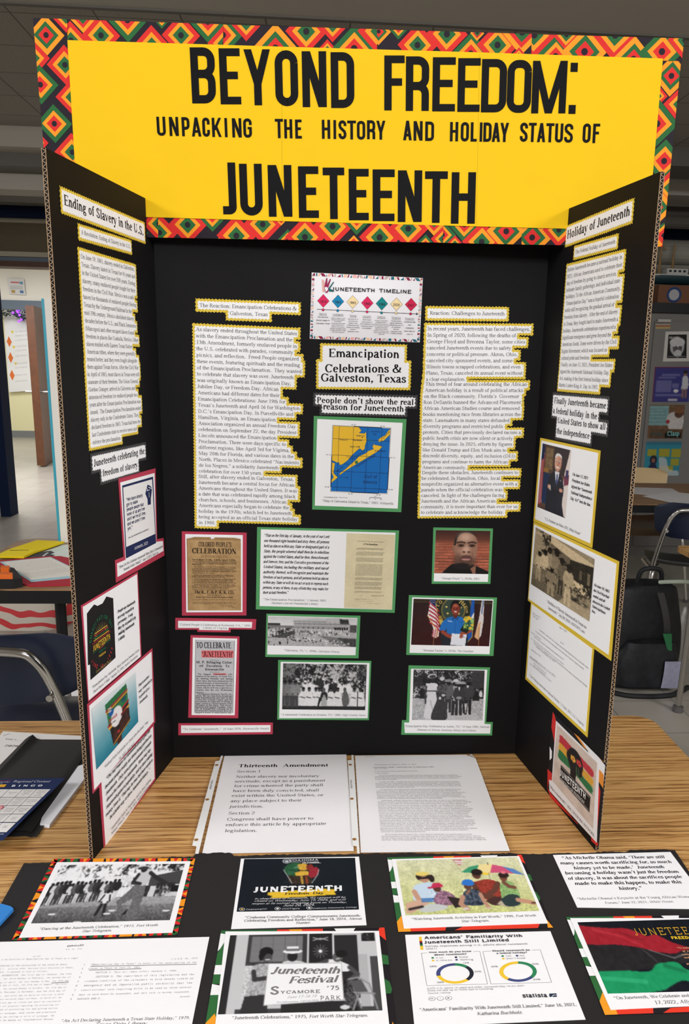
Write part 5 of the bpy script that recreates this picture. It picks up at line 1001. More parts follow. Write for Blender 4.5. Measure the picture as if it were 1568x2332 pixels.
p.curve([(.39, 1.02), (.37, .7), (.45, .64), (.62, .64), (.7, .72), (.69, 1.02)], (34, 40, 46)); p.curve([(.345, .67), (.37, .52), (.42, .42), (.5, .365), (.6, .365), (.67, .42), (.7, .5), (.67, .6), (.64, .74), (.46, .74), (.44, .62), (.42, .68)], (36, 108, 184)); p.ell(.54, .31, .03, .1, (96, 44, 36)); p.poly([(.49, .38), (.54, .4), (.59, .37), (.57, .45), (.54, .41), (.51, .45)], (24, 80, 150)); p.line([(.45, .46), (.5, .475)], .009, (220, 224, 232)); p.line([(.6, .48), (.65, .485)], .006, (22, 70, 136)); p.line([(.545, .44), (.545, .72)], .004, (22, 70, 136))
p.ell(.535, .15, .065, .14, (24, 18, 18)); p.ell(.538, .21, .052, .115, (150, 66, 48), soft=.25); p.ell(.55, .24, .036, .08, (110, 44, 34), soft=.9, al=.5); p.ell(.53, .13, .03, .04, (190, 104, 80), soft=.9, al=.7)
for x in (.517, .558): p.ell(x, .195, .01, .009, (30, 16, 14)); p.line([(x - .012, .17), (x + .012, .17)], .006, (50, 24, 20))
p.ell(.538, .265, .024, .018, (236, 226, 220)); p.ell(.538, .232, .01, .012, (120, 50, 38)); p.line([(.512, .255), (.538, .285), (.563, .255)], .006, (130, 40, 40))
p.line([(.39, .7), (.46, .78), (.54, .82)], .045, (150, 70, 52)); p.line([(.74, .66), (.68, .72), (.62, .76)], .045, (150, 70, 52)); p.poly([(.51, .73), (.7, .75), (.69, 1), (.5, .98)], (226, 228, 234)); p.line([(.64, .72), (.63, .8)], .04, (160, 80, 60)); p.line([(.655, .8), (.67, .8)], .008, (60, 60, 70))
p.poly([(.61, .66), (.66, .5), (.74, .62), (.7, .72), (.63, .68)], (24, 34, 30)); p.leaf((.65, .38, .78, .64), (36, 84, 40), (150, 190, 90), 2, .1)
for x, y in ((.7, .42), (.68, .46), (.73, .4), (.76, .54), (.74, .6), (.71, .37), (.66, .42)): p.ell(x, y, .018, .026, (232, 190, 50))
c.photo([(941, 1363), (1121, 1367.3), (1112.8, 1471.3), (935.3, 1467.8)], p.blur(1), label='colour photo print'); f = c.flat(); c.lines([('“Breonna Taylor,” c. 2010s, *The Guardian*.', 961, 1482.4, 1078, 1484.7)], 'times', (50, 48, 52), fl=f)
gz = lambda x, y: PC.at(910 + x / 6.533, 1190 + y / 6.533)
for ch, x, y, an in (('L', 572, 1252, 60), ('O', 606, 1212, 50), ('I', 872, 1190, -40), ('L', 905, 1196, -46), ('L', 926, 1222, -54), ('E', 945, 1252, -62)):
    put_line(f, ch, gz(x, y), gz(x, y) + vec(math.cos(math.radians(an)), math.sin(math.radians(an))), 'bold', (214, 182, 92), 1.15, em=.0075, fit=False)
for t, a, b in (('1778', (560, 1350), (565, 1268)), ('1778', (975, 1270), (985, 1345)), ('JEF', (575, 1400), (640, 1470))): put_line(f, t, gz(*a), gz(*b), 'sansb', (206, 172, 90) if t[0] == '1' else (60, 50, 30))
c.done(f, 'lettering')
# six people, 1900
c = mounted('photo_card', 'green-bordered black and white photo of six standing people in old-fashioned dress', 'photo', PC, [(929.8, 1514.8), (1115, 1519.8), (1106, 1644.2), (1121.3, 1644.2), (1119.6, 1674.5), (912.9, 1672.8), (914.5, 1639.5), (924.5, 1640)], [(935.3, 1522.6), (1108.5, 1524.8), (1102.2, 1648), (1116.3, 1649.1), (1115.2, 1669.9), (921, 1668.5), (919.8, 1645), (931, 1645)], GRN)
p = Pic(180, 126, (66, 66, 68)); p.leaf((0, 0, .82, .5), (34, 34, 36), (206, 206, 206), 2, .35); p.rect(.82, .05, 1, .5, (58, 58, 62)); p.rect(0, .14, .14, .36, (50, 50, 52), .8); p.leaf((0, .33, .2, .55), (40, 40, 40), (200, 200, 200), 1.8, .1); p.leaf((.8, .35, 1, .6), (30, 30, 30), (170, 170, 170), 2, .3)
p.rect(0, .56, 1, 1, (176, 176, 176)); p.noise((0, .56, 1, 1), 44, 1.4); p.poly([(.2, .86), (.9, .86), (1, 1), (.1, 1)], (196, 196, 198), .6)
p.rect(.1, .42, .19, .57, (40, 40, 40)); p.rect(.84, .42, .94, .6, (36, 36, 36)); p.ell(.955, .47, .025, .06, (214, 214, 214))
p.man(.7, .86, .62, (70, 70, 70), (46, 46, 46), (40, 38, 38), (150, 150, 150), w=.12); p.man(.6, .9, .7, (168, 168, 166), (52, 52, 52), (36, 34, 34), (206, 206, 204), w=.14); p.man(.5, .84, .64, (96, 96, 96), (60, 60, 60), (44, 42, 42), (140, 140, 140), w=.12); p.man(.78, .88, .68, (66, 66, 66), (42, 42, 42), (30, 28, 28), (60, 60, 60), w=.13); p.poly([(.745, .3), (.79, .3), (.77, .36)], (220, 220, 220)); p.man(.65, .9, .66, (60, 60, 60), (50, 50, 50), (46, 44, 44), (166, 166, 164), w=.13); p.poly([(.635, .33), (.665, .33), (.65, .42)], (226, 226, 226)); p.line([(.645, .6), (.65, .92)], .012, (206, 206, 204)); p.ell(.65, .55, .04, .03, (150, 146, 144)); p.poly([(.73, .66), (.77, .66), (.75, .88)], (190, 190, 190))
p.curve([(.18, .27), (.33, .27), (.345, .36), (.32, .43), (.34, .6), (.32, .93), (.17, .94), (.2, .6), (.2, .43)], (216, 216, 214)); p.line([(.21, .42), (.32, .42)], .014, (60, 60, 60)); p.line([(.25, .6), (.3, .85)], .008, (150, 150, 148)); p.line([(.19, .33), (.175, .5), (.185, .66)], .022, (66, 62, 62)); p.ell(.27, .2, .026, .06, (46, 42, 42)); p.ell(.265, .125, .065, .045, (190, 190, 188), rot=-8); p.ell(.27, .135, .045, .028, (60, 58, 58), rot=-8)
p.curve([(.335, .34), (.38, .28), (.44, .28), (.48, .34), (.46, .48), (.45, .6), (.49, .97), (.27, .97), (.34, .6), (.35, .48)], (58, 60, 62)); p.curve([(.345, .36), (.39, .3), (.45, .3), (.475, .36), (.46, .45), (.36, .45)], (84, 84, 86)); p.noise((.34, .3, .48, .45), 50, 1.4); p.ell(.405, .22, .025, .055, (50, 46, 46)); p.ell(.405, .175, .034, .04, (200, 200, 198)); p.ell(.43, .5, .025, .025, (196, 192, 190)); p.ell(.385, .56, .018, .03, (206, 206, 206)); p.noise((0, 0, 1, 1), 12, 1.3)
c.photo([(941, 1524), (1102.7, 1526.4), (1098, 1640), (937.3, 1638.7)], p.gray((1, 1, 1.01)).blur(1), label='black and white photo of standing people'); c.lines([('“Emancipation Day Celebration in Austin, TX,” 19 June 1900, *National', 919.8, 1654.6, 1113, 1656.6), ('*Museum of African American History and Culture.', 948.5, 1662.9, 1083.5, 1664.9)], 'times', (46, 44, 48))
# ---------------------------------------------------------------- cards on the left wing
panel('caption_strip', 'large yellow-edged heading about the ending of slavery, topmost on the side panel', PL, [(['Ending of Slavery in the U.S.'], [(0, 143.7, 465.9, 325.4, 536.5)], 'l')], 'bold', m=.003, wide=.0032, col=(24, 22, 24), cat_='heading')
panel('caption_strip', 'small yellow-edged subheading beginning A Revolution', PL, [(['A Revolution: Ending of Slavery in the U.S.'], [(0, 182.6, 533, 294.9, 565.9)], 'l')], m=.0025, wide=.0032, cat_='heading')
T3 = '''On June 19, 1865, slavery ended in Galveston,
Texas. Slavery lasted in Texas for 45 years and
in the United States for over 200 years. During
slavery, many enslaved people fought for their
freedom in the Civil War. Mexico was a safe
haven for thousands of enslaved people fleeing
Texas by the Underground Railroad in the
mid-19th century. Mexico abolished slavery
decades before the U.S., and Black Seminoles
(Mascogos) and other escaped slaves found
freedom in places like Coahuila, Mexico. Other
slaves resided with Eastern Texas Native
American tribes, where they were generally
treated better, and they even fought alongside
them against Texan forces. After the Civil War
in April of 1865, most slaves in Texas were still
unaware of their freedom. The Union General,
Gordon Granger, arrived in Galveston and
announced freedom for enslaved people two
years after the Emancipation Proclamation was
issued.  The Emancipation Proclamation ended
slavery only in the Confederate States. They
declared freedom in 1863. Texas had been the
last Confederate state to receive news and
enforce the proclamation.'''.split('\n')
panel('text_panel', 'tall yellow-edged text panel beginning On June 19, on the side panel', PL, [(T3, [(0, 181.9, 588.1, 304.1, 617.5), (12, 195.8, 805.1, 305.7, 809.7), (15, 196.9, 856.7, 315.7, 856.7), (20, 203.1, 943.6, 319.5, 932.7), (24, 208.8, 1011.9, 273.7, 1001)], 'l')], thr=.004)
panel('caption_strip', 'bold grey-edged statement about celebrating freedom, above the raised fist card', PL, [(['Juneteenth celebrating the', 'freedom of slavery'], [(0, 211.9, 1062.9, 327.7, 1032.7), (1, 232, 1084.9, 311.9, 1064)], 'l')], 'bold', CHAR, m=.003, wide=.004, col=(22, 20, 22), cat_='heading')
c = mounted('quote_card', 'red-backed quote card with a navy raised fist in a navy frame', 'card', PL, [(268.4, 1089.5), (352.9, 1066.3), (356.6, 1228), (371.4, 1225), (373.3, 1265), (263.3, 1326.9), (261, 1275.9), (280.6, 1267.8)], [(272.5, 1098.7), (350.1, 1077.2), (354, 1234), (369.1, 1232), (370.5, 1254.4), (266.3, 1313.7), (265.1, 1282.9), (284.6, 1274.8)], RED)
NV = (30, 42, 84); f = c.flat(); f.poly(PL.ats([(276, 1105.7), (346.6, 1085.3), (353.6, 1236.5), (284.6, 1272)]), NV); f.poly(PL.ats([(278.3, 1110.3), (344.3, 1091.3), (351.3, 1215.7), (285.3, 1245.8)]), (238, 236, 234))
lz = lambda pts: PL.ats([(100 + x / 4.318, 800 + y / 4.318) for x, y in pts])
f.poly(lz([(1012, 1512), (1010, 1455), (988, 1400), (1000, 1345), (1010, 1312), (1028, 1318), (1048, 1335), (1052, 1370), (1045, 1430), (1042, 1450), (1043, 1505)]), NV)
for a, b in (((1000, 1375), (1030, 1365)), ((1018, 1340), (1046, 1352)), ((1025, 1440), (1022, 1390)), ((1000, 1345), (1010, 1375))): u, v = lz([a, b]); f.poly([u, v, v + vec(.001, .001), u + vec(.001, .001)], (238, 236, 234))
c.done(f, 'printed_graphics', 'navy frame and raised fist')
f = c.flat(); c.para(['“We have simply', 'got to make', 'people aware that', 'none of us are free', 'until we’re all free,', 'and we aren’t free', 'yet.”'], [(0, 285.3, 1142, 322.8, 1130.7), (5, 288, 1197.2, 328.1, 1182)], 'sansb', NV, fl=f)
c.lines([('OPAL LEE, GRANDMOTHER OF JUNETEENTH', 289.9, 1226.8, 336.2, 1206.4)], 'sansb', (60, 60, 80), fl=f); c.lines([('Junteenth, 2025', 303.8, 1252, 334.6, 1238.9)], 'sans', (226, 226, 232), fl=f); c.lines([('“How Do We Celebrate Juneteenth When Black Communities', 267.9, 1295.6, 369, 1245.8), ('Remain Under Attack?,” *June 12,2023, Opal Lee.', 279.5, 1300.2, 358.9, 1259.7)], 'times', (40, 38, 42), fl=f); c.done(f, 'lettering')
# black T-shirt card
vz = lambda x, y: (160 + x / 3.429, 1280 + y / 3.429); vp = lambda x, y: PL.at(*vz(x, y)); vps = lambda pts: PL.ats([vz(*p) for p in pts])
c = mounted('photo_card', 'red-backed card showing a black printed T-shirt, between the fist card and the snack carton card', 'card', PL, [vz(80, 340), vz(523, 75), vz(553, 733), vz(137, 1092)], [vz(93, 350), vz(515, 95), vz(543, 738), vz(140, 1078)], RED)
f = c.flat(); f.poly(vps([(122, 402), (150, 365), (180, 330), (205, 342), (245, 322), (275, 268), (328, 282), (340, 560), (347, 745), (250, 835), (150, 922), (147, 800), (130, 806)]), (26, 25, 26)); G1, Y1, R1 = (30, 110, 70), (222, 178, 60), (176, 48, 56)
ce = vp(236, 605)
for k in range(13): an = math.radians(25 + k * 10.8); u = vec(math.cos(an), math.sin(an)); f.poly([ce + u * .016, ce + u * .0165 + vec(-u[1], u[0]) * .0006, ce + u * .026], Y1 if k % 2 else (150, 160, 90))
for k, (w_, co) in enumerate(((.018, Y1), (.02, R1), (.021, G1), (.022, Y1))): f.poly([ce + vec(-w_, .014 - k * .003), ce + vec(w_, .014 - k * .003), ce + vec(w_, .0152 - k * .003), ce + vec(-w_, .0152 - k * .003)], co)
f.poly([vp(163, 640), vp(305, 535), vp(305, 540), vp(163, 646)], R1); f.poly([vp(166, 712), vp(308, 600), vp(308, 604), vp(166, 717)], G1)
c.done(f, 'shirt_print', 'black T-shirt with a sunrise emblem'); f = c.flat()
put_line(f, 'JUNETEENTH', vp(170, 700), vp(304, 596), 'sansb', Y1, 1.7); put_line(f, 'BLACK', vp(216, 682), vp(258, 652), 'sansb', R1, 1); put_line(f, 'AMERICAN', vp(213, 714), vp(270, 674), 'sansb', G1, 1.3); put_line(f, 'FREEDOM', vp(215, 745), vp(268, 706), 'sansb', Y1, 1.1); put_line(f, 'Union Baptist Church', vp(190, 870), vp(310, 772), 'hand', (190, 160, 90), 1.2)
def arc_text(f, t, ce, r, a0, a1, size, font, col):
    n = len(t)
    for i, ch in enumerate(t):
        an = math.radians(a0 + (a1 - a0) * (i + .5) / n); s_ = 1 if a1 < a0 else -1; p = ce + vec(math.cos(an), math.sin(an)) * r; d = vec(math.sin(an), -math.cos(an)) * s_ * size
        if ch != ' ': put_line(f, ch, p - d * .4, p + d * .4, font, col, 1.3, em=size * 1.35, fit=False)
arc_text(f, 'EMANCIPATION DAY', ce, .029, 170, 12, .0045, 'sansb', G1); arc_text(f, 'JUNE 19, 1865', ce + vec(0, -.004), .036, 205, 330, .0045, 'sansb', R1)
c.para(['People use Juneteenth', 'as a way to profit to', 'get money. A way', 'they try to profit is by', 'making Juneteenth', 't-shirts.'], [(0, *vz(360, 400), *vz(497, 318)), (4, *vz(365, 575), *vz(490, 490))], 'script', (30, 36, 40), fl=f, asp=.95)
c.lines([('“Emancipation Day: Juneteenth, Black American Freedom Unisex', *vz(160, 990), *vz(530, 690)), ('Short-Sleeve T-Shirt,” January 12, 2026, *Positive Promotions.', *vz(172, 1025), *vz(520, 735))], 'times', (50, 48, 52), fl=f); c.done(f, 'lettering')
# snack carton card
c = mounted('photo_card', 'red-backed card showing a colourful ice cream carton on teal, below the T-shirt card', 'card', PL, [vz(128, 1110), vz(637, 672), vz(660, 1250), vz(172, 1810)], [vz(143, 1122), vz(628, 700), vz(646, 1245), vz(182, 1778)], RED); c.n += .0006
p = Pic(120, 130, (60, 140, 160)); p.grad(0, 0, 1, 1, (226, 232, 232), (30, 124, 146)); p.noise((0, 0, 1, 1), 3, 10)
p.poly([(.27, .12), (.76, .06), (.8, .8), (.39, .93)], (34, 26, 24)); p.poly([(.27, .12), (.76, .06), (.765, .22), (.285, .27)], (40, 110, 66)); p.line([(.285, .24), (.765, .18)], .03, (176, 40, 46)); p.line([(.29, .28), (.77, .22)], .03, (222, 160, 50)); p.poly([(.3, .3), (.77, .25), (.775, .42), (.31, .5)], (46, 120, 72)); p.line([(.31, .52), (.78, .4)], .04, (176, 40, 46)); p.line([(.33, .57), (.78, .5)], .05, (222, 160, 50)); p.ell(.5, .48, .13, .17, (236, 232, 230)); p.ell(.39, .33, .055, .06, (30, 90, 160)); p.ell(.68, .3, .05, .05, (30, 84, 96))
for x, y, r in ((.45, .72, .05), (.6, .66, .06), (.72, .6, .05), (.53, .8, .05)): p.ell(x, y, r, r, (60, 34, 26)); p.ell(x, y + .12, r * 1.1, .09, (72, 40, 30))
p.ell(.52, .77, .03, .025, (190, 40, 44)); p.line([(.39, .91), (.8, .78)], .02, (222, 160, 50)); p.noise((.3, .55, .8, .9), 16, 2); p.line([(.62, .53), (.72, .52)], .05, (120, 34, 34))
c.photo([vz(155, 1150), vz(500, 860), vz(522, 1245), vz(195, 1620)], p.blur(1), label='carton on teal background')
f = c.flat(); c.para(['This is another', 'way companies try', 'to profit off of', 'Juneteenth.'], [(0, *vz(522, 980), *vz(605, 900)), (3, *vz(530, 1110), *vz(595, 1050))], 'script', (30, 36, 40), fl=f, asp=.95)
put_line(f, 'Great', vp(283, 1160), vp(310, 1140), 'sansb', (235, 235, 240), 1); put_line(f, 'Value', vp(286, 1182), vp(312, 1162), 'sansb', (235, 235, 240), 1); put_line(f, 'Juneteenth', vp(290, 1255), vp(357, 1198), 'slab', (190, 40, 60), 1.2); put_line(f, 'Ice Cream', vp(300, 1275), vp(345, 1240), 'sansb', (40, 40, 40), 1); put_line(f, 'CELEBRATION EDITION', vp(295, 1228), vp(350, 1180), 'sansb', (40, 40, 40), .8)
c.lines([('“Walmart Pulls Juneteenth Ice-Cream after Backlash,” May', *vz(255, 1615), *vz(600, 1250)), ('24, 2022, *Jack Neff', *vz(372, 1550), *vz(490, 1425))], 'times', (50, 48, 52), fl=f); c.done(f, 'lettering')
c = mounted('quote_card', 'red-backed card filled with script text, lowest on its side panel', 'card', PL, [vz(220, 1715), vz(650, 1265), vz(662, 1700), vz(260, 2255)], [vz(238, 1712), vz(640, 1285), vz(652, 1690), vz(272, 2235)], RED); c.n += .0012
f = c.flat(); c.para(['“The real reason for Juneteenth always gets lost', 'because people mostly see items being profited on', 'Juneteenth.  Only some percent amount of people', 'shows the reason for Juneteenth.  Some may say,', '‘Juneteenth gains in popularity, and so does making', 'money from it.’ This may be true, but there needs to', 'be a better way to show Juneteenth history. ”'], [(0, *vz(268, 1708), *vz(612, 1322)), (6, *vz(298, 2008), *vz(610, 1628))], 'script', (34, 38, 40), 'c', f, asp=.95)
c.lines([('“Juneteenth Gains in Popularity, and So Does Making', *vz(305, 2100), *vz(620, 1700)), ('Money From It,” June 19, 2024, *Russell Contreras.', *vz(312, 2130), *vz(612, 1745))], 'times', (50, 48, 52), fl=f); c.done(f, 'lettering')
# ---------------------------------------------------------------- cards on the right wing
az = lambda x, y: (1190 + x / 4.317, 380 + y / 4.317); bz = lambda x, y: (1180 + x / 4.319, 880 + y / 4.319); cz = lambda x, y: (1180 + x / 4.019, 1380 + y / 4.019)
panel('caption_strip', 'large yellow-edged heading reading Holiday of Juneteenth', PR, [(['Holiday of Juneteenth'], [(0, *az(440, 710), *az(1060, 475))], 'l')], 'bold', m=.003, wide=.0032, col=(24, 22, 24), cat_='heading')
panel('caption_strip', 'small yellow-edged subheading reading The Federal Holiday', PR, [(['The Federal Holiday of Juneteenth'], [(0, *az(520, 858), *az(915, 752))], 'l')], m=.0025, wide=.0032, cat_='heading')
T4 = '''Before Juneteenth became a national holiday in
2021. African Americans used to celebrate their
day of freedom by going to church services,
intimate family gatherings, and individual state
holidays. To the African American Community,
“Emancipation Day” was a hopeful celebration
while still recognizing the gradual arrival of
freedom from slavery.  After the end of slavery
in Texas, they fought hard to make Juneteenth a
holiday. Juneteenth celebrations experienced a
significant resurgence and grew beyond the
American South. Some were driven by the Civil
Rights Movement, which was focused on
cultural pride and freedom.
Finally, on June 17, 2021, President Joe Biden
signed the Juneteenth National Holiday Day
Act, making it the first federal holiday since
Martin Luther King Jr. Day in 1983.'''.split('\n')
panel('text_panel', 'tall yellow-edged text panel beginning Before Juneteenth, on the side panel', PR, [(T4, [(0, *az(443, 1033), *az(982, 902)), (5, *az(425, 1362), *az(950, 1290)), (11, *az(390, 1763), *az(927, 1738)), (13, *az(382, 1897), *az(663, 1893)), (14, *az(378, 1960), *az(885, 1968)), (17, *az(358, 2160), *az(745, 2185))], 'l')], thr=.004)
panel('caption_strip', 'bold grey-edged four-line statement above the dark-suited portrait', PR, [(['Finally Juneteenth became', 'a federal holiday in the', 'United States to show all', 'the independence'], [(0, *bz(357, 165), *bz(868, 220)), (1, *bz(345, 262), *bz(780, 325)), (2, *bz(390, 360), *bz(862, 428)), (3, *bz(382, 463), *bz(705, 517))], 'l')], 'bold', CHAR, m=.0025, wide=.004, col=(22, 20, 22), cat_='heading')
YB2 = (222, 190, 60)
c = mounted('photo_card', 'yellow-backed card with a colour portrait of a man in a dark suit, arms crossed', 'photo', PR, [bz(218, 505), bz(810, 632), bz(727, 1590), bz(150, 1325)], [bz(232, 532), bz(788, 655), bz(708, 1543), bz(168, 1303)], YB2)
p = Pic(84, 130, (86, 66, 56)); p.noise((0, 0, 1, 1), 10, 7, (1, .9, .7)); p.rect(.15, .05, .42, .36, (124, 100, 74)); p.noise((.15, .05, .42, .36), 26, 2); p.rect(.12, .36, .3, .42, (150, 110, 60)); p.rect(.45, 0, 1, .4, (54, 46, 48)); p.rect(0, .42, .35, .9, (30, 50, 84)); p.poly([(0, 0), (.1, 0), (.12, .2), (.1, .45), (.14, .9), (0, .95)], (206, 196, 196))
for k in range(5): p.line([(.02 + k * .025, .16), (.0 + k * .03, .95)], .018, (150, 44, 52))
p.poly([(0, 0), (.1, 0), (.11, .22), (0, .26)], (36, 44, 80)); p.poly([(1, 0), (.96, 0), (.86, .3), (.8, .55), (.84, .95), (1, 1)], (226, 214, 206)); p.poly([(.82, .4), (1, .36), (1, .5), (.86, .54)], (120, 56, 74)); p.rect(.88, .3, .96, .42, (60, 54, 96))
p.curve([(.28, 1.05), (.3, .75), (.28, .62), (.36, .44), (.5, .385), (.66, .38), (.8, .46), (.86, .62), (.84, .8), (.9, 1.05)], (32, 34, 46)); p.poly([(.52, .36), (.68, .36), (.63, .54), (.58, .54)], (230, 230, 234)); p.poly([(.585, .4), (.625, .4), (.64, .52), (.605, .57), (.575, .52)], (70, 84, 130)); p.ell(.73, .48, .02, .008, (226, 226, 230))
p.face(.6, .235, .115, .125, (216, 162, 138), (214, 208, 204), (176, 116, 96), (226, 190, 180)); p.curve([(.48, .2), (.5, .12), (.6, .09), (.7, .12), (.72, .2), (.69, .15), (.6, .13), (.52, .16)], (226, 222, 218)); p.line([(.555, .3), (.645, .3)], .03, (238, 232, 228)); p.ell(.605, .2, .01, .01, (190, 130, 108))
p.line([(.34, .66), (.55, .6), (.78, .62)], .1, (38, 40, 52)); p.line([(.36, .58), (.6, .66), (.78, .66)], .09, (28, 30, 40)); p.ell(.36, .62, .05, .035, (206, 150, 126)); p.ell(.77, .62, .06, .03, (206, 150, 126)); p.line([(.4, .6), (.41, .66)], .03, (226, 226, 230)); p.line([(.6, .7), (.63, 1)], .012, (18, 18, 24))
c.photo([bz(245, 560), bz(528, 630), bz(467, 1297), bz(192, 1185)], p.blur(1), label='colour portrait print'); f = c.flat()
c.para(['On June 17, 2021', 'President Joe Biden', 'signed the “Juneteenth', 'National Independence', 'Day Act” into the law.'], [(0, *bz(537, 875), *bz(690, 918)), (4, *bz(515, 1110), *bz(718, 1183))], 'script', (34, 32, 34), fl=f, asp=.95); c.lines([('“U.S. President Joe Biden, 2021, White House”', *bz(263, 1310), *bz(620, 1465))], 'times', (50, 48, 52), fl=f); c.done(f, 'lettering')
c = mounted('photo_card', 'yellow-backed card with a sepia photo of a group beside a stone wall', 'photo', PR, [bz(152, 1330), bz(993, 1722), cz(850, 503), bz(95, 2105)], [bz(160, 1358), bz(968, 1745), cz(828, 447), bz(105, 2088)], YB2); c.n += .0006
p = Pic(150, 130, (150, 126, 92)); p.grad(0, 0, 1, .35, (170, 146, 110), (150, 126, 92)); p.leaf((0, 0, .3, .35), (50, 38, 24), (180, 156, 118), 2.2, .1); p.rect(0, .05, .14, .62, (196, 176, 142))
for k in range(7): p.line([(.01 + k * .02, .1), (.0 + k * .022, .6)], .006, (120, 96, 66))
p.poly([(.3, 0), (1, .1), (1, .2), (.62, .2), (.3, .12)], (212, 194, 160)); p.poly([(.62, .22), (1, .14), (1, .68), (.64, .7)], (56, 42, 28)); p.poly([(.3, .12), (.64, .2), (.64, .45), (.3, .34)], (120, 98, 68)); p.rect(.8, .3, .84, .45, (110, 90, 64)); p.rect(.92, .28, .96, .46, (130, 108, 78)); p.leaf((.68, .5, 1, .72), (50, 38, 24), (220, 204, 172), 2, .0); p.poly([(.62, .66), (1, .68), (1, .86), (.62, .86)], (126, 104, 74)); p.leaf((.62, .68, 1, .86), (54, 42, 28), (170, 146, 110), 3, 0); p.poly([(.58, .84), (1, .84), (1, 1), (.5, 1)], (186, 162, 122)); p.poly([(0, .8), (.6, .86), (.5, 1), (0, 1)], (120, 98, 70)); 
for x, fo, h, a, b, sk, w in ((.3, .82, .62, (170, 150, 116), (80, 62, 42), (60, 44, 32), .1), (.42, .84, .66, (150, 128, 96), (96, 76, 54), (54, 40, 30), .11), (.52, .88, .6, (120, 98, 68), (70, 54, 38), (60, 44, 32), .11), (.22, .86, .58, (214, 196, 160), (130, 106, 76), (60, 44, 32), .11), (.12, .86, .5, (206, 188, 154), (180, 156, 118), (58, 42, 30), .12), (.64, .98, .66, (190, 168, 130), (206, 186, 150), (54, 40, 30), .14)): p.man(x, fo, h, a, b, sk, (40, 30, 20) if x > .4 else None, w)
p.man(.36, .98, .46, (150, 126, 92), (170, 146, 110), (50, 36, 26), None, .16); p.noise((0, 0, 1, 1), 22, 1.5)
c.photo([bz(180, 1385), bz(758, 1698), bz(705, 2310), bz(133, 1943)], p.gray((1.06, .95, .76)).blur(1), label='sepia group photo'); f = c.flat()
c.para(['On June 19, 1865', 'the Civil War had', 'ended, and all', 'slaves in the United', 'States had been', 'free.'], [(0, *bz(752, 1960), *bz(902, 2030)), (3, *bz(738, 2120), *bz(905, 2205)), (5, *bz(730, 2215), *bz(766, 2238))], 'script', (34, 32, 34), fl=f, asp=.95)
c.lines([('“Abolition of Slavery Announced in Texas on', *bz(285, 2120), *cz(630, 210)), ('‘Juneteenth,’” July 09, 2019, *HISTORY.com.', *cz(275, 20), *cz(618, 255))], 'times', (50, 48, 52), fl=f); c.done(f, 'lettering')
c = mounted('document_card', 'yellow-backed page of fine legal print below the sepia group photo', 'document', PR, [bz(125, 2125), cz(695, 385), cz(633, 1203), cz(65, 668)], [bz(135, 2140), cz(678, 390), cz(618, 1152), cz(80, 652)], YB2); f = c.flat()
for t, a, b in (('Public Law 117–17', (135, 70), (205, 115)), ('117th Congress', (135, 92), (188, 128)), ('[S. 475]', (0, 0), (0, 0)), ('June 17, 2021', (380, 200), (448, 245)), ('An Act', (388, 335), (422, 358)), ('To amend title 5, United States Code, to designate Juneteenth National Independence Day as a legal public holiday.', (192, 218), (650, 580)), ('Be it enacted by the Senate and House of Representatives of the United States of America in Congress assembled,', (162, 235), (605, 585)), ('SECTION 1. SHORT TITLE.', (122, 245), (215, 315)), ('This Act may be cited as the “Juneteenth National Independence Day Act”.', (148, 285), (425, 500)), ('SEC. 2. JUNETEENTH NATIONAL INDEPENDENCE DAY AS A LEGAL PUBLIC HOLIDAY.', (120, 300), (425, 545)), ('Section 6103(a) of title 5, United States Code, is amended by inserting after the item relating to Memorial Day the following:', (145, 340), (635, 745)), ('“Juneteenth National Independence Day, June 19.”', (162, 372), (345, 522)), ('Approved June 17, 2021.', (122, 400), (212, 470)), ('LEGISLATIVE HISTORY—S. 475:', (108, 462), (212, 540)), ('CONGRESSIONAL RECORD, Vol. 167 (2021):', (108, 475), (345, 655)), ('June 15, considered and passed Senate.', (145, 525), (260, 625)), ('June 16, considered and passed House.', (145, 545), (255, 640)), ('DAILY COMPILATION OF PRESIDENTIAL DOCUMENTS', (108, 530), (308, 700))):
    if a != b: put_line(f, t, PR.at(*cz(*a)), PR.at(*cz(*b)), 'times', (84, 82, 86))
put_line(f, '“Law Making Juneteenth a National Holiday,” 17 June, 2021, U.S. Congress.', PR.at(*cz(108, 640)), PR.at(*cz(607, 1105)), 'times', (50, 48, 52)); c.done(f, 'lettering')
LQ = [cz(318, 968), cz(798, 1443), cz(735, 2205), cz(268, 1670)]
c = Card('poster_print', 'tilted card with a flower-crowned silhouette on red, yellow and green brush strokes', 'poster', PR, LQ); c.paper('backing', LQ, (26, 24, 26)); f = c.flat(); RD2, OR2, GR2 = (206, 48, 44), (226, 140, 50), (44, 104, 60)
for pts, co in (([(318, 968), (335, 1000), (350, 1060), (335, 1260), (305, 1110)], RD2), ([(510, 1160), (560, 1200), (635, 1320), (600, 1290)], OR2), ([(560, 1205), (740, 1385), (798, 1460), (780, 1640), (735, 1500), (635, 1320)], (232, 230, 230)), ([(740, 1490), (785, 1545), (780, 1670), (735, 1600)], OR2), ([(735, 1620), (755, 1700), (725, 2060), (690, 2030)], RD2), ([(270, 1490), (310, 1530), (310, 1600), (285, 1590), (270, 1670)], RD2), ([(266, 1660), (290, 1700), (550, 2000), (545, 1985), (300, 1760)], RD2), ([(410, 1830), (470, 1880), (490, 1920)], OR2), ([(670, 2110), (735, 2170), (728, 2200), (672, 2150)], RD2), ([(290, 1285), (312, 1330), (310, 1390), (290, 1412)], (232, 230, 230)), ([(798, 1440), (780, 1420), (740, 1385)], OR2)): f.poly(PR.ats([cz(*q_) for q_ in pts]), co)
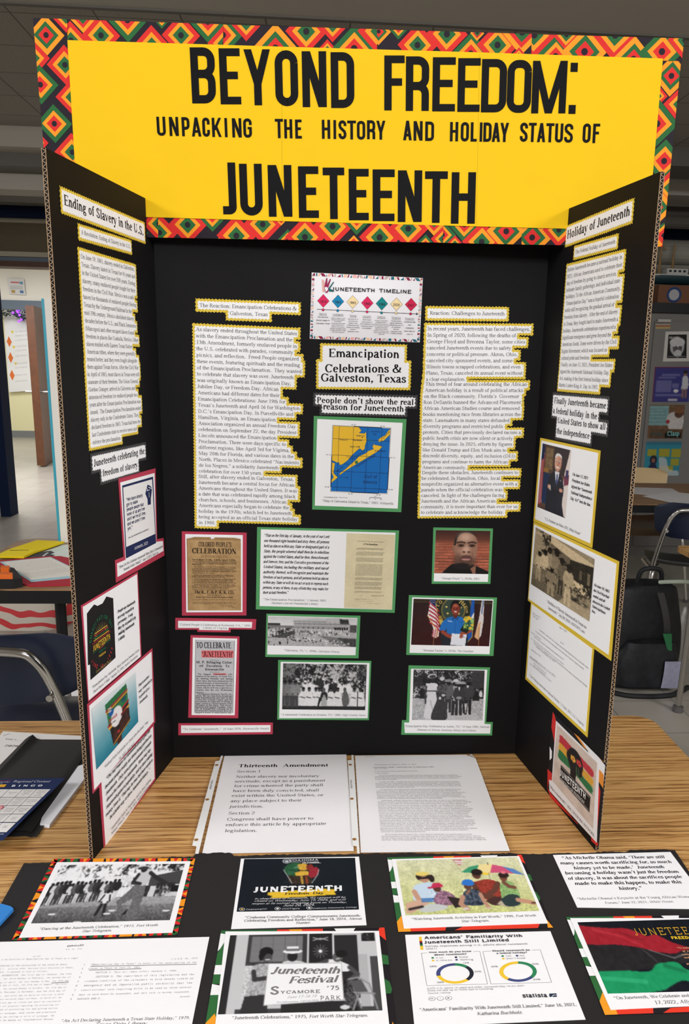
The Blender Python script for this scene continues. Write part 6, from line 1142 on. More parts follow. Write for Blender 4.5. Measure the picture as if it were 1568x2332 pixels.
c.done(f, 'patterned_border'); c.paper('sheet', [cz(350, 1050), cz(745, 1440), cz(722, 2165), cz(290, 1690), cz(287, 1590), cz(312, 1600)], (232, 228, 226))
p = Pic(120, 150, (206, 188, 174)); p.noise((0, 0, 1, 1), 10, 14).noise((0, 0, 1, 1), 5, 3)
for y, co in ((.17, (186, 52, 62)), (.3, (214, 158, 56)), (.42, (46, 110, 66))): p.curve([(.1, y), (.14, y - .06), (.5, y - .03), (.9, y + .0), (.93, y + .07), (.86, y + .11), (.5, y + .07), (.13, y + .09)], co); [p.line([(.08 + p.r.uniform(0, .06), y + k * .012), (.2, y + k * .012)], .006, co) for k in range(-3, 7)]; [p.line([(.8, y + k * .012), (.9 + p.r.uniform(0, .07), y + k * .012)], .006, co) for k in range(-1, 9)]
for x, y, rx, ry in ((.5, .24, .16, .12), (.4, .3, .1, .1), (.6, .3, .1, .12), (.48, .36, .13, .12), (.62, .4, .07, .07)): p.ell(x, y, rx, ry, (26, 22, 24))
p.poly([(.42, .4), (.56, .4), (.55, .6), (.42, .62)], (26, 22, 24))
for x, y, co in ((.46, .29, (224, 160, 60)), (.6, .27, (196, 60, 60))):
    for k in range(5): p.ell(x + .04 * math.cos(k * 1.257), y + .03 * math.sin(k * 1.257), .028, .022, co)
    p.ell(x, y, .016, .014, (120, 60, 40))
p.line([(.55, .36), (.56, .45)], .02, (70, 110, 70)); p.line([(.6, .36), (.62, .44)], .016, (70, 110, 70)); p.poly([(.18, .58), (.9, .58), (.9, .82), (.18, .82)], (26, 24, 26)); p.rect(.2, .6, .88, .605, (220, 216, 210)); p.rect(.2, .795, .88, .8, (220, 216, 210))
c.photo([cz(360, 1085), cz(728, 1435), cz(690, 2040), cz(318, 1600)], p.blur(1), label='silhouette artwork print'); f = c.flat()
put_line(f, 'JUNETEENTH', PR.at(*cz(388, 1548)), PR.at(*cz(625, 1775)), 'sansb', (236, 234, 230), 1.25); put_line(f, 'THE DAY OF FREEDOM', PR.at(*cz(392, 1598)), PR.at(*cz(612, 1812)), 'sans', (226, 222, 218), 1); put_line(f, '“What is Juneteenth?,” 2026, LIFEWORK NETWORK.', PR.at(*cz(290, 1652)), PR.at(*cz(708, 2122)), 'times', (50, 48, 52)); c.done(f, 'lettering')
# ---------------------------------------------------------------- the oak table and what lies on it
OAK = wood('oak_laminate', (112, 72, 34), (178, 128, 70), (208, 164, 102))
tbl = empty('folding_table', (.18, -.25, 0), 'oak laminate table under the black display board, filling the front of the photo', 'table')
def rounded(x0, x1, y0, y1, r, k=7):
    p = []
    for cx, cy, a in ((x1 - r, y0 + r, -90), (x1 - r, y1 - r, 0), (x0 + r, y1 - r, 90), (x0 + r, y0 + r, 180)):
        p += [(cx + r * math.cos(math.radians(a + 90 * i / k)), cy + r * math.sin(math.radians(a + 90 * i / k))) for i in range(k + 1)]
    return p
TX0, TX1, TY0, TY1 = -.62, .924, -.62, .148
tr = [(x - .18, y + .25) for x, y in rounded(TX0, TX1, TY0, TY1, .04)]
link('tabletop', *(lambda m: (m.v, m.f))(MB().prism(tr, TZ - .028, TZ)), OAK, tbl)
eb = MB(); ro = [(x - .18, y + .25) for x, y in rounded(TX0 - .002, TX1 + .002, TY0 - .002, TY1 + .002, .042)]
for i in range(len(ro)):
    a, b = ro[i], ro[(i + 1) % len(ro)]; k = len(eb.v); eb.v += [(a[0], a[1], TZ - .03), (b[0], b[1], TZ - .03), (b[0], b[1], TZ - .002), (a[0], a[1], TZ - .002)]; eb.f.append((k, k + 1, k + 2, k + 3))
eb.out('edge_band', mat('brown_edge_band', (92, 70, 46), .5), tbl)
BLKM = mat('black_steel', (26, 26, 27), .4, .3)
for x in (-.72, .66):
    for y in (-.3, .33): MB().tube([(x, y, 0), (x, y, TZ - .03)], .016, 12).out('leg', BLKM, tbl)
pt = lambda x, y: PT.at(x, y)
# sheet protectors with their pages
FILM = glass_film('clear_sleeve'); SLW = mat('white_plastic', (228, 228, 224), .45)
def page(label, q, n=.0016, cat_='page'):
    c = Card('printed_page', label, cat_, PT, q, n=n); return c
def protector(label, strip_px, holes, sl_px, logo):
    c = Card('sheet_protector', label, 'sheet protector', PT, sl_px, n=.0012)
    bag = PT.ats(sl_px) - c.o; m = MB(); b = [tuple(p) for p in bag]
    for z in (.0006, .0034): k = len(m.v); m.v += [(x, y, z) for x, y in b]; m.f.append(tuple(range(k, k + len(b)))[::-1])
    m.out('clear_sleeve', FILM, c.root)
    f = Flat(c.o, .0036); sp = PT.ats(strip_px); f.poly(sp, (230, 230, 226)); f.out('binding_strip', c.root, INK, 'white punched binding strip')
    f = Flat(c.o, .0038)
    for h in holes: ce = pt(*h); f.poly(circ(ce, .0031, 16), (150, 106, 58))
    f.out('punch_hole', c.root, INK); f = Flat(c.o, .0038); put_line(f, 'amazon basics', pt(*logo[0]), pt(*logo[1]), 'sans', (40, 40, 40), 1.1); f.out('lettering', c.root); return c
q1 = [(511, 1723), (788, 1719), (805, 1940), (460, 1947)]
pz_ = lambda x, y: (420 + x / 3.92, 1700 + y / 3.92)
protector('clear sleeve with a white punched strip along the amendment page', [pz_(*p) for p in ((325, 100), (345, 98), (331, 140), (300, 250), (125, 978), (95, 978), (107, 912), (68, 905), (275, 148), (312, 142))], [pz_(287, 183), pz_(203, 492), pz_(105, 853)], [pz_(*p) for p in ((325, 100), (1446, 90), (1512, 950), (95, 980))], [pz_(236, 400), pz_(256, 318)])
c = page('typed page headed Thirteenth Amendment inside a clear sleeve', q1); c.paper('sheet', q1, (247, 245, 244)); f = c.flat()
for t, x0, y0, x1, y1, fo in (('Thirteenth  Amendment', 480, 195, 1283, 188, 'bold'), ('Section 1', 465, 243, 680, 240, 'times'), ('Neither slavery nor involuntary', 457, 290, 1203, 282, 'times'), ('servitude, except as a punishment', 445, 332, 1255, 322, 'times'), ('for crime whereof the party shall', 440, 373, 1237, 363, 'times'), ('have been duly convicted, shall', 430, 416, 1200, 410, 'times'), ('exist within the United States, or', 418, 460, 1238, 453, 'times'), ('any place subject to their', 408, 508, 1043, 501, 'times'), ('jurisdiction.', 398, 557, 703, 555, 'times'), ('Section 2', 388, 618, 628, 616, 'times'), ('Congress shall have power to', 375, 673, 1150, 663, 'times'), ('enforce this article by appropriate', 365, 722, 1263, 710, 'times'), ('legislation.', 357, 775, 648, 773, 'times')): put_line(f, t, pt(*pz_(x0, y0)), pt(*pz_(x1, y1)), fo, (34, 32, 36))
c.done(f, 'lettering')
q2 = [(808, 1723), (1060, 1721), (1082, 1729), (1160, 1940), (821, 1944)]
w2 = lambda x, y: (790 + x / 3.824, 1700 + y / 3.824)
protector('clear sleeve with a white punched strip between the two typed pages', [pz_(*p) for p in ((1488, 92), (1507, 92), (1562, 975), (1540, 975), (1535, 910), (1500, 905), (1455, 140), (1490, 137))], [pz_(1478, 180), pz_(1492, 485), pz_(1515, 848)], [pz_(*p) for p in ((1490, 94), (2570, 92), (2960, 950), (1540, 978))], [pz_(1497, 392), pz_(1490, 315)])
c = page('closely typed proclamation page with a bent corner inside a clear sleeve', q2); c.paper('sheet', q2, (246, 244, 243))
f = Flat(c.o, c.n + .001); f.poly(PT.ats([w2(1060, 88), w2(1078, 78), w2(1112, 108), w2(1095, 104)]), (206, 204, 202)); f.out('bent_corner', c.root); f = c.flat()
rows = [('*Administration of Joseph R. Biden, Jr., 2023', 232, 172, 600, 168, 'times'), ('Proclamation 10596—Juneteenth Day of Observance, 2023', 230, 195, 758, 190, 'bold'), ('*June 16, 2023', 232, 207, 348, 205, 'times'), ('*By the President of the United States of America', 236, 230, 610, 226, 'times'), ('*A Proclamation', 238, 247, 358, 245, 'times')]
T5 = [['One of my proudest actions as President has been signing the bipartisan law establishing', 'Juneteenth as the first new Federal holiday since the Dr. Martin Luther King, Jr. holiday nearly', 'four decades ago. On this Juneteenth Day of Observance, we commemorate America’s dedication', 'to the cause of freedom.'], ['On June 19, 1865—months after the Civil War ended and more than 2 years after President', 'Lincoln signed the Emancipation Proclamation freeing enslaved people—Union troops arrived in', 'Galveston, Texas, to free 250,000 people still held in bondage. The arrival of Major General', 'Gordon Granger and his troops signaled that the Federal Government would not relent until the', 'last enslaved people in America were free.'], ['On Juneteenth, we commemorate that day and honor the tireless work of abolitionists who', 'made it their mission to deliver the promise of America for all Americans. We honor the', 'generations of activists who have advanced the need for our Nation to recognize Juneteenth as a', 'way to reconcile our past as we build a new American future together—Advocates like former', 'State Representative Al Edwards, who authored the bill that made Texas the first state to', 'designate Juneteenth a holiday, and Ms. Opal Lee, known as the grandmother of Juneteenth, who', 'joined me at the bill signing that finally made it a Federal holiday.'], ['Importantly, making Juneteenth a Federal holiday was only one part of my Administration’s', 'efforts to advance racial equity and ensure that America lives up to its highest ideals. With the', 'expansion of the Child Tax Credit under the American Rescue Plan, we cut Black child poverty', 'by half. From historic laws in my Investing in America agenda—in infrastructure, advanced', 'manufacturing and clean energy, and lower prescription drug costs—to historic investments in', 'Historically Black Colleges and Universities, our Nation is in the midst of rebuilding an economy', 'from the middle out and the bottom up, instead of the top down. As a result, Black unemployment', 'has been at a historic low and we are increasing access to affordable homeownership for Black', 'Americans and combating bias in the home appraisal process. We are building a Federal bench', 'that looks like America, with more Black women confirmed as circuit court judges than every', 'other Presidency combined. I have taken action on marijuana reform by pardoning prior District', 'of Columbia and Federal simple marijuana possession offenses and directed a review of', 'marijuana scheduling. With the support of families, civil rights leaders, and law enforcement, I', 'signed a historic Executive Order on police reform at the Federal level. And we passed the most', 'significant gun safety law in nearly 30 years. My Administration’s student debt relief plan that', 'would provide $10,000 in relief for eligible borrowers and $20,000 in relief for borrowers who', 'received Pell Grants is a critical step forward—among Black undergraduate borrowers, 70', 'percent received a Pell Grant. And in this Administration, we make it clear that history matters.', 'Black history and Black stories will not be erased, denied, or banned from our Nation’s', 'conscience no matter how hard people may try.'], ['But we know there is more to do. As we observe Juneteenth, we remind ourselves of the', 'sacred proposition rooted in Scripture and enshrined in our Declaration of Independence: that we', 'are all created equal in the image of God and each of us deserves to be treated equally throughout', 'our lives. That is the promise of America that every generation is charged to keep alive. While the']]
for para_, (y0, y1, xa, xb, r0, r1) in zip(T5, ((264, 300, 240, 244, 990, 1010), (320, 368, 244, 250, 1012, 1022), (388, 465, 252, 262, 1030, 1060), (483, 757, 264, 292, 1070, 1135), (780, 828, 296, 300, 1150, 1195))):
    n = len(para_)
    for i, t in enumerate(para_):
        u = i / (n - 1); x0 = xa + (xb - xa) * u; L = (r0 + (r1 - r0) * u - x0) * min(1.02, len(t) / 96); rows.append((t, x0 + (34 if i == 0 else 0), y0 + (y1 - y0) * u, x0 + (34 if i == 0 else 0) + L, y0 + (y1 - y0) * u - 2, 'times'))
rows += [('1', 306, 886, 313, 886, 'bold'), ('Administration', 146, 102, 240, 100, 'hand')]
for t, x0, y0, x1, y1, fo in rows: put_line(f, t, pt(*w2(x0, y0)), pt(*w2(x1, y1)), fo, (70, 66, 68), 1.05)
c.done(f, 'lettering')
# black poster board lying at the front
random.seed(11)
top = []
for i in range(221):
    u = i / 220; x = 55 + 1480 * u; y = 1970 - 28 * u - 14 * math.sin(math.pi * min(1, u * 1.3)) * .6 + random.uniform(-1.1, 1.1) + 1.3 * math.sin(u * 61) * math.sin(u * 23) - (7 if .26 < u < .32 else 0) - (4 if u > .93 else 0); top.append((x, y))
edge = [(-52, 2160)] + top + [(1568, 1990), (1640, 2090)]
e = [tuple(p) for p in PT.ats(edge)]; e += [(e[-1][0] + .0, -.612), (e[0][0] - .0, -.612)]
pb = Card('black_poster_board', 'black poster board with a torn far edge lying across the front of the table', 'poster board', PT, np.array(e), n=.0)
Flat(pb.o).slab(np.array(e), (34, 32, 32), 0, .003).out('board_sheet', pb.root, printed('black_sheet', .55, .35, .1, 200))
BN = .0034
zA = lambda x, y: (x / 3.267, 1930 + y / 3.267); zB = lambda x, y: (460 + x / 3.564, 1930 + y / 3.564); zC = lambda x, y: (860 + x / 3.564, 1930 + y / 3.564); zD = lambda x, y: (1200 + x / 4.261, 1930 + y / 4.261)
def lying(name, label, cat_, back, sheet, pattern=None, edge=None):
    c = Card(name, label, cat_, PT, back or sheet, n=BN)
    if back:
        c.paper('backing', back, edge or (30, 26, 30))
        if pattern: f = c.flat(); pattern(f, PT.ats(back)); c.done(f, 'patterned_border')
    c.paper('sheet', sheet, (242, 241, 240)); return c
# dancing photo
def kente(f, Q):
    seq = [KR, KO, KG, KO, KR, KK]
    for side in range(4):
        n = (11, 9, 11, 9)[side]
        for i in range(n):
            u0, u1 = i / n, (i + 1) / n; d = .07 if side % 2 == 0 else .05; co = seq[(i * 2 + side) % 5]; c2 = seq[(i * 2 + side + 2) % 5]
            P_ = (lambda u, t: bil(Q, u, t * 1.3), lambda u, t: bil(Q, 1 - t, u), lambda u, t: bil(Q, u, 1 - t), lambda u, t: bil(Q, t, u))[side]
            m = (u0 + u1) / 2; f.poly([P_(u0 + .006, 0), P_(u1 - .006, 0), P_(m + .012 + .03 * (i % 2), d), P_(m - .025, d)], co, f.n); f.poly([P_(u0 + .03, 0), P_(u1 - .03, 0), P_(m, d * .7)], c2, f.n + 1e-5)
    f.n += 3e-5
c = lying('photo_card', 'black and white photo of a dancing man and child on a colourful diamond-patterned border', 'photo', [zA(398, 102), zA(1453, 97), zA(1318, 670), zA(88, 712)], [zA(425, 130), zA(1418, 122), zA(1283, 655), zA(143, 693)], kente)
p = Pic(230, 104, (150, 150, 150)); p.rect(0, 0, 1, .62, (226, 226, 226)); p.leaf((0, 0, .72, .42), (40, 40, 40), (236, 236, 236), 2.4, -.05); p.leaf((.5, 0, 1, .14), (30, 30, 30), (230, 230, 230), 3, .1); p.poly([(.3, .25), (.62, .2), (.62, .4), (.35, .42)], (232, 232, 232), .8)
p.poly([(.75, .24), (1, .12), (1, .38), (.76, .42)], (66, 66, 66)); p.rect(.72, .4, .78, .66, (44, 44, 44)); p.poly([(.78, .43), (1, .4), (1, .64), (.77, .64)], (206, 206, 206)); p.leaf((.82, .36, .97, .62), (40, 40, 40), (200, 200, 200), 3, .2); p.rect(.94, .4, 1, .52, (24, 24, 24))
p.grad(0, .6, 1, 1, (150, 150, 150), (74, 74, 74)); p.noise((0, .6, 1, 1), 26, 2); p.poly([(0, .62), (1, .62), (1, .72), (0, .76)], (196, 196, 196), .35)
for i, x in enumerate(np.linspace(.02, .52, 17)): h = .36 - .06 * x + .05 * p.r.random(); fo = .72 - .16 * x; p.man(x, fo, h, ((34,) * 3, (206,) * 3, (90,) * 3, (52,) * 3)[i % 4], ((60,) * 3, (200,) * 3)[i % 3 == 1], (40, 36, 36), None, .05)
p.man(.47, .88, .42, (222, 222, 222), (96, 96, 96), (34, 30, 30), None, .075); p.line([(.45, .56), (.43, .67)], .012, (40, 36, 36)); p.line([(.492, .56), (.505, .66)], .012, (40, 36, 36)); p.line([(.455, .72), (.44, .88)], .022, (36, 34, 34)); p.line([(.485, .72), (.495, .88)], .022, (36, 34, 34))
p.poly([(.66, .36), (.74, .37), (.75, .6), (.735, .98), (.67, .98), (.675, .62), (.6, .72), (.655, .84), (.62, .88), (.555, .68), (.62, .5)], (104, 104, 104)); p.noise((.55, .4, .76, 1), 24, 1.2); p.poly([(.645, .84), (.665, .8), (.66, .88), (.63, .9)], (30, 30, 30))
p.curve([(.645, .17), (.7, .12), (.75, .13), (.745, .38), (.66, .38)], (196, 196, 194)); p.line([(.655, .2), (.63, .34), (.69, .37)], .026, (44, 40, 40)); p.line([(.745, .17), (.8, .26), (.87, .34)], .03, (44, 40, 40)); p.ell(.88, .35, .022, .025, (44, 40, 40)); p.ell(.685, .1, .025, .06, (36, 32, 32)); p.ell(.675, .065, .058, .035, (206, 206, 204), rot=-4); p.ell(.675, .08, .045, .03, (56, 54, 54), rot=-4)
for x, y in ((.55, .82), (.52, .87), (.95, .84), (.12, .86), (.33, .99)): p.ell(x, y, .03, .014, (220, 220, 220))
c.photo([zA(455, 152), zA(1375, 142), zA(1263, 563), zA(232, 588)], p.gray().blur(1), label='black and white dancing photo'); c.lines([('“Dancing at the Juneteenth Celebration,” 1977, *Fort Worth', *zA(290, 638), *zA(1172, 608)), ('*Star-Telegram.', *zA(608, 655), *zA(832, 648))], 'times', (34, 32, 36))
# act of legislature
c = lying('document_card', 'large white typed act page with two columns, nearest the camera at the front corner', 'document', None, [(-210, 2156), zA(1557, 685), (436, 2345), (-330, 2360)]); f = c.flat()
R_ = [('ENROLLED', 498, 760, 624, 752, 'sansb'), ('H.B. No. 1016', 490, 782, 608, 778, 'mono'), ('AN ACT', 245, 836, 300, 834, 'mono'), ('relating to a declaration of Emancipation Day in Texas as a legal', -120, 862, 580, 848, 'mono'), ('holiday.', -120, 886, 0, 884, 'mono'), ('BE IT ENACTED BY THE LEGISLATURE OF THE STATE OF TEXAS:', -60, 908, 505, 896, 'mono'), ('SECTION 1.  Article 4591, Revised Civil Statutes of Texas,', -70, 932, 550, 918, 'mono'), ('1925, as amended, is amended to read as follows:', -140, 956, 357, 946, 'mono'), ('Art. 4591. ENUMERATION. The first day of January, the 19th', -110, 982, 532, 966, 'mono'), ('day of January, the third Monday in February, the second day of', -150, 1008, 524, 990, 'mono'), ('March, the 21st day of April, the last Monday in May, the 19th day', -180, 1036, 512, 1016, 'mono'), ('of June, the fourth day of July, the 27th day of August, the first', -190, 1058, 502, 1040, 'mono'), ('Monday in September, the second Monday in October, the 11th day of', -200, 1084, 492, 1066, 'mono'), ('November, the fourth Thursday in November, and the 25th day of', -210, 1110, 484, 1092, 'mono'), ('December, of each year, and every day on which an election is held', -220, 1138, 472, 1118, 'mono'), ('throughout the state, are declared legal holidays, on which all the', -230, 1164, 460, 1142, 'mono'), ('public offices of the state may be closed and shall be considered', -240, 1190, 450, 1170, 'mono'), ('and treated as Sunday for all purposes regarding the presenting for', -250, 1216, 438, 1196, 'mono'), ('payment or acceptance and of protesting for and giving notice', -260, 1242, 428, 1222, 'mono'), ('of the dishonor of bills of exchange, bank checks and promissory', -270, 1270, 418, 1250, 'mono'), ('notes placed by the law upon the footing of bills of exchange. The', -280, 1296, 406, 1278, 'mono'), ('19th day of January shall be known as “Confederate Heroes', -290, 1322, 395, 1304, 'mono'),
 ('C.S.H.B. No. 1016', 1272, 856, 1468, 848, 'mono'), ('1   “Emancipation Day in Texas” in honor of the emancipation of the', 620, 898, 1463, 880, 'mono'), ('2   slaves in Texas on June 19, 1865.', 606, 928, 1052, 916, 'mono'), ('3        SECTION 2. This Act takes effect January 1, 1980.', 596, 960, 1320, 942, 'mono'), ('4        SECTION 3. The importance of this legislation and the', 584, 992, 1444, 970, 'mono'), ('5   crowded condition of the calendars in both houses create an', 572, 1024, 1438, 1000, 'mono'), ('6   emergency and an imperative public necessity that the', 560, 1056, 1430, 1034, 'mono'), ('7   constitutional rule requiring bills to be read on three several', 548, 1090, 1424, 1066, 'mono'), ('8   days in each house be suspended, and this rule is hereby suspended.', 534, 1124, 1415, 1100, 'mono'), ('Brooks', 1340, 1138, 1412, 1134, 'mono'), ('9   66R5424 MRB-D', 520, 1156, 742, 1150, 'mono'), ('“An Act Declaring Juneteenth a Texas State Holiday,” 1979,', 452, 1322, 1412, 1298, 'times'), ('*Texas State Library.', 700, 1352, 1100, 1344, 'times')]
for t, x0, y0, x1, y1, fo in R_: put_line(f, t, pt(*zA(x0, y0)), pt(*zA(x1, y1)), fo, (40, 38, 42), 1.0)
for a, b in ((zA(675, 904), zA(1463, 888)), (zA(664, 932), zA(1052, 922)), (zA(385, 1028), zA(512, 1022))): u, v = pt(*a), pt(*b); f.poly([u, v, v - vec(0, .0007), u - vec(0, .0007)], (50, 48, 52))
c.done(f, 'lettering')
# fist poster
c = lying('photo_card', 'black flyer print with a red, yellow and green raised fist, front middle of the table', 'flyer', None, [zB(315, 110), zB(1272, 93), zB(1333, 650), zB(235, 682)])
p = Pic(200, 95, (16, 24, 32)); p.noise((0, 0, 1, 1), 2, 20)
p.curve([(.36, .24), (.38, .16), (.43, .1), (.5, .1), (.5, .2), (.48, .3), (.46, .4), (.4, .34)], (40, 90, 58)); p.curve([(.48, .14), (.53, .11), (.57, .14), (.56, .24), (.5, .24)], (206, 160, 60)); p.curve([(.56, .15), (.61, .13), (.62, .24), (.57, .26)], (120, 40, 30)); p.curve([(.6, .18), (.66, .2), (.67, .3), (.62, .4), (.57, .36), (.59, .26)], (150, 40, 52)); p.curve([(.46, .3), (.52, .26), (.58, .28), (.56, .38), (.48, .38)], (214, 168, 62)); p.curve([(.4, .34), (.48, .36), (.58, .36), (.6, .5), (.43, .5)], (52, 40, 30)); p.line([(.52, .38), (.53, .5)], .02, (190, 146, 60)); p.line([(.56, .38), (.57, .5)], .02, (140, 60, 40)); p.line([(.36, .24), (.4, .36), (.44, .5)], .006, (200, 200, 196)); p.line([(.67, .24), (.66, .34), (.61, .5)], .006, (200, 200, 196)); p.line([(.45, .2), (.5, .18)], .008, (120, 160, 120)); p.line([(.41, .24), (.48, .27)], .006, (20, 40, 30)); p.noise((.35, .1, .68, .5), 20, 1.6)
p.poly([(.24, .66), (.7, .61), (.82, .63), (.8, .68), (.82, .72), (.5, .76), (.26, .77), (.28, .73), (.24, .71)], (226, 186, 50)); p.ell(.385, .06, .038, .045, (226, 228, 228)); p.ell(.385, .06, .03, .036, (60, 66, 72)); p.ell(.385, .065, .018, .02, (200, 200, 200))
c.photo([zB(342, 113), zB(1240, 103), zB(1272, 525), zB(280, 543)], p.blur(1), label='black flyer artwork'); f = c.flat(); W_ = (236, 236, 236)
for t, x0, y0, x1, y1, fo, co, asp in (('COAHOMA', 705, 131, 946, 127, 'sans', W_, .75), ('COMMUNITY COLLEGE', 705, 142, 946, 138, 'sansb', (170, 172, 174), .8), ('On a mission…'.replace('…', '...'), 812, 150, 965, 147, 'script', W_, 1), ('JUNETEENTH', 415, 385, 1148, 372, 'black', W_, .95), ('Freedom  Day', 668, 406, 988, 398, 'lob', (40, 34, 20), .72), ('In observance of Juneteenth, the campus will be', 422, 444, 1160, 430, 'hand', W_, .78), ('closed on Wednesday, June 19, 2024, and will', 422, 462, 1162, 450, 'hand', W_, .78), ('reopen at its normal operating hours on Thursday,', 400, 484, 1172, 470, 'hand', W_, .78), ('June 20, 2024.', 658, 500, 915, 494, 'hand', W_, .9), ('CoahomaCC', 355, 530, 526, 526, 'light', W_, .7), ('CCCTigers', 645, 525, 792, 521, 'light', W_, .7), ('Coahoma Community College', 898, 520, 1256, 510, 'light', W_, .7)): put_line(f, t, pt(*zB(x0, y0)), pt(*zB(x1, y1)), fo, co, asp)
for x, y in ((323, 523), (612, 518), (870, 513)): [f.poly([pt(*zB(x + 24 * k_ * math.cos(t), y + 13 * k_ * math.sin(t))) for t in np.linspace(0, 6.1, 18)], co_) for k_, co_ in ((1, W_), (.88, (16, 24, 32)), (.45, (216, 180, 90) if x == 323 else W_))]
for t, x0, y0, x1, y1 in (('“Coahoma Community College Commemorates Juneteenth:', 345, 599, 1287, 583), ('Celebrating Freedom and Reflection,” June 18, 2024, *Alexus', 340, 626, 1294, 608), ('*Hunter.', 757, 644, 880, 641)): put_line(f, t, pt(*zB(x0, y0)), pt(*zB(x1, y1)), 'times', (34, 32, 36))
c.done(f, 'lettering')
# printed African-style border used by three of the cards
def afri(f, Q):
    B = lambda pts, co: f.poly([bil(Q, x, y) for x, y in pts], co)
    G_, R2, O2, W2 = (48, 104, 56), (228, 60, 40), (240, 156, 40), (238, 238, 236)
    B([(0, 0), (.34, 0), (.34, .05), (0, .05)], G_); B([(.34, 0), (.62, 0), (.62, .06), (.34, .06)], R2); B([(.41, 0), (.49, 0), (.5, .06), (.44, .06)], O2); B([(.69, 0), (.82, 0), (.8, .05), (.71, .05)], W2); B([(.97, 0), (1, 0), (1, .14), (.95, .06)], R2)
    B([(0, .03), (.06, .05), (.05, .14), (.06, .2), (.03, .26), (.02, .18), (0, .22)], W2); B([(.0, .24), (.03, .13), (.06, .28), (.06, .36), (0, .36)], G_); B([(0, .36), (.06, .36), (.06, .45), (0, .45)], W2); B([(0, .45), (.06, .45), (.06, .54), (0, .54)], G_); B([(0, .54), (.06, .56), (.06, .64), (0, .64)], W2); B([(0, .64), (.06, .64), (.06, .9), (0, .88)], G_); B([(0, .88), (.04, .8), (.08, .94), (.08, 1), (0, 1)], O2)
    B([(.95, .28), (1, .3), (1, .39), (.95, .38)], G_); B([(.94, .5), (.99, .55), (1, .62), (.99, .66), (.94, .66)], G_); B([(.965, 1), (.98, .9), (1, 1)], O2)
    B([(.08, .93), (.32, .93), (.3, 1), (.08, 1)], R2); B([(.36, 1), (.42, .96), (.9, .93), (.92, .96), (.9, 1)], R2)
c = lying('photo_card', 'black and white photo of three people behind a handwritten festival sign, bold patterned border', 'photo', [zB(155, 697), zB(1478, 672), (905, 2362), (462, 2372)], [zB(190, 708), zB(1433, 703), (886, 2345), (489, 2352)], afri)
p = Pic(230, 130, (170, 170, 170)); p.rect(.05, 0, 1, 1, (196, 196, 194)); p.rect(0, 0, .05, 1, (60, 60, 60)); p.poly([(.0, 0), (.045, 0), (.05, 1), (0, 1)], (40, 40, 40)); p.rect(.13, 0, .52, .42, (60, 60, 60)); p.rect(.155, .03, .5, .38, (128, 128, 126))
for i in range(20): p.line([(.155, .04 + i * .017), (.5, .04 + i * .017)], .003, (96, 96, 94))
for x in (.22, .3, .38, .46): p.line([(x, .03), (x, .38)], .003, (80, 80, 78))
p.rect(.5, 0, .53, .4, (54, 54, 54)); p.rect(.545, 0, .7, .9, (34, 34, 34)); p.rect(.7, 0, .715, .5, (206, 206, 204)); p.rect(.715, .03, .87, .85, (40, 40, 40)); p.rect(.87, 0, 1, 1, (196, 196, 194)); p.rect(.9, 0, .99, .12, (50, 50, 50)); p.leaf((.9, 0, .99, .12), (30, 30, 30), (190, 190, 190), 4, .2); p.rect(.95, .33, 1, .98, (70, 70, 70)); p.rect(.87, .3, .93, 1, (176, 176, 174))
for k in range(12): an = k * math.pi / 6; p.line([(.62, .25), (.62 + .05 * math.cos(an), .25 + .09 * math.sin(an))], .004, (130, 130, 130))
p.ell(.62, .25, .012, .02, (236, 236, 236)); p.line([(.57, .06), (.62, .09), (.67, .06)], .006, (196, 196, 196)); p.line([(.57, .1), (.62, .07), (.67, .1)], .006, (196, 196, 196))
p.rect(.1, .95, 1, 1, (66, 66, 66)); p.rect(.38, .88, .86, 1, (40, 40, 40))
p.X = p.X + .04; p.curve([(.19, .82), (.21, .6), (.22, .44), (.28, .4), (.36, .42), (.36, .6), (.33, .82)], (170, 168, 164)); p.noise((.17, .4, .37, .82), 40, 1.8); p.poly([(.19, .8), (.33, .78), (.34, 1), (.17, 1)], (52, 48, 46)); p.line([(.23, .5), (.24, .6), (.33, .58)], .03, (60, 54, 52)); p.ell(.305, .3, .034, .075, (70, 62, 60)); p.ell(.3, .25, .046, .07, (24, 22, 22)); p.ell(.27, .3, .016, .06, (24, 22, 22)); p.ell(.315, .32, .026, .05, (78, 70, 66)); p.line([(.3, .35), (.325, .348)], .008, (226, 226, 224))
p.curve([(.4, .45), (.42, .38), (.5, .37), (.56, .4), (.57, .46)], (206, 204, 200)); p.ell(.475, .31, .034, .07, (38, 34, 34)); p.ell(.475, .245, .065, .03, (232, 232, 230)); p.rect(.435, .18, .515, .24, (226, 226, 224)); p.line([(.436, .225), (.514, .225)], .018, (110, 108, 106))
p.X = p.X - .04; p.curve([(.62, .42), (.66, .36), (.74, .38), (.82, .46), (.8, .52), (.64, .5)], (226, 226, 224)); p.line([(.66, .38), (.6, .43)], .03, (74, 66, 64)); p.line([(.81, .47), (.86, .56), (.8, .64)], .03, (80, 72, 70)); p.ell(.735, .33, .034, .07, (92, 84, 80), rot=18); p.ell(.76, .29, .04, .05, (26, 24, 24)); p.line([(.725, .36), (.745, .35)], .008, (200, 196, 194)); p.poly([(.79, .66), (.84, .7), (.86, .92), (.82, .98), (.77, .9)], (70, 66, 66)); p.noise((.76, .64, .87, .98), 50, 1.4); p.ell(.77, .95, .03, .025, (210, 210, 208))
for q_ in ([(.8, .62), (.86, .6), (.9, .72)], [(.86, .6), (.93, .68), (.97, .98)], [(.83, .78), (.96, .8)], [(.86, .8), (.82, .98)], [(.82, .66), (.87, .96)]): p.line(q_, .011, (140, 140, 138))
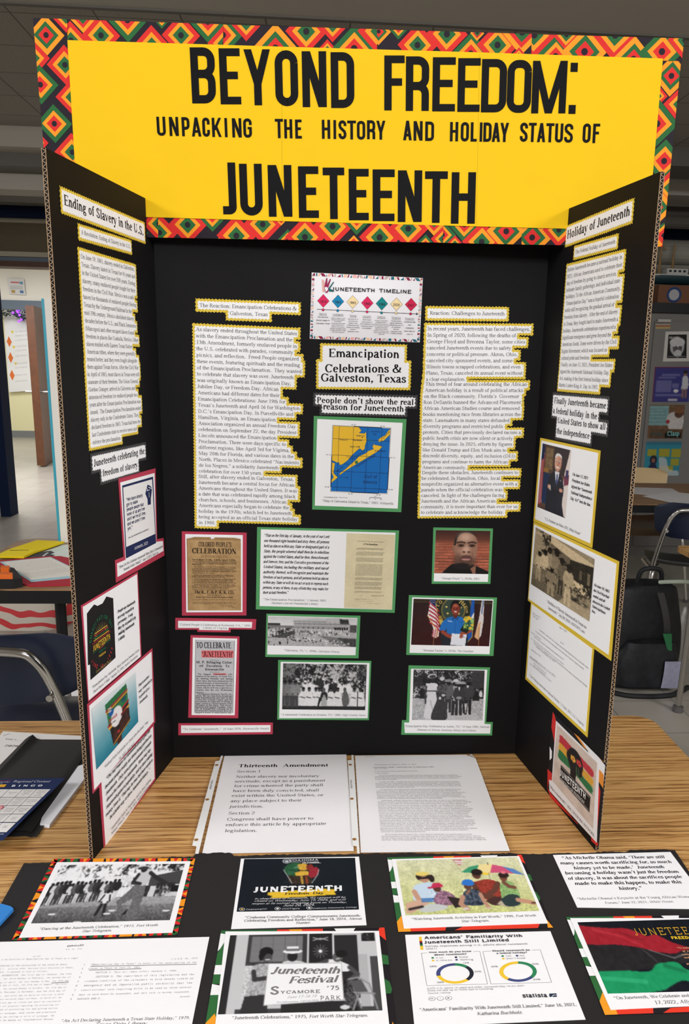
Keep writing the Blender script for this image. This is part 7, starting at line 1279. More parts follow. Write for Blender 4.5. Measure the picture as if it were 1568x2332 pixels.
p.poly([(.81, .64), (.88, .63), (.92, .78), (.84, .78)], (84, 84, 84)); p.poly([(.28, .4), (.757, .412), (.765, .865), (.272, .91)], (238, 238, 236)); p.line([(.28, .4), (.757, .412), (.765, .865), (.272, .91), (.28, .4)], .003, (150, 150, 148))
c.photo([zB(228, 740), zB(1402, 717), zB(1462, 1352), zB(128, 1385)], p.gray().blur(1), label='black and white festival photo'); f = c.flat()
for t, x0, y0, x1, y1, fo, co, asp in (('Juneteenth', 550, 1056, 1112, 1052, 'script', (120, 118, 116), .82), ('Festival', 692, 1134, 1092, 1122, 'script', (120, 118, 116), .8), ('’75', 1010, 1188, 1116, 1184, 'sansb', (126, 124, 122), .9), ('S', 548, 1222, 632, 1220, 'sansb', (126, 124, 122), .85), ('YCAMORE', 632, 1218, 958, 1210, 'sansb', (126, 124, 122), .8), ('June 17-18-19', 690, 1254, 925, 1246, 'hand', (150, 148, 146), 1.0), ('PARK', 955, 1272, 1130, 1266, 'sans', (110, 108, 106), 1.1), ('For Information  Call 53-2024', 600, 1294, 940, 1276, 'hand', (110, 108, 106), .9)): put_line(f, t, pt(*zB(x0, y0)), pt(*zB(x1, y1)), fo, co, asp)
for t, x0, y0, x1, y1 in (('“Juneteenth Celebrations,” 1975, *Fort Worth Star-Telegram*.', 240, 1426, 1348, 1404),): put_line(f, t, pt(*zB(x0, y0)), pt(*zB(x1, y1)), 'times', (34, 32, 36))
c.done(f, 'lettering')
# picnic photo
c = lying('photo_card', 'colour photo of people on grass under a rainbow umbrella, bold patterned border', 'photo', [zC(75, 100), zC(1163, 78), zC(1420, 673), zC(165, 708)], [zC(112, 118), zC(1143, 92), zC(1378, 640), zC(210, 682)], afri)
p = Pic(220, 110, (206, 206, 160)); p.grad(0, 0, 1, 1, (214, 214, 176), (196, 200, 128)); p.noise((0, 0, 1, 1), 16, 2, (1, 1, .8)).noise((0, 0, 1, .7), 14, 9, (1, .9, .9)); p.noise((0, .8, 1, 1), 30, 1.6, (1, 1, .4))
p.line([(.46, .03), (.5, .25)], .006, (190, 170, 140)); p.poly([(.46, .02), (.53, .02), (.53, .12), (.5, .14)], (190, 120, 120)); p.line([(.48, .05), (.53, .07)], .012, (236, 232, 230)); p.line([(.49, .09), (.53, .11)], .01, (236, 232, 230)); 
um = [((.5, .27), (.58, .17), (.66, .14), (.62, .29), (.55, .285), (60, 150, 110)), ((.62, .29), (.66, .14), (.74, .12), (.77, .14), (.73, .3), (236, 216, 150)), ((.73, .3), (.77, .14), (.84, .18), (.92, .33), (.8, .3), (206, 84, 120)), ((.92, .33), (.84, .18), (.93, .24), (1.0, .36), (.95, .34), (90, 130, 190))]
for *ps, co in um: p.poly(ps, co)
p.poly([(.58, .28), (.66, .29), (.66, .33), (.6, .3)], (196, 40, 44)); p.poly([(.66, .29), (.73, .3), (.72, .34), (.66, .33)], (236, 200, 60)); p.line([(.735, .1), (.735, .14)], .006, (60, 60, 60)); p.line([(.72, .3), (.7, .6)], .006, (150, 140, 130))
p.curve([(.08, .74), (.1, .52), (.17, .45), (.26, .45), (.31, .55), (.3, .74), (.16, .8)], (196, 214, 228)); p.ell(.2, .36, .034, .08, (186, 138, 116)); p.ell(.19, .33, .055, .085, (46, 34, 30)); p.ell(.255, .37, .022, .07, (46, 34, 30)); p.ell(.195, .38, .034, .06, (190, 140, 118)); p.ell(.19, .28, .055, .04, (228, 206, 110)); p.line([(.17, .36), (.225, .355)], .018, (30, 26, 26)); p.line([(.1, .6), (.13, .78), (.12, .88)], .04, (196, 150, 126)); p.poly([(.02, .8), (.12, .74), (.2, .8), (.06, .96), (.01, .96)], (206, 166, 142)); p.rect(.14, .72, .25, .79, (60, 110, 170), .8)
p.curve([(.23, .76), (.27, .64), (.33, .6), (.4, .7), (.38, .84), (.26, .84)], (150, 110, 130)); p.noise((.22, .6, .4, .84), 60, 1.6, (1, .7, .8)); p.ell(.28, .56, .03, .06, (90, 54, 44)); p.curve([(.235, .53), (.26, .46), (.31, .46), (.325, .53)], (196, 50, 84)); p.line([(.215, .54), (.28, .53)], .014, (186, 44, 76)); p.poly([(.34, .7), (.43, .74), (.45, .88), (.38, .9)], (46, 36, 34)); p.curve([(.1, .92), (.2, .82), (.32, .86), (.3, .92), (.16, .96)], (196, 200, 196)); p.line([(.04, .9), (.14, .86)], .02, (50, 44, 44))
p.curve([(.56, .72), (.56, .5), (.62, .44), (.7, .42), (.77, .5), (.78, .72), (.68, .8)], (150, 56, 44)); p.noise((.55, .42, .78, .8), 30, 1.5, (1, .5, .4)); p.ell(.615, .33, .034, .075, (92, 56, 44)); p.ell(.625, .28, .045, .06, (36, 26, 24)); p.line([(.57, .5), (.59, .68), (.7, .76)], .045, (96, 58, 46)); p.line([(.76, .5), (.72, .62), (.64, .72)], .04, (100, 60, 48)); p.curve([(.62, .8), (.7, .74), (.82, .76), (.78, .86), (.68, .88)], (70, 44, 40)); p.curve([(.7, .86), (.75, .8), (.8, .86), (.78, .92)], (186, 170, 150))
p.curve([(.44, .86), (.47, .66), (.53, .58), (.6, .64), (.6, .86)], (60, 70, 84)); p.noise((.43, .58, .6, .86), 50, 1.6); p.ell(.52, .54, .03, .055, (96, 62, 50)); p.curve([(.475, .5), (.5, .42), (.56, .42), (.575, .5), (.54, .53)], (46, 116, 200)); p.line([(.46, .72), (.43, .84), (.47, .92)], .036, (186, 140, 116)); p.line([(.6, .68), (.61, .8), (.63, .9)], .03, (186, 140, 116)); p.line([(.52, .62), (.5, .66)], .022, (140, 100, 84)); p.ell(.46, .92, .024, .02, (210, 200, 190)); p.ell(.63, .92, .02, .016, (210, 180, 160))
p.curve([(.75, .78), (.77, .55), (.82, .46), (.88, .5), (.9, .72), (.86, .86), (.78, .86)], (140, 176, 110)); p.noise((.75, .5, .9, .72), 40, 1.6, (.8, 1, .7)); p.ell(.82, .4, .03, .065, (120, 74, 58)); p.ell(.83, .35, .042, .055, (44, 30, 26)); p.line([(.81, .48), (.84, .56), (.88, .58)], .03, (120, 76, 60)); p.curve([(.74, .78), (.82, .7), (.89, .74), (.87, .88), (.77, .9)], (44, 60, 60)); p.line([(.87, .8), (.95, .84), (.98, .86)], .036, (196, 146, 118)); p.ell(.98, .86, .02, .016, (90, 60, 50)); p.ell(.835, .3, .02, .03, (220, 120, 130))
c.photo([zC(147, 130), zC(1128, 100), zC(1307, 540), zC(223, 577)], p.blur(1), label='colour picnic photo'); c.lines([('“Watching Juneteenth Activities in Fort Worth,” 1990, *Fort Worth', *zC(272, 616), *zC(1282, 586)), ('*Star-Telegram.', *zC(677, 634), *zC(905, 628))], 'times', (34, 32, 36))
# survey chart
c = lying('chart_card', 'white survey chart page with two ring charts', 'chart', None, [zC(220, 730), zC(1397, 700), (1332, 2328), (943, 2345)]); f = c.flat(); SG, SK, SY, SB = (44, 130, 84), (36, 38, 48), (238, 196, 54), (66, 74, 124)
cz_ = lambda x, y: pt(*zC(x, y))
for y0, y1, co in ((747, 780, SY), (780, 794, (160, 40, 40)), (794, 808, SK), (808, 822, (40, 110, 70)), (822, 854, SY)): k0, k1 = (y0 - 747) / 107, (y1 - 747) / 107; f.poly([cz_(331 + 14 * k0, y0), cz_(353 + 16 * k0, y0 - 1), cz_(353 + 16 * k1, y1 - 1), cz_(331 + 14 * k1, y1)], co)
def ring(ce, parts):
    a = 90.0
    for fr, co in parts:
        b = a - fr * 3.6; p0 = [cz_(ce[0] + 152 * math.cos(math.radians(t)), ce[1] - 83 * math.sin(math.radians(t))) for t in np.linspace(a, b, 25)]; p1 = [cz_(ce[0] + 119 * math.cos(math.radians(t)), ce[1] - 64 * math.sin(math.radians(t))) for t in np.linspace(b, a, 25)]
        for i in range(24): f.poly([p0[i], p0[i + 1], p1[24 - i - 1], p1[24 - i]], co, f.n)
        a = b
ring((624, 1046), [(12, SG), (25, SK), (34, SY), (29, SB)]); ring((1135, 1031), [(35, SG), (25, SB), (40, SY)])
def bar(a, b, w=.00022, co=(130, 130, 132)): u, v = cz_(*a), cz_(*b); d = (v - u) / np.linalg.norm(v - u); n_ = vec(-d[1], d[0]) * w; f.poly([u - n_, v - n_, v + n_, u + n_], co, f.n)
for a, b in (((352, 880), (398, 878)), ((772, 868), (825, 866)), ((825, 866), (888, 1132)), ((888, 1132), (396, 1145)), ((396, 1145), (352, 880)), ((850, 868), (915, 864)), ((1246, 857), (1315, 853)), ((1315, 853), (1407, 1118)), ((1407, 1118), (916, 1132)), ((916, 1132), (850, 868))): bar(a, b)
for x, y, co in ((443, 919, SG), (632, 914, SK), (447, 941, SY), (637, 935, SB), (1010, 905, SG), (1127, 902, SB), (1017, 926, SY)): f.poly([cz_(x + 11 * math.cos(t), y + 7 * math.sin(t)) for t in np.linspace(0, 6.1, 14)], co)
for x, y in ((438, 1252), (505, 1250), (572, 1247)): [f.poly([cz_(x + 27 * k_ * math.cos(t), y + 17 * k_ * math.sin(t)) for t in np.linspace(0, 6.1, 22)], co_) for k_, co_ in ((1, (90, 90, 94)), (.88, (242, 241, 240)))]
f.poly([cz_(1388, 1212), cz_(1446, 1210), cz_(1448, 1222), cz_(1420, 1220), cz_(1405, 1238), cz_(1390, 1238)], (34, 48, 70)); f.poly([cz_(1412, 1238), cz_(1425, 1226), cz_(1449, 1226), cz_(1449, 1238)], (34, 48, 70)); c.done(f, 'chart_drawing', 'green, yellow, black and blue ring charts'); f = c.flat()
for t, x0, y0, x1, y1, fo, asp in (('Americans’ Familiarity With', 374, 768, 1176, 750, 'sansb', 1), ('Juneteenth Still Limited', 376, 806, 1068, 786, 'sansb', 1), ('Survey responses among U.S. adults about Juneteenth', 382, 833, 1216, 812, 'light', 1), ('(2021)', 388, 853, 480, 850, 'light', 1), ('How much do you know', 414, 882, 760, 872, 'sansb', 1), ('about Juneteenth?', 458, 902, 722, 895, 'sansb', 1), ('Should Juneteenth be', 926, 870, 1234, 862, 'sansb', 1), ('a federal holiday?', 962, 889, 1212, 882, 'sansb', 1), ('A lot', 468, 926, 530, 924, 'light', 1), ('Some', 656, 921, 733, 918, 'light', 1), ('A little bit', 470, 948, 602, 944, 'light', 1), ('Nothing', 664, 942, 774, 939, 'light', 1), ('Yes', 1032, 911, 1082, 909, 'light', 1), ('No', 1150, 909, 1190, 907, 'light', 1), ('Don’t know', 1042, 932, 1200, 927, 'light', 1), ('12%', 688, 968, 742, 966, 'sans', 1), ('28%', 420, 997, 480, 995, 'sans', 1), ('25%', 783, 1039, 840, 1037, 'sans', 1), ('34%', 478, 1127, 538, 1125, 'sans', 1), ('35%', 1248, 977, 1306, 975, 'sans', 1), ('40%', 918, 998, 976, 996, 'sans', 1), ('25%', 1260, 1103, 1320, 1101, 'sans', 1), ('3,572 U.S. adults 18 years and older, surveyed May 18-23, 2021', 398, 1176, 1190, 1153, 'light', 1), ('Does not add up to 100% due to rounding', 402, 1194, 935, 1178, 'light', 1), ('Source: Gallup', 406, 1215, 590, 1209, 'light', 1), ('statista', 1175, 1244, 1378, 1240, 'sansb', 1.2), ('cc', 425, 1257, 452, 1256, 'sansb', 1), ('i', 502, 1256, 508, 1256, 'sansb', 1.4), ('=', 560, 1254, 584, 1253, 'sansb', 1), ('“Americans’ Familiarity With Juneteenth Still Limited,” June 16, 2021,', 336, 1355, 1612, 1312, 'times', 1), ('*Katharina Buchholz.', 804, 1388, 1176, 1376, 'times', 1)): put_line(f, t, cz_(x0, y0), cz_(x1, y1), fo, (52, 52, 58), asp * (.72 if fo != 'times' else 1))
c.done(f, 'lettering')
# quote page
c = lying('quote_card', 'white page of large script quotation at the far corner of the black poster board', 'card', None, [zD(247, 95), zD(1385, 65), (1622, 2076), zD(482, 605)]); f = c.flat(); dz = lambda x, y: pt(*zD(x, y))
for t, x0, y0, x1, y1 in (('“As Michelle Obama said, ‘There are still', 335, 137, 1335, 127), ('many causes worth sacrificing for, so much', 322, 188, 1400, 174), ('history yet to be made.’  Juneteenth', 453, 236, 1330, 224), ('becoming a holiday wasn’t just the freedom', 370, 286, 1470, 270), ('of slavery, it was about the sacrifices people', 396, 338, 1502, 320), ('made to make this happen, to make this', 462, 388, 1497, 372), ('history.”', 893, 436, 1118, 432)): put_line(f, t, dz(x0, y0), dz(x1, y1), 'lob', (36, 34, 38), 1.05)
for t, x0, y0, x1, y1 in (('“Michelle Obama’s Keynote at the Young African Women Leaders', 485, 534, 1770, 508), ('Forum,” June 22, 2011, *White House.', 755, 572, 1423, 557)): put_line(f, t, dz(x0, y0), dz(x1, y1), 'times', (44, 42, 46))
c.done(f, 'lettering')
# flag poster
c = lying('photo_card', 'black print of a waving red, black and green flag, bold patterned border', 'flyer', [zD(373, 700), (1600, 2090), (1740, 2306), zD(750, 1655)], [zD(412, 716), (1592, 2098), (1718, 2292), zD(805, 1608)], afri)
p = Pic(190, 100, (18, 22, 30)); p.curve([(0, .05), (.1, .08), (.25, .11), (.37, .12), (.44, .18), (.5, .24), (.57, .22), (.66, .34), (.78, .44), (.7, .46), (.62, .5), (.5, .47), (.38, .4), (.2, .35), (0, .33)], (156, 32, 44)); p.curve([(0, .34), (.2, .36), (.4, .41), (.5, .48), (.62, .51), (.78, .45), (.7, .6), (.5, .68), (.3, .7), (0, .72)], (36, 34, 36)); p.curve([(0, .71), (.2, .71), (.36, .73), (.44, .64), (.5, .62), (.6, .62), (.64, .72), (.76, .8), (.8, .78), (.76, .9), (.68, .9), (.56, .86), (.46, .92), (.36, .98), (.0, 1.02)], (26, 146, 92))
p.line([(.1, .12), (.3, .24), (.42, .38)], .02, (186, 50, 60), .6); p.line([(.3, .18), (.44, .3)], .012, (120, 24, 34), .7); p.line([(.02, .8), (.3, .86)], .03, (50, 172, 116), .7); p.line([(.5, .66), (.62, .74)], .03, (20, 110, 70), .7); p.line([(.45, .44), (.6, .56), (.72, .5)], .008, (150, 148, 146), .7); p.line([(.4, .42), (.46, .6)], .006, (110, 108, 108), .6); p.noise((0, 0, .8, 1), 6, 4)
c.photo([zD(483, 757), (1588, 2100), (1712, 2262), zD(777, 1453)], p.blur(1), label='flag artwork'); f = c.flat()
for t, x0, y0, x1, y1, fo, co, asp in (('JUNETEENTH', 1045, 886, 1850, 866, 'thinsans', (226, 176, 50), 1.3), ('FREEDOM DAY', 1398, 922, 1790, 912, 'black', (230, 190, 40), 1), ('“To understand the meaning', 1450, 1016, 1800, 1006, 'sansb', (206, 150, 110), 1), ('of Juneteenth takes', 1505, 1048, 1790, 1040, 'sansb', (206, 150, 110), 1), ('courage and', 1495, 1080, 1640, 1076, 'sansb', (206, 150, 110), 1), ('understanding', 1520, 1110, 1720, 1104, 'sansb', (206, 150, 110), 1), ('strength.”', 1545, 1172, 1700, 1166, 'sansb', (206, 150, 110), 1), ('“On Juneteenth, We Celebrate and Reflect,” June', 840, 1510, 1880, 1472, 'times', (60, 58, 62), 1), ('17, 2022, *Allyson Park.', 1238, 1556, 1800, 1538, 'times', (60, 58, 62), 1)): put_line(f, t, dz(x0, y0), dz(x1, y1), fo, co, asp)
c.done(f, 'lettering')
# papers at the far left of the table
zE = lambda x, y: (x / 7.127, 1640 + y / 7.127)
c = Card('printed_form', 'white stapled entry form partly under the black folder', 'form', PT, [zE(50, 193), zE(1345, 270), (215, 1730), (-60, 1760)], n=.0004)
c.paper('sheet', [zE(50, 193), zE(1345, 270), (222, 1742), (-60, 1757)], (234, 230, 224), .0012); f = c.flat(); put_line(f, '*Entry #____', PT.at(*zE(80, 326)), PT.at(*zE(372, 344)), 'bold', (50, 46, 44), .9); put_line(f, '2026', PT.at(*zE(68, 442)), PT.at(*zE(294, 448)), 'bold', (40, 36, 36), .8); c.done(f, 'lettering')
f = Flat(c.o, c.n); f.poly(PT.ats([zE(48, 268), zE(156, 230), zE(160, 234), zE(52, 272)]), (120, 116, 110)); f.out('staple', c.root)
c = Card('paper_stack', 'thin stack of white paper under the black folder', 'paper', PT, [zE(665, 1740), zE(800, 1755), zE(1420, 960)], n=.0006)
for k in range(4):
    q_ = PT.ats([zE(660 - k * 3, 1735), zE(800 + k * 4, 1757 - k * 6), (204, 1764), (205, 1742), zE(900, 900)]); Flat(c.o).slab(q_, (232, 231, 232), .0004 + k * .0012, .0014 + k * .0012).out('sheet', c.root)
FOLD = mat('black_card_folder', (36, 35, 34), .6, noise=.08, scale=200)
fold_px = [(-40, 1762), zE(100, 660), zE(390, 345), zE(465, 312), zE(550, 355), zE(900, 330), zE(1345, 318), (203, 1742), zE(580, 1845), zE(470, 1805), zE(200, 1820), (-40, 1905)]
fu = PT.ats(fold_px); fo_ = vec(fu[:, 0].mean(), fu[:, 1].min())
fr = empty('paper_folder', PT.mat(fo_), 'creased black card folder lying on the white form beneath the bingo sheet', 'folder')
PF_ = Plane((0, 0, TZ + .008), (1, 0, 0), (0, 1, 0)); P4 = [PF_.at(*q_) for q_ in ((58, 1686), (226, 1687), zE(590, 1842), (-150, 1899))]
def fsurf(lift):
    def g(u, v):
        q_ = (P4[0] * (1 - u) + P4[1] * u) * (1 - v) + (P4[3] * (1 - u) + P4[2] * u) * v - fo_
        z = .007 + lift + .004 * math.sin(u * 5 + v) * (v) + (.010 * math.exp(-((u - .09) / .05) ** 2)) * (1 - v) ** 1.5 - .003 * (u > .9)
        return (q_[0], q_[1], z)
    return g
MB().grid(fsurf(0), 18, 14, .0006).out('back_cover', FOLD, fr, smooth=True); MB().grid(lambda u, v: tuple(vec(*fsurf(.0025 + .005 * v * math.sin(3.1 * u))(u * .93, v * .97)) + vec(0, .0, 0)), 18, 14, .0006).out('front_cover', FOLD, fr, smooth=True)
bq = [zE(-520, 975), zE(1062, 950), zE(45, 1958), (-190, 1925)]
PB_ = Plane((0, 0, TZ + .02), (1, 0, 0), (0, 1, 0)); c = Card('bingo_sheet', 'navy-bordered bingo sheet lying on the black folder', 'bingo sheet', PB_, bq, n=.0005); NVB = (32, 46, 86)
c.paper('sheet', bq, NVB, .0006); f = c.flat(); cols_x = [-400, -180, 150, 376, 602, 828]
def gz_(x, y): return PB_.at(*zE(x, y))
bx = lambda x, y: x - (y - 1130) * 1.02
for r in range(5):
    y0, y1 = 1134 + r * 136, 1134 + (r + 1) * 136 - 8
    if r == 4: y0, y1 = 1684, 1836
    for k in range(5): x0, x1 = cols_x[k] + (4 if k else 0), cols_x[k + 1] - 4; f.poly([gz_(bx(x0, y0), y0), gz_(bx(x1, y0), y0), gz_(bx(x1, y1), y1), gz_(bx(x0, y1), y1)], (232, 228, 222))
f.poly([gz_(-200, 1062), gz_(112, 1058), gz_(70, 1102), gz_(-240, 1102)], (232, 170, 50)); f.poly([gz_(-100, 1000), gz_(190, 992), gz_(184, 996), gz_(-100, 1006)], (170, 50, 56)); f.poly(circ(gz_(-8, 1436), .006, 16), (206, 60, 80)); f.poly(circ(gz_(-8, 1436), .0045, 16), (226, 170, 170)); c.done(f, 'bingo_grid', 'white squares of the bingo grid'); f = c.flat()
put_line(f, 'NATIONAL HISTORY', gz_(-260, 1034), gz_(166, 1026), 'bold', (226, 226, 230), .8); put_line(f, 'DAY', gz_(-60, 1056), gz_(40, 1052), 'bold', (226, 226, 230), .8); put_line(f, 'Regional Contest', gz_(196, 1026), gz_(800, 1026), 'hand', (226, 226, 232), 1.1); put_line(f, 'B I N G O', gz_(180, 1096), gz_(690, 1092), 'black', (226, 226, 232), .75)
BT = [['Ask a judge', 'about their', 'favorite'], ['Find a project', 'from a 6th', 'grader'], ['Play a board', 'game'], ['Find a project', 'about the', 'Revolutionary', 'War'], ['Take a photo', 'with the Chair', 'version', 'decorations'], ['Cheer for', 'a friend'], ['Participate in an', 'activity during', 'judging time'], ['Participate in an', 'activity during', 'event during', 'intermission'], ['Find a project', 'that used a', 'resource from', 'the Library of', 'Congress'], ['Find a project', 'about a sports', 'moment'], ['Free', 'space'], ['Free', 'space'], ['Thank a', 'judge'], ['Tell another', 'student about', 'your project'], ['Find a project', 'about military', 'history'], ['Try a snack'], ['Try a snack'], ['Ask for a', 'conference'], ['Find a student', 'who used an', 'archive or', 'museum for', 'research'], ['Meet a', 'teacher'], ['Smile'], ['Smile'], ['Attend the', 'opening', 'ceremony'], ['Attend the', 'awards', 'ceremony'], ['Take a', 'selfie']]
k = 0
for r in range(5):
    for q_ in range(5):
        ym = 1134 + r * 137 + 64; xm = (cols_x[q_] + cols_x[q_ + 1]) / 2
        for i, t in enumerate(BT[k]): y = ym + (i - (len(BT[k]) - 1) / 2) * 24 + 6; w = len(t) * 5.6; put_line(f, t, gz_(bx(xm, y) - w, y), gz_(bx(xm, y) + w, y), 'hand', (60, 58, 64), 1.25)
        k += 1
put_line(f, 'nhd.org/bonus', gz_(-160, 1876), gz_(60, 1872), 'sansb', (226, 226, 230)); c.done(f, 'lettering')
c = Card('paper_folder', 'corner of a bright blue folder on the black poster board', 'folder', PT, [(-90, 2060), (0, 2070), zA(105, 495), (0, 2117), (-110, 2180)], n=BN + .001)
c.paper('cover', [(-90, 2060), zA(20, 462), zA(85, 480), zA(104, 497), (0, 2117), (-110, 2180)], (56, 132, 206), .004)
# ---------------------------------------------------------------- behind the board, on the left
CHROME = mat('chrome', (200, 198, 194), .16, 1); NAVYS = mat('navy_plastic', (24, 32, 52), .35, spec=.5); FLAPC = mat('tan_plastic', (206, 178, 126), .45); TANSH = mat('shaded_tan_plastic', (106, 78, 52), .4)  # the brown is tan plastic with the seat's shade put into its colour
OAK2 = wood('brown_laminate', (96, 70, 46), (140, 104, 68), (164, 126, 86))
def table(name, label, x0, x1, y0, y1, legs, top=OAK2):
    r = empty(name, ((x0 + x1) / 2, (y0 + y1) / 2, 0), label, 'table'); ox, oy = (x0 + x1) / 2, (y0 + y1) / 2
    link('tabletop', *(lambda m: (m.v, m.f))(MB().prism([(x - ox, y - oy) for x, y in rounded(x0, x1, y0, y1, .06)], TZ - .004, TZ)), top, r)
    MB().prism([(x - ox, y - oy) for x, y in rounded(x0, x1, y0, y1, .06)], TZ - .045, TZ - .0041).out('edge_apron', BLKM, r)
    for x, y in legs:
        lg = MB().tube([(x - ox, y - oy, .56), (x - ox, y - oy, TZ - .04)], .017, 12).out('leg', BLKM, r); MB().tube([(x - ox, y - oy, 0), (x - ox, y - oy, .57)], .0145, 12).out('leg_tip', CHROME, lg, None)
    return r
table('student_table', 'brown table with a black edge holding folders, behind the display board on the doorway side', -.9, .5, 1.03, 1.72, [(-.565, 1.12), (.4, 1.12), (-.58, 1.6), (.4, 1.66)])
PB = Plane((0, 0, TZ), (1, 0, 0), (0, 1, 0))
zF = lambda x, y: (x / 4.486, 1180 + y / 4.486)
PIN = printed('matte_card', .6, .4)
def flatthing(name, label, cat_, pl, polys, n=.0006):
    c = Card(name, label, cat_, pl, polys[0][1], n=n)
    for nm, q_, co, th in polys: c.paper(nm, q_, co, th)
    return c
flatthing('paper_folder', 'red folder holding a printed page, on the back table', 'folder', PB, [('cover', [zF(-60, 450), zF(500, 400), zF(690, 400), zF(760, 510), zF(760, 690), zF(310, 705), zF(215, 680)], (176, 44, 58), .004), ('inner_sheet', [zF(0, 462), zF(520, 412), zF(760, 530), zF(760, 625), zF(320, 668)], (168, 206, 214), .0008)])
c = flatthing('printed_page', 'printed page lying on the red folder on the back table', 'page', PB, [('sheet', [zF(40, 470), zF(505, 418), zF(745, 532), zF(745, 606), zF(315, 650)], (232, 228, 216), .0005)], .0062)
f = c.flat()
for i in range(16):
    u = i / 16; a = PB.at(*zF(75 + u * 235, 482 + u * 160)); b = PB.at(*zF(505 + u * 235, 436 + u * 130)); 
    if i != 10: put_line(f, gib(56), a, b, 'times', (120, 116, 108), .9)
c.done(f, 'lettering')
flatthing('paper_stack', 'loose pale green papers beside the yellow envelope on the back table', 'paper', PB, [('sheet', [zF(370, 370), zF(640, 280), zF(760, 270), zF(780, 420), zF(560, 395)], (206, 218, 206), .002), ('sheet', [zF(520, 380), zF(660, 330), zF(790, 350), zF(770, 430)], (214, 224, 216), .002)], .0006)
flatthing('magazine', 'dark magazine under the yellow envelope on the back table', 'magazine', PB, [('cover', [zF(230, 420), zF(300, 372), zF(520, 345), zF(590, 380), zF(500, 402)], (70, 70, 72), .003), ('cover_stripe', [zF(430, 400), zF(480, 365), zF(500, 364), zF(450, 402)], (206, 206, 204), .0003)], .0014)
c = flatthing('envelope', 'bright yellow envelope folder on the back table', 'envelope', PB, [('body', [zF(0, 398), zF(110, 345), zF(380, 255), zF(662, 270), zF(355, 378), zF(245, 428), zF(0, 424)], (232, 206, 24), .006), ('flap', [zF(0, 398), zF(110, 348), zF(370, 360), zF(245, 428), zF(0, 424)], (238, 214, 40), .001)], .0062)
f = c.flat(); f.poly(PB.ats([zF(100, 362), zF(292, 360), zF(296, 366), zF(104, 369)]), (120, 104, 10)); c.done(f, 'slot')
tk = empty('tool_case', (*PB.at(8, 1332), TZ), 'black case with orange clips at the front edge of the back table', 'case'); px = PB.at(8, 1332)
for nm, q_, z0, z1, mt_ in (('body', [zF(-80, 560), zF(150, 600), zF(235, 705), zF(140, 722), zF(-80, 722)], .0, .03, mat('black_plastic', (22, 22, 24), .4)), ('clip', [zF(20, 625), zF(112, 625), zF(100, 650), zF(15, 650)], .03, .045, mat('orange_plastic', (232, 110, 36), .4)), ('clip', [zF(-60, 690), zF(140, 700), zF(138, 720), zF(-60, 720)], .03, .045, mat('orange_plastic', (232, 110, 36), .4))):
    MB().prism([tuple(p_ - px) for p_ in PB.ats(q_)], z0, z1).out(nm, mt_, tk)
wbp = empty('white_display_board', (-.74, 1.66, TZ), 'white display board with a teal striped edge standing on the back table', 'display board')
WB = mat('white_board', (236, 232, 222), .6); MB().box(0, .36, -.006, 0, 0, .89).out('panel', WB, wbp); MB().prism([(.36, -.006), (.5, .25), (.494, .253), (.354, 0)], 0, .89).out('panel', WB, wbp)
ts = MB()
for k in range(148): z = k * .006; ts.box(-.0005, .009, -.0066, -.0058, z, z + .004)
ts.box(-.0005, .009, -.0063, -.0057, 0, .89); ts.out('teal_edge', mat('teal_tape', (62, 168, 190), .4), wbp)
def chair(name, label, x, y, rz, shell, seatm, k=1.0, group=None):
    r = empty(name, Matrix.Translation((x, y, 0)) @ Matrix.Rotation(rz, 4, 'Z') @ Matrix.Scale(k, 4), label, 'chair', group)   # faces +y; its back is at y = 0
    def back(u, v):
        a = (u - .5) * 2; hw = .225 * (1 - .1 * (1 - v) ** 2) * (1 - .10 * max(0, abs(v - .5) * 2 - .75) / .25); x_ = a * hw
        return (x_, -.0 - .045 * (1 - a * a) + .02 - .05 * (v - .5) * .5, .615 + .185 * v - .018 * max(0, abs(a) - .75) / .25 * (1 if v > .5 else -1) * (abs(v - .5) * 2) ** 3)
    MB().grid(back, 20, 10, .007).out('backrest', shell, r, smooth=True)
    def seat(u, v):
        a = (u - .5) * 2; w = .2 + .035 * math.sin(min(v, 1) * math.pi * .6); return (a * w, .03 + .4 * v, .45 + .012 * abs(a) ** 3 - .02 * max(0, v - .8) / .2 + .03 * max(0, .15 - v) / .15)
    MB().grid(seat, 16, 16, -.008).out('seat', seatm, r, smooth=True)
    fr_ = MB(); loop = cat([(-.235, .28, .425), (-.205, .02, .44), (-.2, -.02, .5), (-.165, -.062, .68), (-.13, -.072, .755), (-.08, -.074, .775), (.08, -.074, .775), (.13, -.072, .755), (.165, -.062, .68), (.2, -.02, .5), (.205, .02, .44), (.235, .28, .425)], 6)
    fr_.tube(loop, .0115, 12).out('back_frame', CHROME, r, smooth=True)
    for sx in (-1, 1):
        for pts in ([(sx * .17, .30, .435), (sx * .2, .36, .40), (sx * .23, .44, .02)], [(sx * .17, .14, .435), (sx * .2, .06, .40), (sx * .235, -.03, .02)]):
            lg = MB().tube(cat(pts, 6), .0115, 10).out('leg', CHROME, r, smooth=True); e_ = pts[-1]; MB().tube([(e_[0], e_[1], 0), (e_[0], e_[1], .022)], .017, 12).out('foot_glide', mat('grey_glide', (90, 88, 86), .4), lg)
    bt = MB()
    for sx in (-1, 1): bt.tube([(sx * .162, -.085, .665), (sx * .162, -.05, .665)], .008, 10)
    bt.out('bolt', CHROME, r); return r
chair('school_chair', 'navy plastic chair with a chrome frame, its back against the oak table', -.53, .52, 0, NAVYS, NAVYS)
bg_ = empty('striped_bag', (-1.42, 2.95, 0), 'white and red striped bag on the floor under the back table', 'bag')
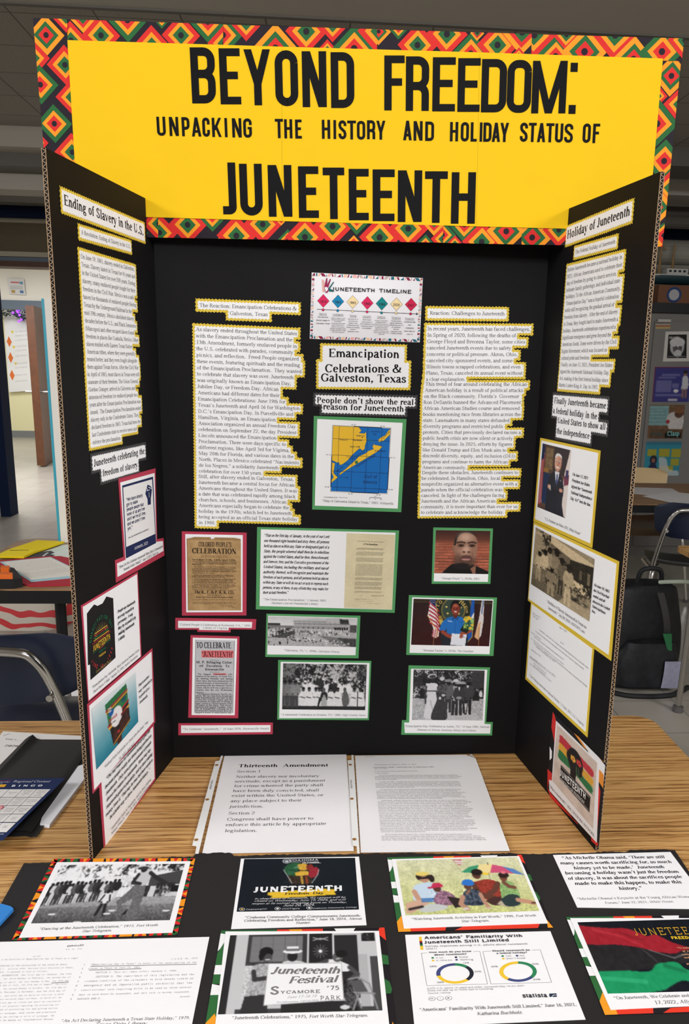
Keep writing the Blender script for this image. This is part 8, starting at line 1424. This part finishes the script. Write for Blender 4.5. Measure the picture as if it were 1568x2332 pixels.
m, nt, b, N, L = nodes('striped_fabric'); tc = N.new('ShaderNodeTexCoord'); w_ = N.new('ShaderNodeTexWave'); w_.bands_direction = 'Z'; w_.inputs['Scale'].default_value = 4.2; w_.inputs['Distortion'].default_value = 7; w_.inputs['Detail'].default_value = 1; w_.inputs['Detail Scale'].default_value = 1.2
L.new(tc.outputs['Object'], w_.inputs['Vector']); r_ = N.new('ShaderNodeValToRGB'); r_.color_ramp.interpolation = 'CONSTANT'; r_.color_ramp.elements[0].color = (*lin((226, 216, 200)), 1); r_.color_ramp.elements[1].position = .62; r_.color_ramp.elements[1].color = (*lin((222, 66, 70)), 1); L.new(w_.outputs[0], r_.inputs[0]); L.new(r_.outputs[0], b.inputs['Base Color'])
def sack(u, v):
    th = u * 2 * math.pi; ph = v * math.pi * .5; k = 1 + .08 * math.sin(th * 5) * math.cos(ph); return (.34 * math.cos(th) * math.cos(ph) ** .6 * k, .2 * math.sin(th) * math.cos(ph) ** .6 * k, .3 * math.sin(ph) * (1 + .12 * math.sin(th * 3)))
MB().grid(sack, 40, 16).out('bag_body', m, bg_, smooth=True)
MB().tube(cat([(-.2, -.15, .22), (-.1, -.2, .32), (.05, -.2, .33), (.15, -.15, .24)], 6), .014, 8).out('strap', mat('red_strap', (206, 60, 66), .6), bg_, smooth=True)
# through the doorway
def scrib(n): return ''.join(random.choice('nmuvwnm ') for _ in range(n)).strip() or 'nm'
PF = Plane((0, 10.17, 0), (1, 0, 0), (0, 0, 1)); PFF = Plane((0, 13.36, 0), (1, 0, 0), (0, 0, 1))
zG = lambda x, y: (x / 3.588, 600 + y / 3.588)
c = Card('wall_sign', 'small white notice on the hall wall above the far doorway', 'sign', PF, [zG(58, 122), zG(195, 128), zG(210, 258), zG(78, 250)]); c.paper('sheet', [zG(58, 122), zG(195, 128), zG(210, 258), zG(78, 250)], (226, 226, 224), .004); f = c.flat()
f.poly(PF.ats([zG(88, 148), zG(158, 150), zG(158, 162), zG(88, 160)]), (206, 120, 120)); f.poly(PF.ats([zG(160, 148), zG(188, 150), zG(188, 172), zG(162, 170)]), (110, 160, 186)); f.poly(PF.ats([zG(92, 216), zG(124, 218), zG(126, 242), zG(96, 240)]), (190, 160, 90)); f.poly(PF.ats([zG(162, 220), zG(192, 222), zG(194, 244), zG(166, 242)]), (90, 130, 176)); [f.poly(PF.ats([zG(82, y), zG(186, y + 2), zG(186, y + 5), zG(82, y + 3)]), (150, 150, 150)) for y in (184, 196, 205)]; c.done(f, 'printed_graphics')
WQ = [zG(28, 345), zG(300, 345), zG(320, 1035), zG(78, 1052)]
c = Card('whiteboard', 'whiteboard with orange and yellow diamonds seen through the far doorway', 'whiteboard', PFF, WQ); c.paper('panel', WQ, (236, 236, 232), .02); f = c.flat()
for x, y in ((78, 638), (90, 768), (102, 912)): f.poly(PFF.ats([(p_[0] / 3.588, 600 + p_[1] / 3.588) for p_ in ((x - 3, y - 44), (x + 22, y + 4), (x + 3, y + 46), (x - 20, y))]), (226, 120, 60))
for x, y in ((103, 562), (115, 686), (130, 820)): f.poly(PFF.ats([(p_[0] / 3.588, 600 + p_[1] / 3.588) for p_ in ((x - 12, y - 12), (x + 14, y - 10), (x + 2, y + 14))]), (232, 206, 70))
for y in (480, 565, 600, 635, 685, 720, 765, 825, 860, 920, 970): put_line(f, scrib(10), PFF.at(*zG(128, y)), PFF.at(*zG(225, y - 8)), 'hand', (176, 172, 170) if y > 500 else (226, 160, 170), 1.6)
c.done(f, 'marker_writing')
wr = empty('wreath', PFF.mat(PFF.at(*zG(150, 398)), .16), 'dark green garland with purple lights hanging above the whiteboard', 'garland'); gm = MB()
for k in range(160):
    a = random.uniform(-.32, .32); b_ = -.12 * (a / .3) ** 2 + random.uniform(-.1, .1); d_ = vec(random.uniform(-1, 1), random.uniform(-1, 1), random.uniform(-.3, .6)); d_ /= np.linalg.norm(d_); p0 = vec(a + .05, b_ - a * .3, random.uniform(0, .05)); s_ = vec(-d_[1], d_[0], 0) * .012; kk = len(gm.v); gm.v += [tuple(p0 - s_), tuple(p0 + s_), tuple(p0 + d_ * .09)]; gm.f.append((kk, kk + 1, kk + 2))
gm.out('foliage', mat('dark_green_needles', (38, 50, 40), .7), wr)
m, nt, b, N, L = nodes('purple_light'); b.inputs['Base Color'].default_value = (*lin((150, 80, 230)), 1); b.inputs['Emission Color'].default_value = (*lin((120, 50, 250)), 1); b.inputs['Emission Strength'].default_value = 2.2; PURP = m
for x, y in ((147, 410), (180, 395), (198, 385), (186, 405), (200, 428), (215, 465), (195, 478)):
    p_ = PFF.at(*zG(x, y)) - PFF.at(*zG(150, 398)); MB().grid(lambda u, v: (p_[0] + .022 * math.cos(u * 6.2832) * math.sin(v * math.pi), p_[1] + .022 * math.sin(u * 6.2832) * math.sin(v * math.pi), .07 + .022 * math.cos(v * math.pi)), 10, 6).out('light_bulb', PURP, wr)
# ---------------------------------------------------------------- behind the board, on the right
table('student_table', 'brown table with a black edge and loose papers, on the locker side', 1.45, 2.9, 2.61, 3.38, [(1.6, 2.75), (2.75, 2.75), (1.6, 3.3), (2.75, 3.3)])
flatthing('printed_page', 'loose white page near the far edge of the table by the locker', 'page', PB, [('sheet', [(1440, 1110), (1530, 1113), (1545, 1122), (1480, 1128), (1440, 1124)], (206, 204, 202), .001)])
flatthing('printed_page', 'loose white page at the near edge of the table by the locker', 'page', PB, [('sheet', [(1462, 1131), (1530, 1121), (1575, 1126), (1600, 1150), (1528, 1146)], (216, 214, 212), .001)], .0022)
chair('school_chair', 'tan plastic chair standing beyond the table by the locker', 2.35, 3.72, math.pi, FLAPC, TANSH, 1.0)
chair('school_chair', 'navy plastic chair with a chrome frame, above the backpack', 2.14, 2.36, -.35, NAVYS, mat('black_seat', (18, 18, 20), .35), 1.0)
dk = empty('student_desk', (2.0, 1.4, 0), 'wooden-topped desk corner with a slanted chrome leg at the edge of the photo', 'desk')
link('desktop', *(lambda m: (m.v, m.f))(MB().prism([(x - 2.0, y - 1.4) for x, y in rounded(1.68, 2.32, 1.14, 1.665, .03)], TZ - .02, TZ - .0)), OAK, dk)
for x, y, ex, ey in ((-.25, -.18, -.24, -.28), (.25, -.18, .3, -.28), (-.26, .18, -.2, .32), (.25, .18, .26, .32)):
    lg = MB().tube([(ex, ey, .02), (x, y, TZ - .02)], .0125, 12).out('leg', CHROME, dk); MB().tube([(ex, ey, 0), (ex, ey, .025)], .022, 14).out('foot_glide', mat('grey_glide', (90, 88, 86), .4), lg)
# backpack
bp = empty('backpack', (1.75, 2.06, 0), 'black quilted backpack with a green tag and a white label, standing on the floor', 'backpack')
BKF = mat('black_quilted_nylon', (20, 21, 26), .55, noise=.5, scale=34, bump=1.0)
def pack(w, d, h, yo=0, z0=0):
    def g(u, v):
        th = u * 2 * math.pi; c_, s_ = math.cos(th), math.sin(th); k = (abs(c_) ** 3.2 + abs(s_) ** 3.2) ** (-1 / 3.2); z = v * h; t = 1 - .30 * max(0, v - .55) ** 1.5 / .3; t *= 1 if v < .93 else math.sqrt(max(0, 1 - ((v - .93) / .07) ** 2))
        return (w / 2 * c_ * k * t * (1 + .03 * math.sin(9 * v + 3 * th)), yo + d / 2 * s_ * k * t, z0 + z)
    return g
MB().grid(pack(.36, .2, .5), 48, 30).out('pack_body', BKF, bp, smooth=True); MB().grid(pack(.28, .1, .22, -.11, .03), 40, 16).out('front_pocket', BKF, bp, smooth=True)
MB().tube(cat([(-.05, -.02, .48), (-.03, -.03, .55), (.05, -.03, .55), (.07, -.02, .48)], 6), .011, 8).out('top_handle', mat('black_webbing', (16, 16, 18), .7), bp, smooth=True)
sp = MB().grid(lambda u, v: (.02 + (v - .5) * .03 + u * .05, -.125 - .02 * math.sin(u * 3), .47 - u * .19), 10, 3, .004).out('shoulder_strap', mat('grey_strap', (62, 60, 60), .7), bp, smooth=True)
MB().grid(lambda u, v: (.06 + (v - .5) * .04 * (1 - .5 * u) + u * .02, -.15, .285 - u * .08), 4, 2, .006).out('green_tag', mat('green_rubber', (40, 120, 72), .5), bp)
MB().grid(lambda u, v: (.055 + v * .085 - u * .005, -.168 - .004 * math.sin(u * 4), .16 - u * .13), 6, 4, .002).out('white_label', mat('pale_label', (150, 150, 170), .6, noise=.1, scale=60), bp)
MB().tube(cat([(.04, -.06, .5), (.08, -.12, .52), (.13, -.14, .525), (.18, -.13, .515)], 6), .009, 8).out('pale_loop', mat('pale_green_cord', (196, 210, 190), .6), bp, smooth=True)
MB().tube(cat([(-.2, -.14, .012), (-.1, -.2, .01), (.08, -.2, .012), (.2, -.12, .014)], 6), .012, 8).out('loose_strap', mat('black_webbing', (16, 16, 18), .7), bp, smooth=True)
# locker with posters
LKM = mat('grey_locker_steel', (124, 122, 118), .5, noise=.04, scale=5); lk = empty('locker', (3.05, 4.75, 0), 'tall grey steel locker covered with posters', 'locker')
MB().box(-.36, .45, -.22, .25, .0, 1.86).out('body', LKM, lk); MB().box(-.32, .45, -.235, -.2205, .08, 1.8).out('door', LKM, lk); MB().box(-.42, .45, -.27, .25, 1.862, 1.93).out('top_slab', mat('black_top', (20, 21, 26), .4), lk); MB().box(-.30, -.2, -.2375, -.2352, 1.795, 1.815).out('label_plate', mat('pale_plate', (190, 186, 180), .5), lk)
MB().tube([(.12, -.235, .98), (.12, -.26, .98)], .02, 14).out('lock', mat('dark_lock', (40, 40, 42), .3, 1), lk)
PK = Plane((0, 4.75 - .2355, 0), (1, 0, 0), (0, 0, 1)); zH = lambda x, y: (1420 + x / 3.885, 600 + y / 3.885)
def poster(label, q_, pic, back=None, rows=()):
    c = Card('poster', label, 'poster', PK, back or q_)
    c.paper('sheet', back or q_, (214, 210, 204), .001); c.photo(q_, pic)
    if rows: c.lines([(t, *zH(x0, y0), *zH(x1, y1)) for t, x0, y0, x1, y1 in rows], 'sansb', (210, 206, 196))
    return c
p = Pic(40, 50, (36, 36, 34)); p.ell(.5, .5, .36, .4, (190, 190, 184)); p.ell(.52, .55, .24, .3, (96, 92, 88)); p.ell(.5, .33, .4, .2, (206, 206, 200)); p.ell(.54, .8, .2, .16, (200, 200, 196)); p.ell(.44, .52, .05, .03, (30, 30, 30)); p.ell(.64, .52, .05, .03, (30, 30, 30)); p.rect(.05, .9, .95, .95, (120, 118, 110)); p.noise((0, 0, 1, 1), 14, 1.5)
poster('white-bordered black magazine cover poster of a white-haired bearded man, topmost large poster on the locker', [zH(393, 630), zH(555, 628), zH(552, 838), zH(378, 838)], p.gray().blur(1), [zH(368, 603), zH(592, 600), zH(575, 866), zH(343, 868)], [('EBONY', 398, 666, 485, 662)])
p = Pic(60, 60, (62, 60, 128)); p.rect(0, 0, 1, .03, (120, 50, 80)); p.rect(0, 0, .04, 1, (120, 50, 80)); [p.rect(x0, y0, x1, y1, (106, 106, 158)) for x0, y0, x1, y1 in ((.22, .2, .72, .26), (.14, .28, .6, .34), (.08, .38, .5, .72), (.52, .46, .7, .6), (.08, .76, .8, .84))]; p.ell(.63, .68, .07, .05, (226, 226, 226)); p.ell(.86, .2, .05, .07, (150, 110, 90)); p.ell(.86, .15, .055, .05, (40, 34, 34)); p.curve([(.78, .5), (.8, .28), (.92, .28), (.96, .5), (.92, .64), (.78, .64)], (200, 200, 206)); p.line([(.82, .64), (.82, .86)], .05, (150, 110, 96)); p.line([(.9, .64), (.9, .86)], .05, (150, 110, 96)); p.rect(.44, .9, .68, .97, (190, 186, 196))
poster('purple-blue poster with a woman in a white dress on the locker', [zH(272, 915), zH(590, 915), zH(570, 1225), zH(246, 1225)], p.blur(1))
p = Pic(60, 56, (116, 88, 66)); p.rect(.02, .03, .55, .6, (128, 168, 168)); [p.rect(.03, y, .5, y + .015, (96, 130, 132)) for y in (.12, .2, .3, .4, .5)]; p.curve([(.5, .4), (.6, .25), (.9, .2), (1, .5), (.9, .8), (.6, .7)], (206, 200, 196)); p.ell(.84, .26, .12, .13, (90, 62, 48)); p.ell(.84, .18, .13, .08, (130, 90, 60)); p.rect(.06, .72, 1, 1, (96, 74, 54)); p.rect(.5, .82, .95, .97, (26, 24, 24)); p.ell(.55, .5, .05, .06, (160, 50, 50)); p.noise((0, 0, 1, 1), 12, 2)
c = poster('brown and teal poster with a man in white on the locker', [zH(228, 1250), zH(540, 1250), zH(512, 1550), zH(202, 1548)], p.blur(1)); f = c.flat(); put_line(f, 'Clasp', PK.at(*zH(380, 1525)), PK.at(*zH(490, 1522)), 'slab', (130, 190, 186), 1.3); put_line(f, 'Closing', PK.at(*zH(236, 1520)), PK.at(*zH(340, 1518)), 'slab', (60, 90, 90), 1.2); c.done(f, 'lettering')
p = Pic(60, 56, (52, 140, 160)); p.rect(0, 0, 1, .1, (60, 120, 140)); [p.rect(x0, y0, x1, y1, (168, 160, 56)) for x0, y0, x1, y1 in ((.06, .24, .32, .42), (.38, .22, .68, .44), (.74, .22, 1, .46), (.74, .5, .96, .7), (.42, .72, .82, .9), (.04, .8, .3, .96))]; p.curve([(.4, .46), (.6, .5), (.7, .8), (.95, .85), (.95, 1), (.5, 1), (.42, .7)], (206, 206, 206), .8); p.ell(.25, .55, .1, .14, (36, 36, 50)); p.ell(.25, .56, .05, .07, (150, 100, 84)); p.curve([(.1, .85), (.18, .66), (.32, .66), (.38, 1), (.1, 1)], (40, 46, 76))
c = poster('bright blue poster with yellow boxes, lowest on the locker', [zH(196, 1576), zH(510, 1576), zH(482, 1878), zH(172, 1870)], p.blur(1))
c = Card('bumper_sticker', 'small striped sticker near the top of the locker door', 'sticker', PK, [zH(282, 520), zH(412, 520), zH(408, 578), zH(280, 578)]); c.paper('sheet', [zH(282, 520), zH(412, 520), zH(408, 578), zH(280, 578)], (170, 160, 150), .001); f = c.flat(); f.poly(PK.ats([zH(282, 548), zH(410, 548), zH(410, 560), zH(282, 560)]), (176, 104, 60)); f.poly(PK.ats([zH(282, 566), zH(410, 566), zH(410, 574), zH(282, 574)]), (206, 176, 70)); f.poly(PK.ats([zH(282, 522), zH(412, 522), zH(412, 530), zH(282, 530)]), (80, 70, 66)); c.done(f, 'printed_graphics')
PX = Plane((0, 4.5, 0), (1, 0, 0), (0, 0, 1)); bxo = PX.at(1490, 690); BZ = 1.9315
cb = empty('cardboard_box', (bxo[0] + .02, 4.5, BZ), 'brown box with a round blue emblem on top of the locker', 'box'); MB().box(0, .4, .0, .3, 0, .125).out('box_body', mat('brown_card', (120, 76, 48), .6), cb)
ce = PX.at(*zH(442, 278)) - vec(bxo[0] + .02, BZ); f = Flat((0, 0), 0); f.poly(circ(ce, .056, 30), (50, 74, 120)); f.poly(circ(ce, .039, 30), (186, 186, 190)); ob = f.out('emblem', cb, None, 'round blue and white emblem'); ob.matrix_local = Matrix(((1, 0, 0, 0), (0, 0, -1, -.002), (0, 1, 0, 0), (0, 0, 0, 1)))
bt = empty('model_boat', (bxo[0], 4.62, BZ + .1255), 'model fishing boat with a dark green hull on the brown box', 'model boat')
def hull(u, v): L_ = .5; x_ = -.06 + L_ * u; w_ = .07 * math.sin(math.pi * min(1, .12 + u * .95)) ** .6; a = (v - .5) * math.pi; return (x_, w_ * math.sin(a), .075 - .06 * math.cos(a) + .02 * (u - .5) ** 2)
MB().grid(hull, 20, 12).out('hull', mat('dark_green_hull', (34, 62, 70), .4), bt, smooth=True); MB().box(-.05, .42, -.062, .062, .074, .084).out('deck', mat('white_deck', (200, 200, 194), .5), bt); cbn = MB().box(.1, .26, -.05, .05, .084, .125).out('cabin', mat('white_deck', (200, 200, 194), .5), bt)
for k in range(4): MB().box(.115 + k * .036, .135 + k * .036, -.0515, -.0502, .1, .115).out('cabin_window', mat('dark_glass', (40, 44, 48), .2), cbn)
for x_, h_ in ((.0, .2), (.06, .26), (.16, .22)): MB().tube([(x_, 0, .084), (x_, 0, .084 + h_)], [.012, .006], 8).out('mast', mat('tan_wood', (150, 118, 74), .6), bt)
MB().tube([(.02, 0, .26), (.06, 0, .3), (.1, 0, .26)], .006, 8).out('rigging', mat('tan_wood', (150, 118, 74), .6), bt)
# ---------------------------------------------------------------- repeats share a group phrase
GROUPS = {'photo_card': 'mounted photo cards of the exhibit', 'text_panel': 'long pinked text panels on the board', 'caption_strip': 'headings and captions on the board', 'quote_card': 'quotation cards of the exhibit', 'document_card': 'document cards of the exhibit', 'sheet_protector': 'clear sleeves in front of the board', 'printed_page': 'loose printed pages', 'school_chair': 'plastic school chairs', 'student_table': 'student tables behind the board', 'poster': 'posters on the locker', 'paper_folder': 'paper folders on the tables', 'paper_stack': 'stacks of loose paper', 'poster_print': 'poster prints on the board'}
for o in list(COL.objects):
    g = GROUPS.get(o.name.split('.')[0])
    if o.parent is None and o.get('category') and g: o['group'] = g
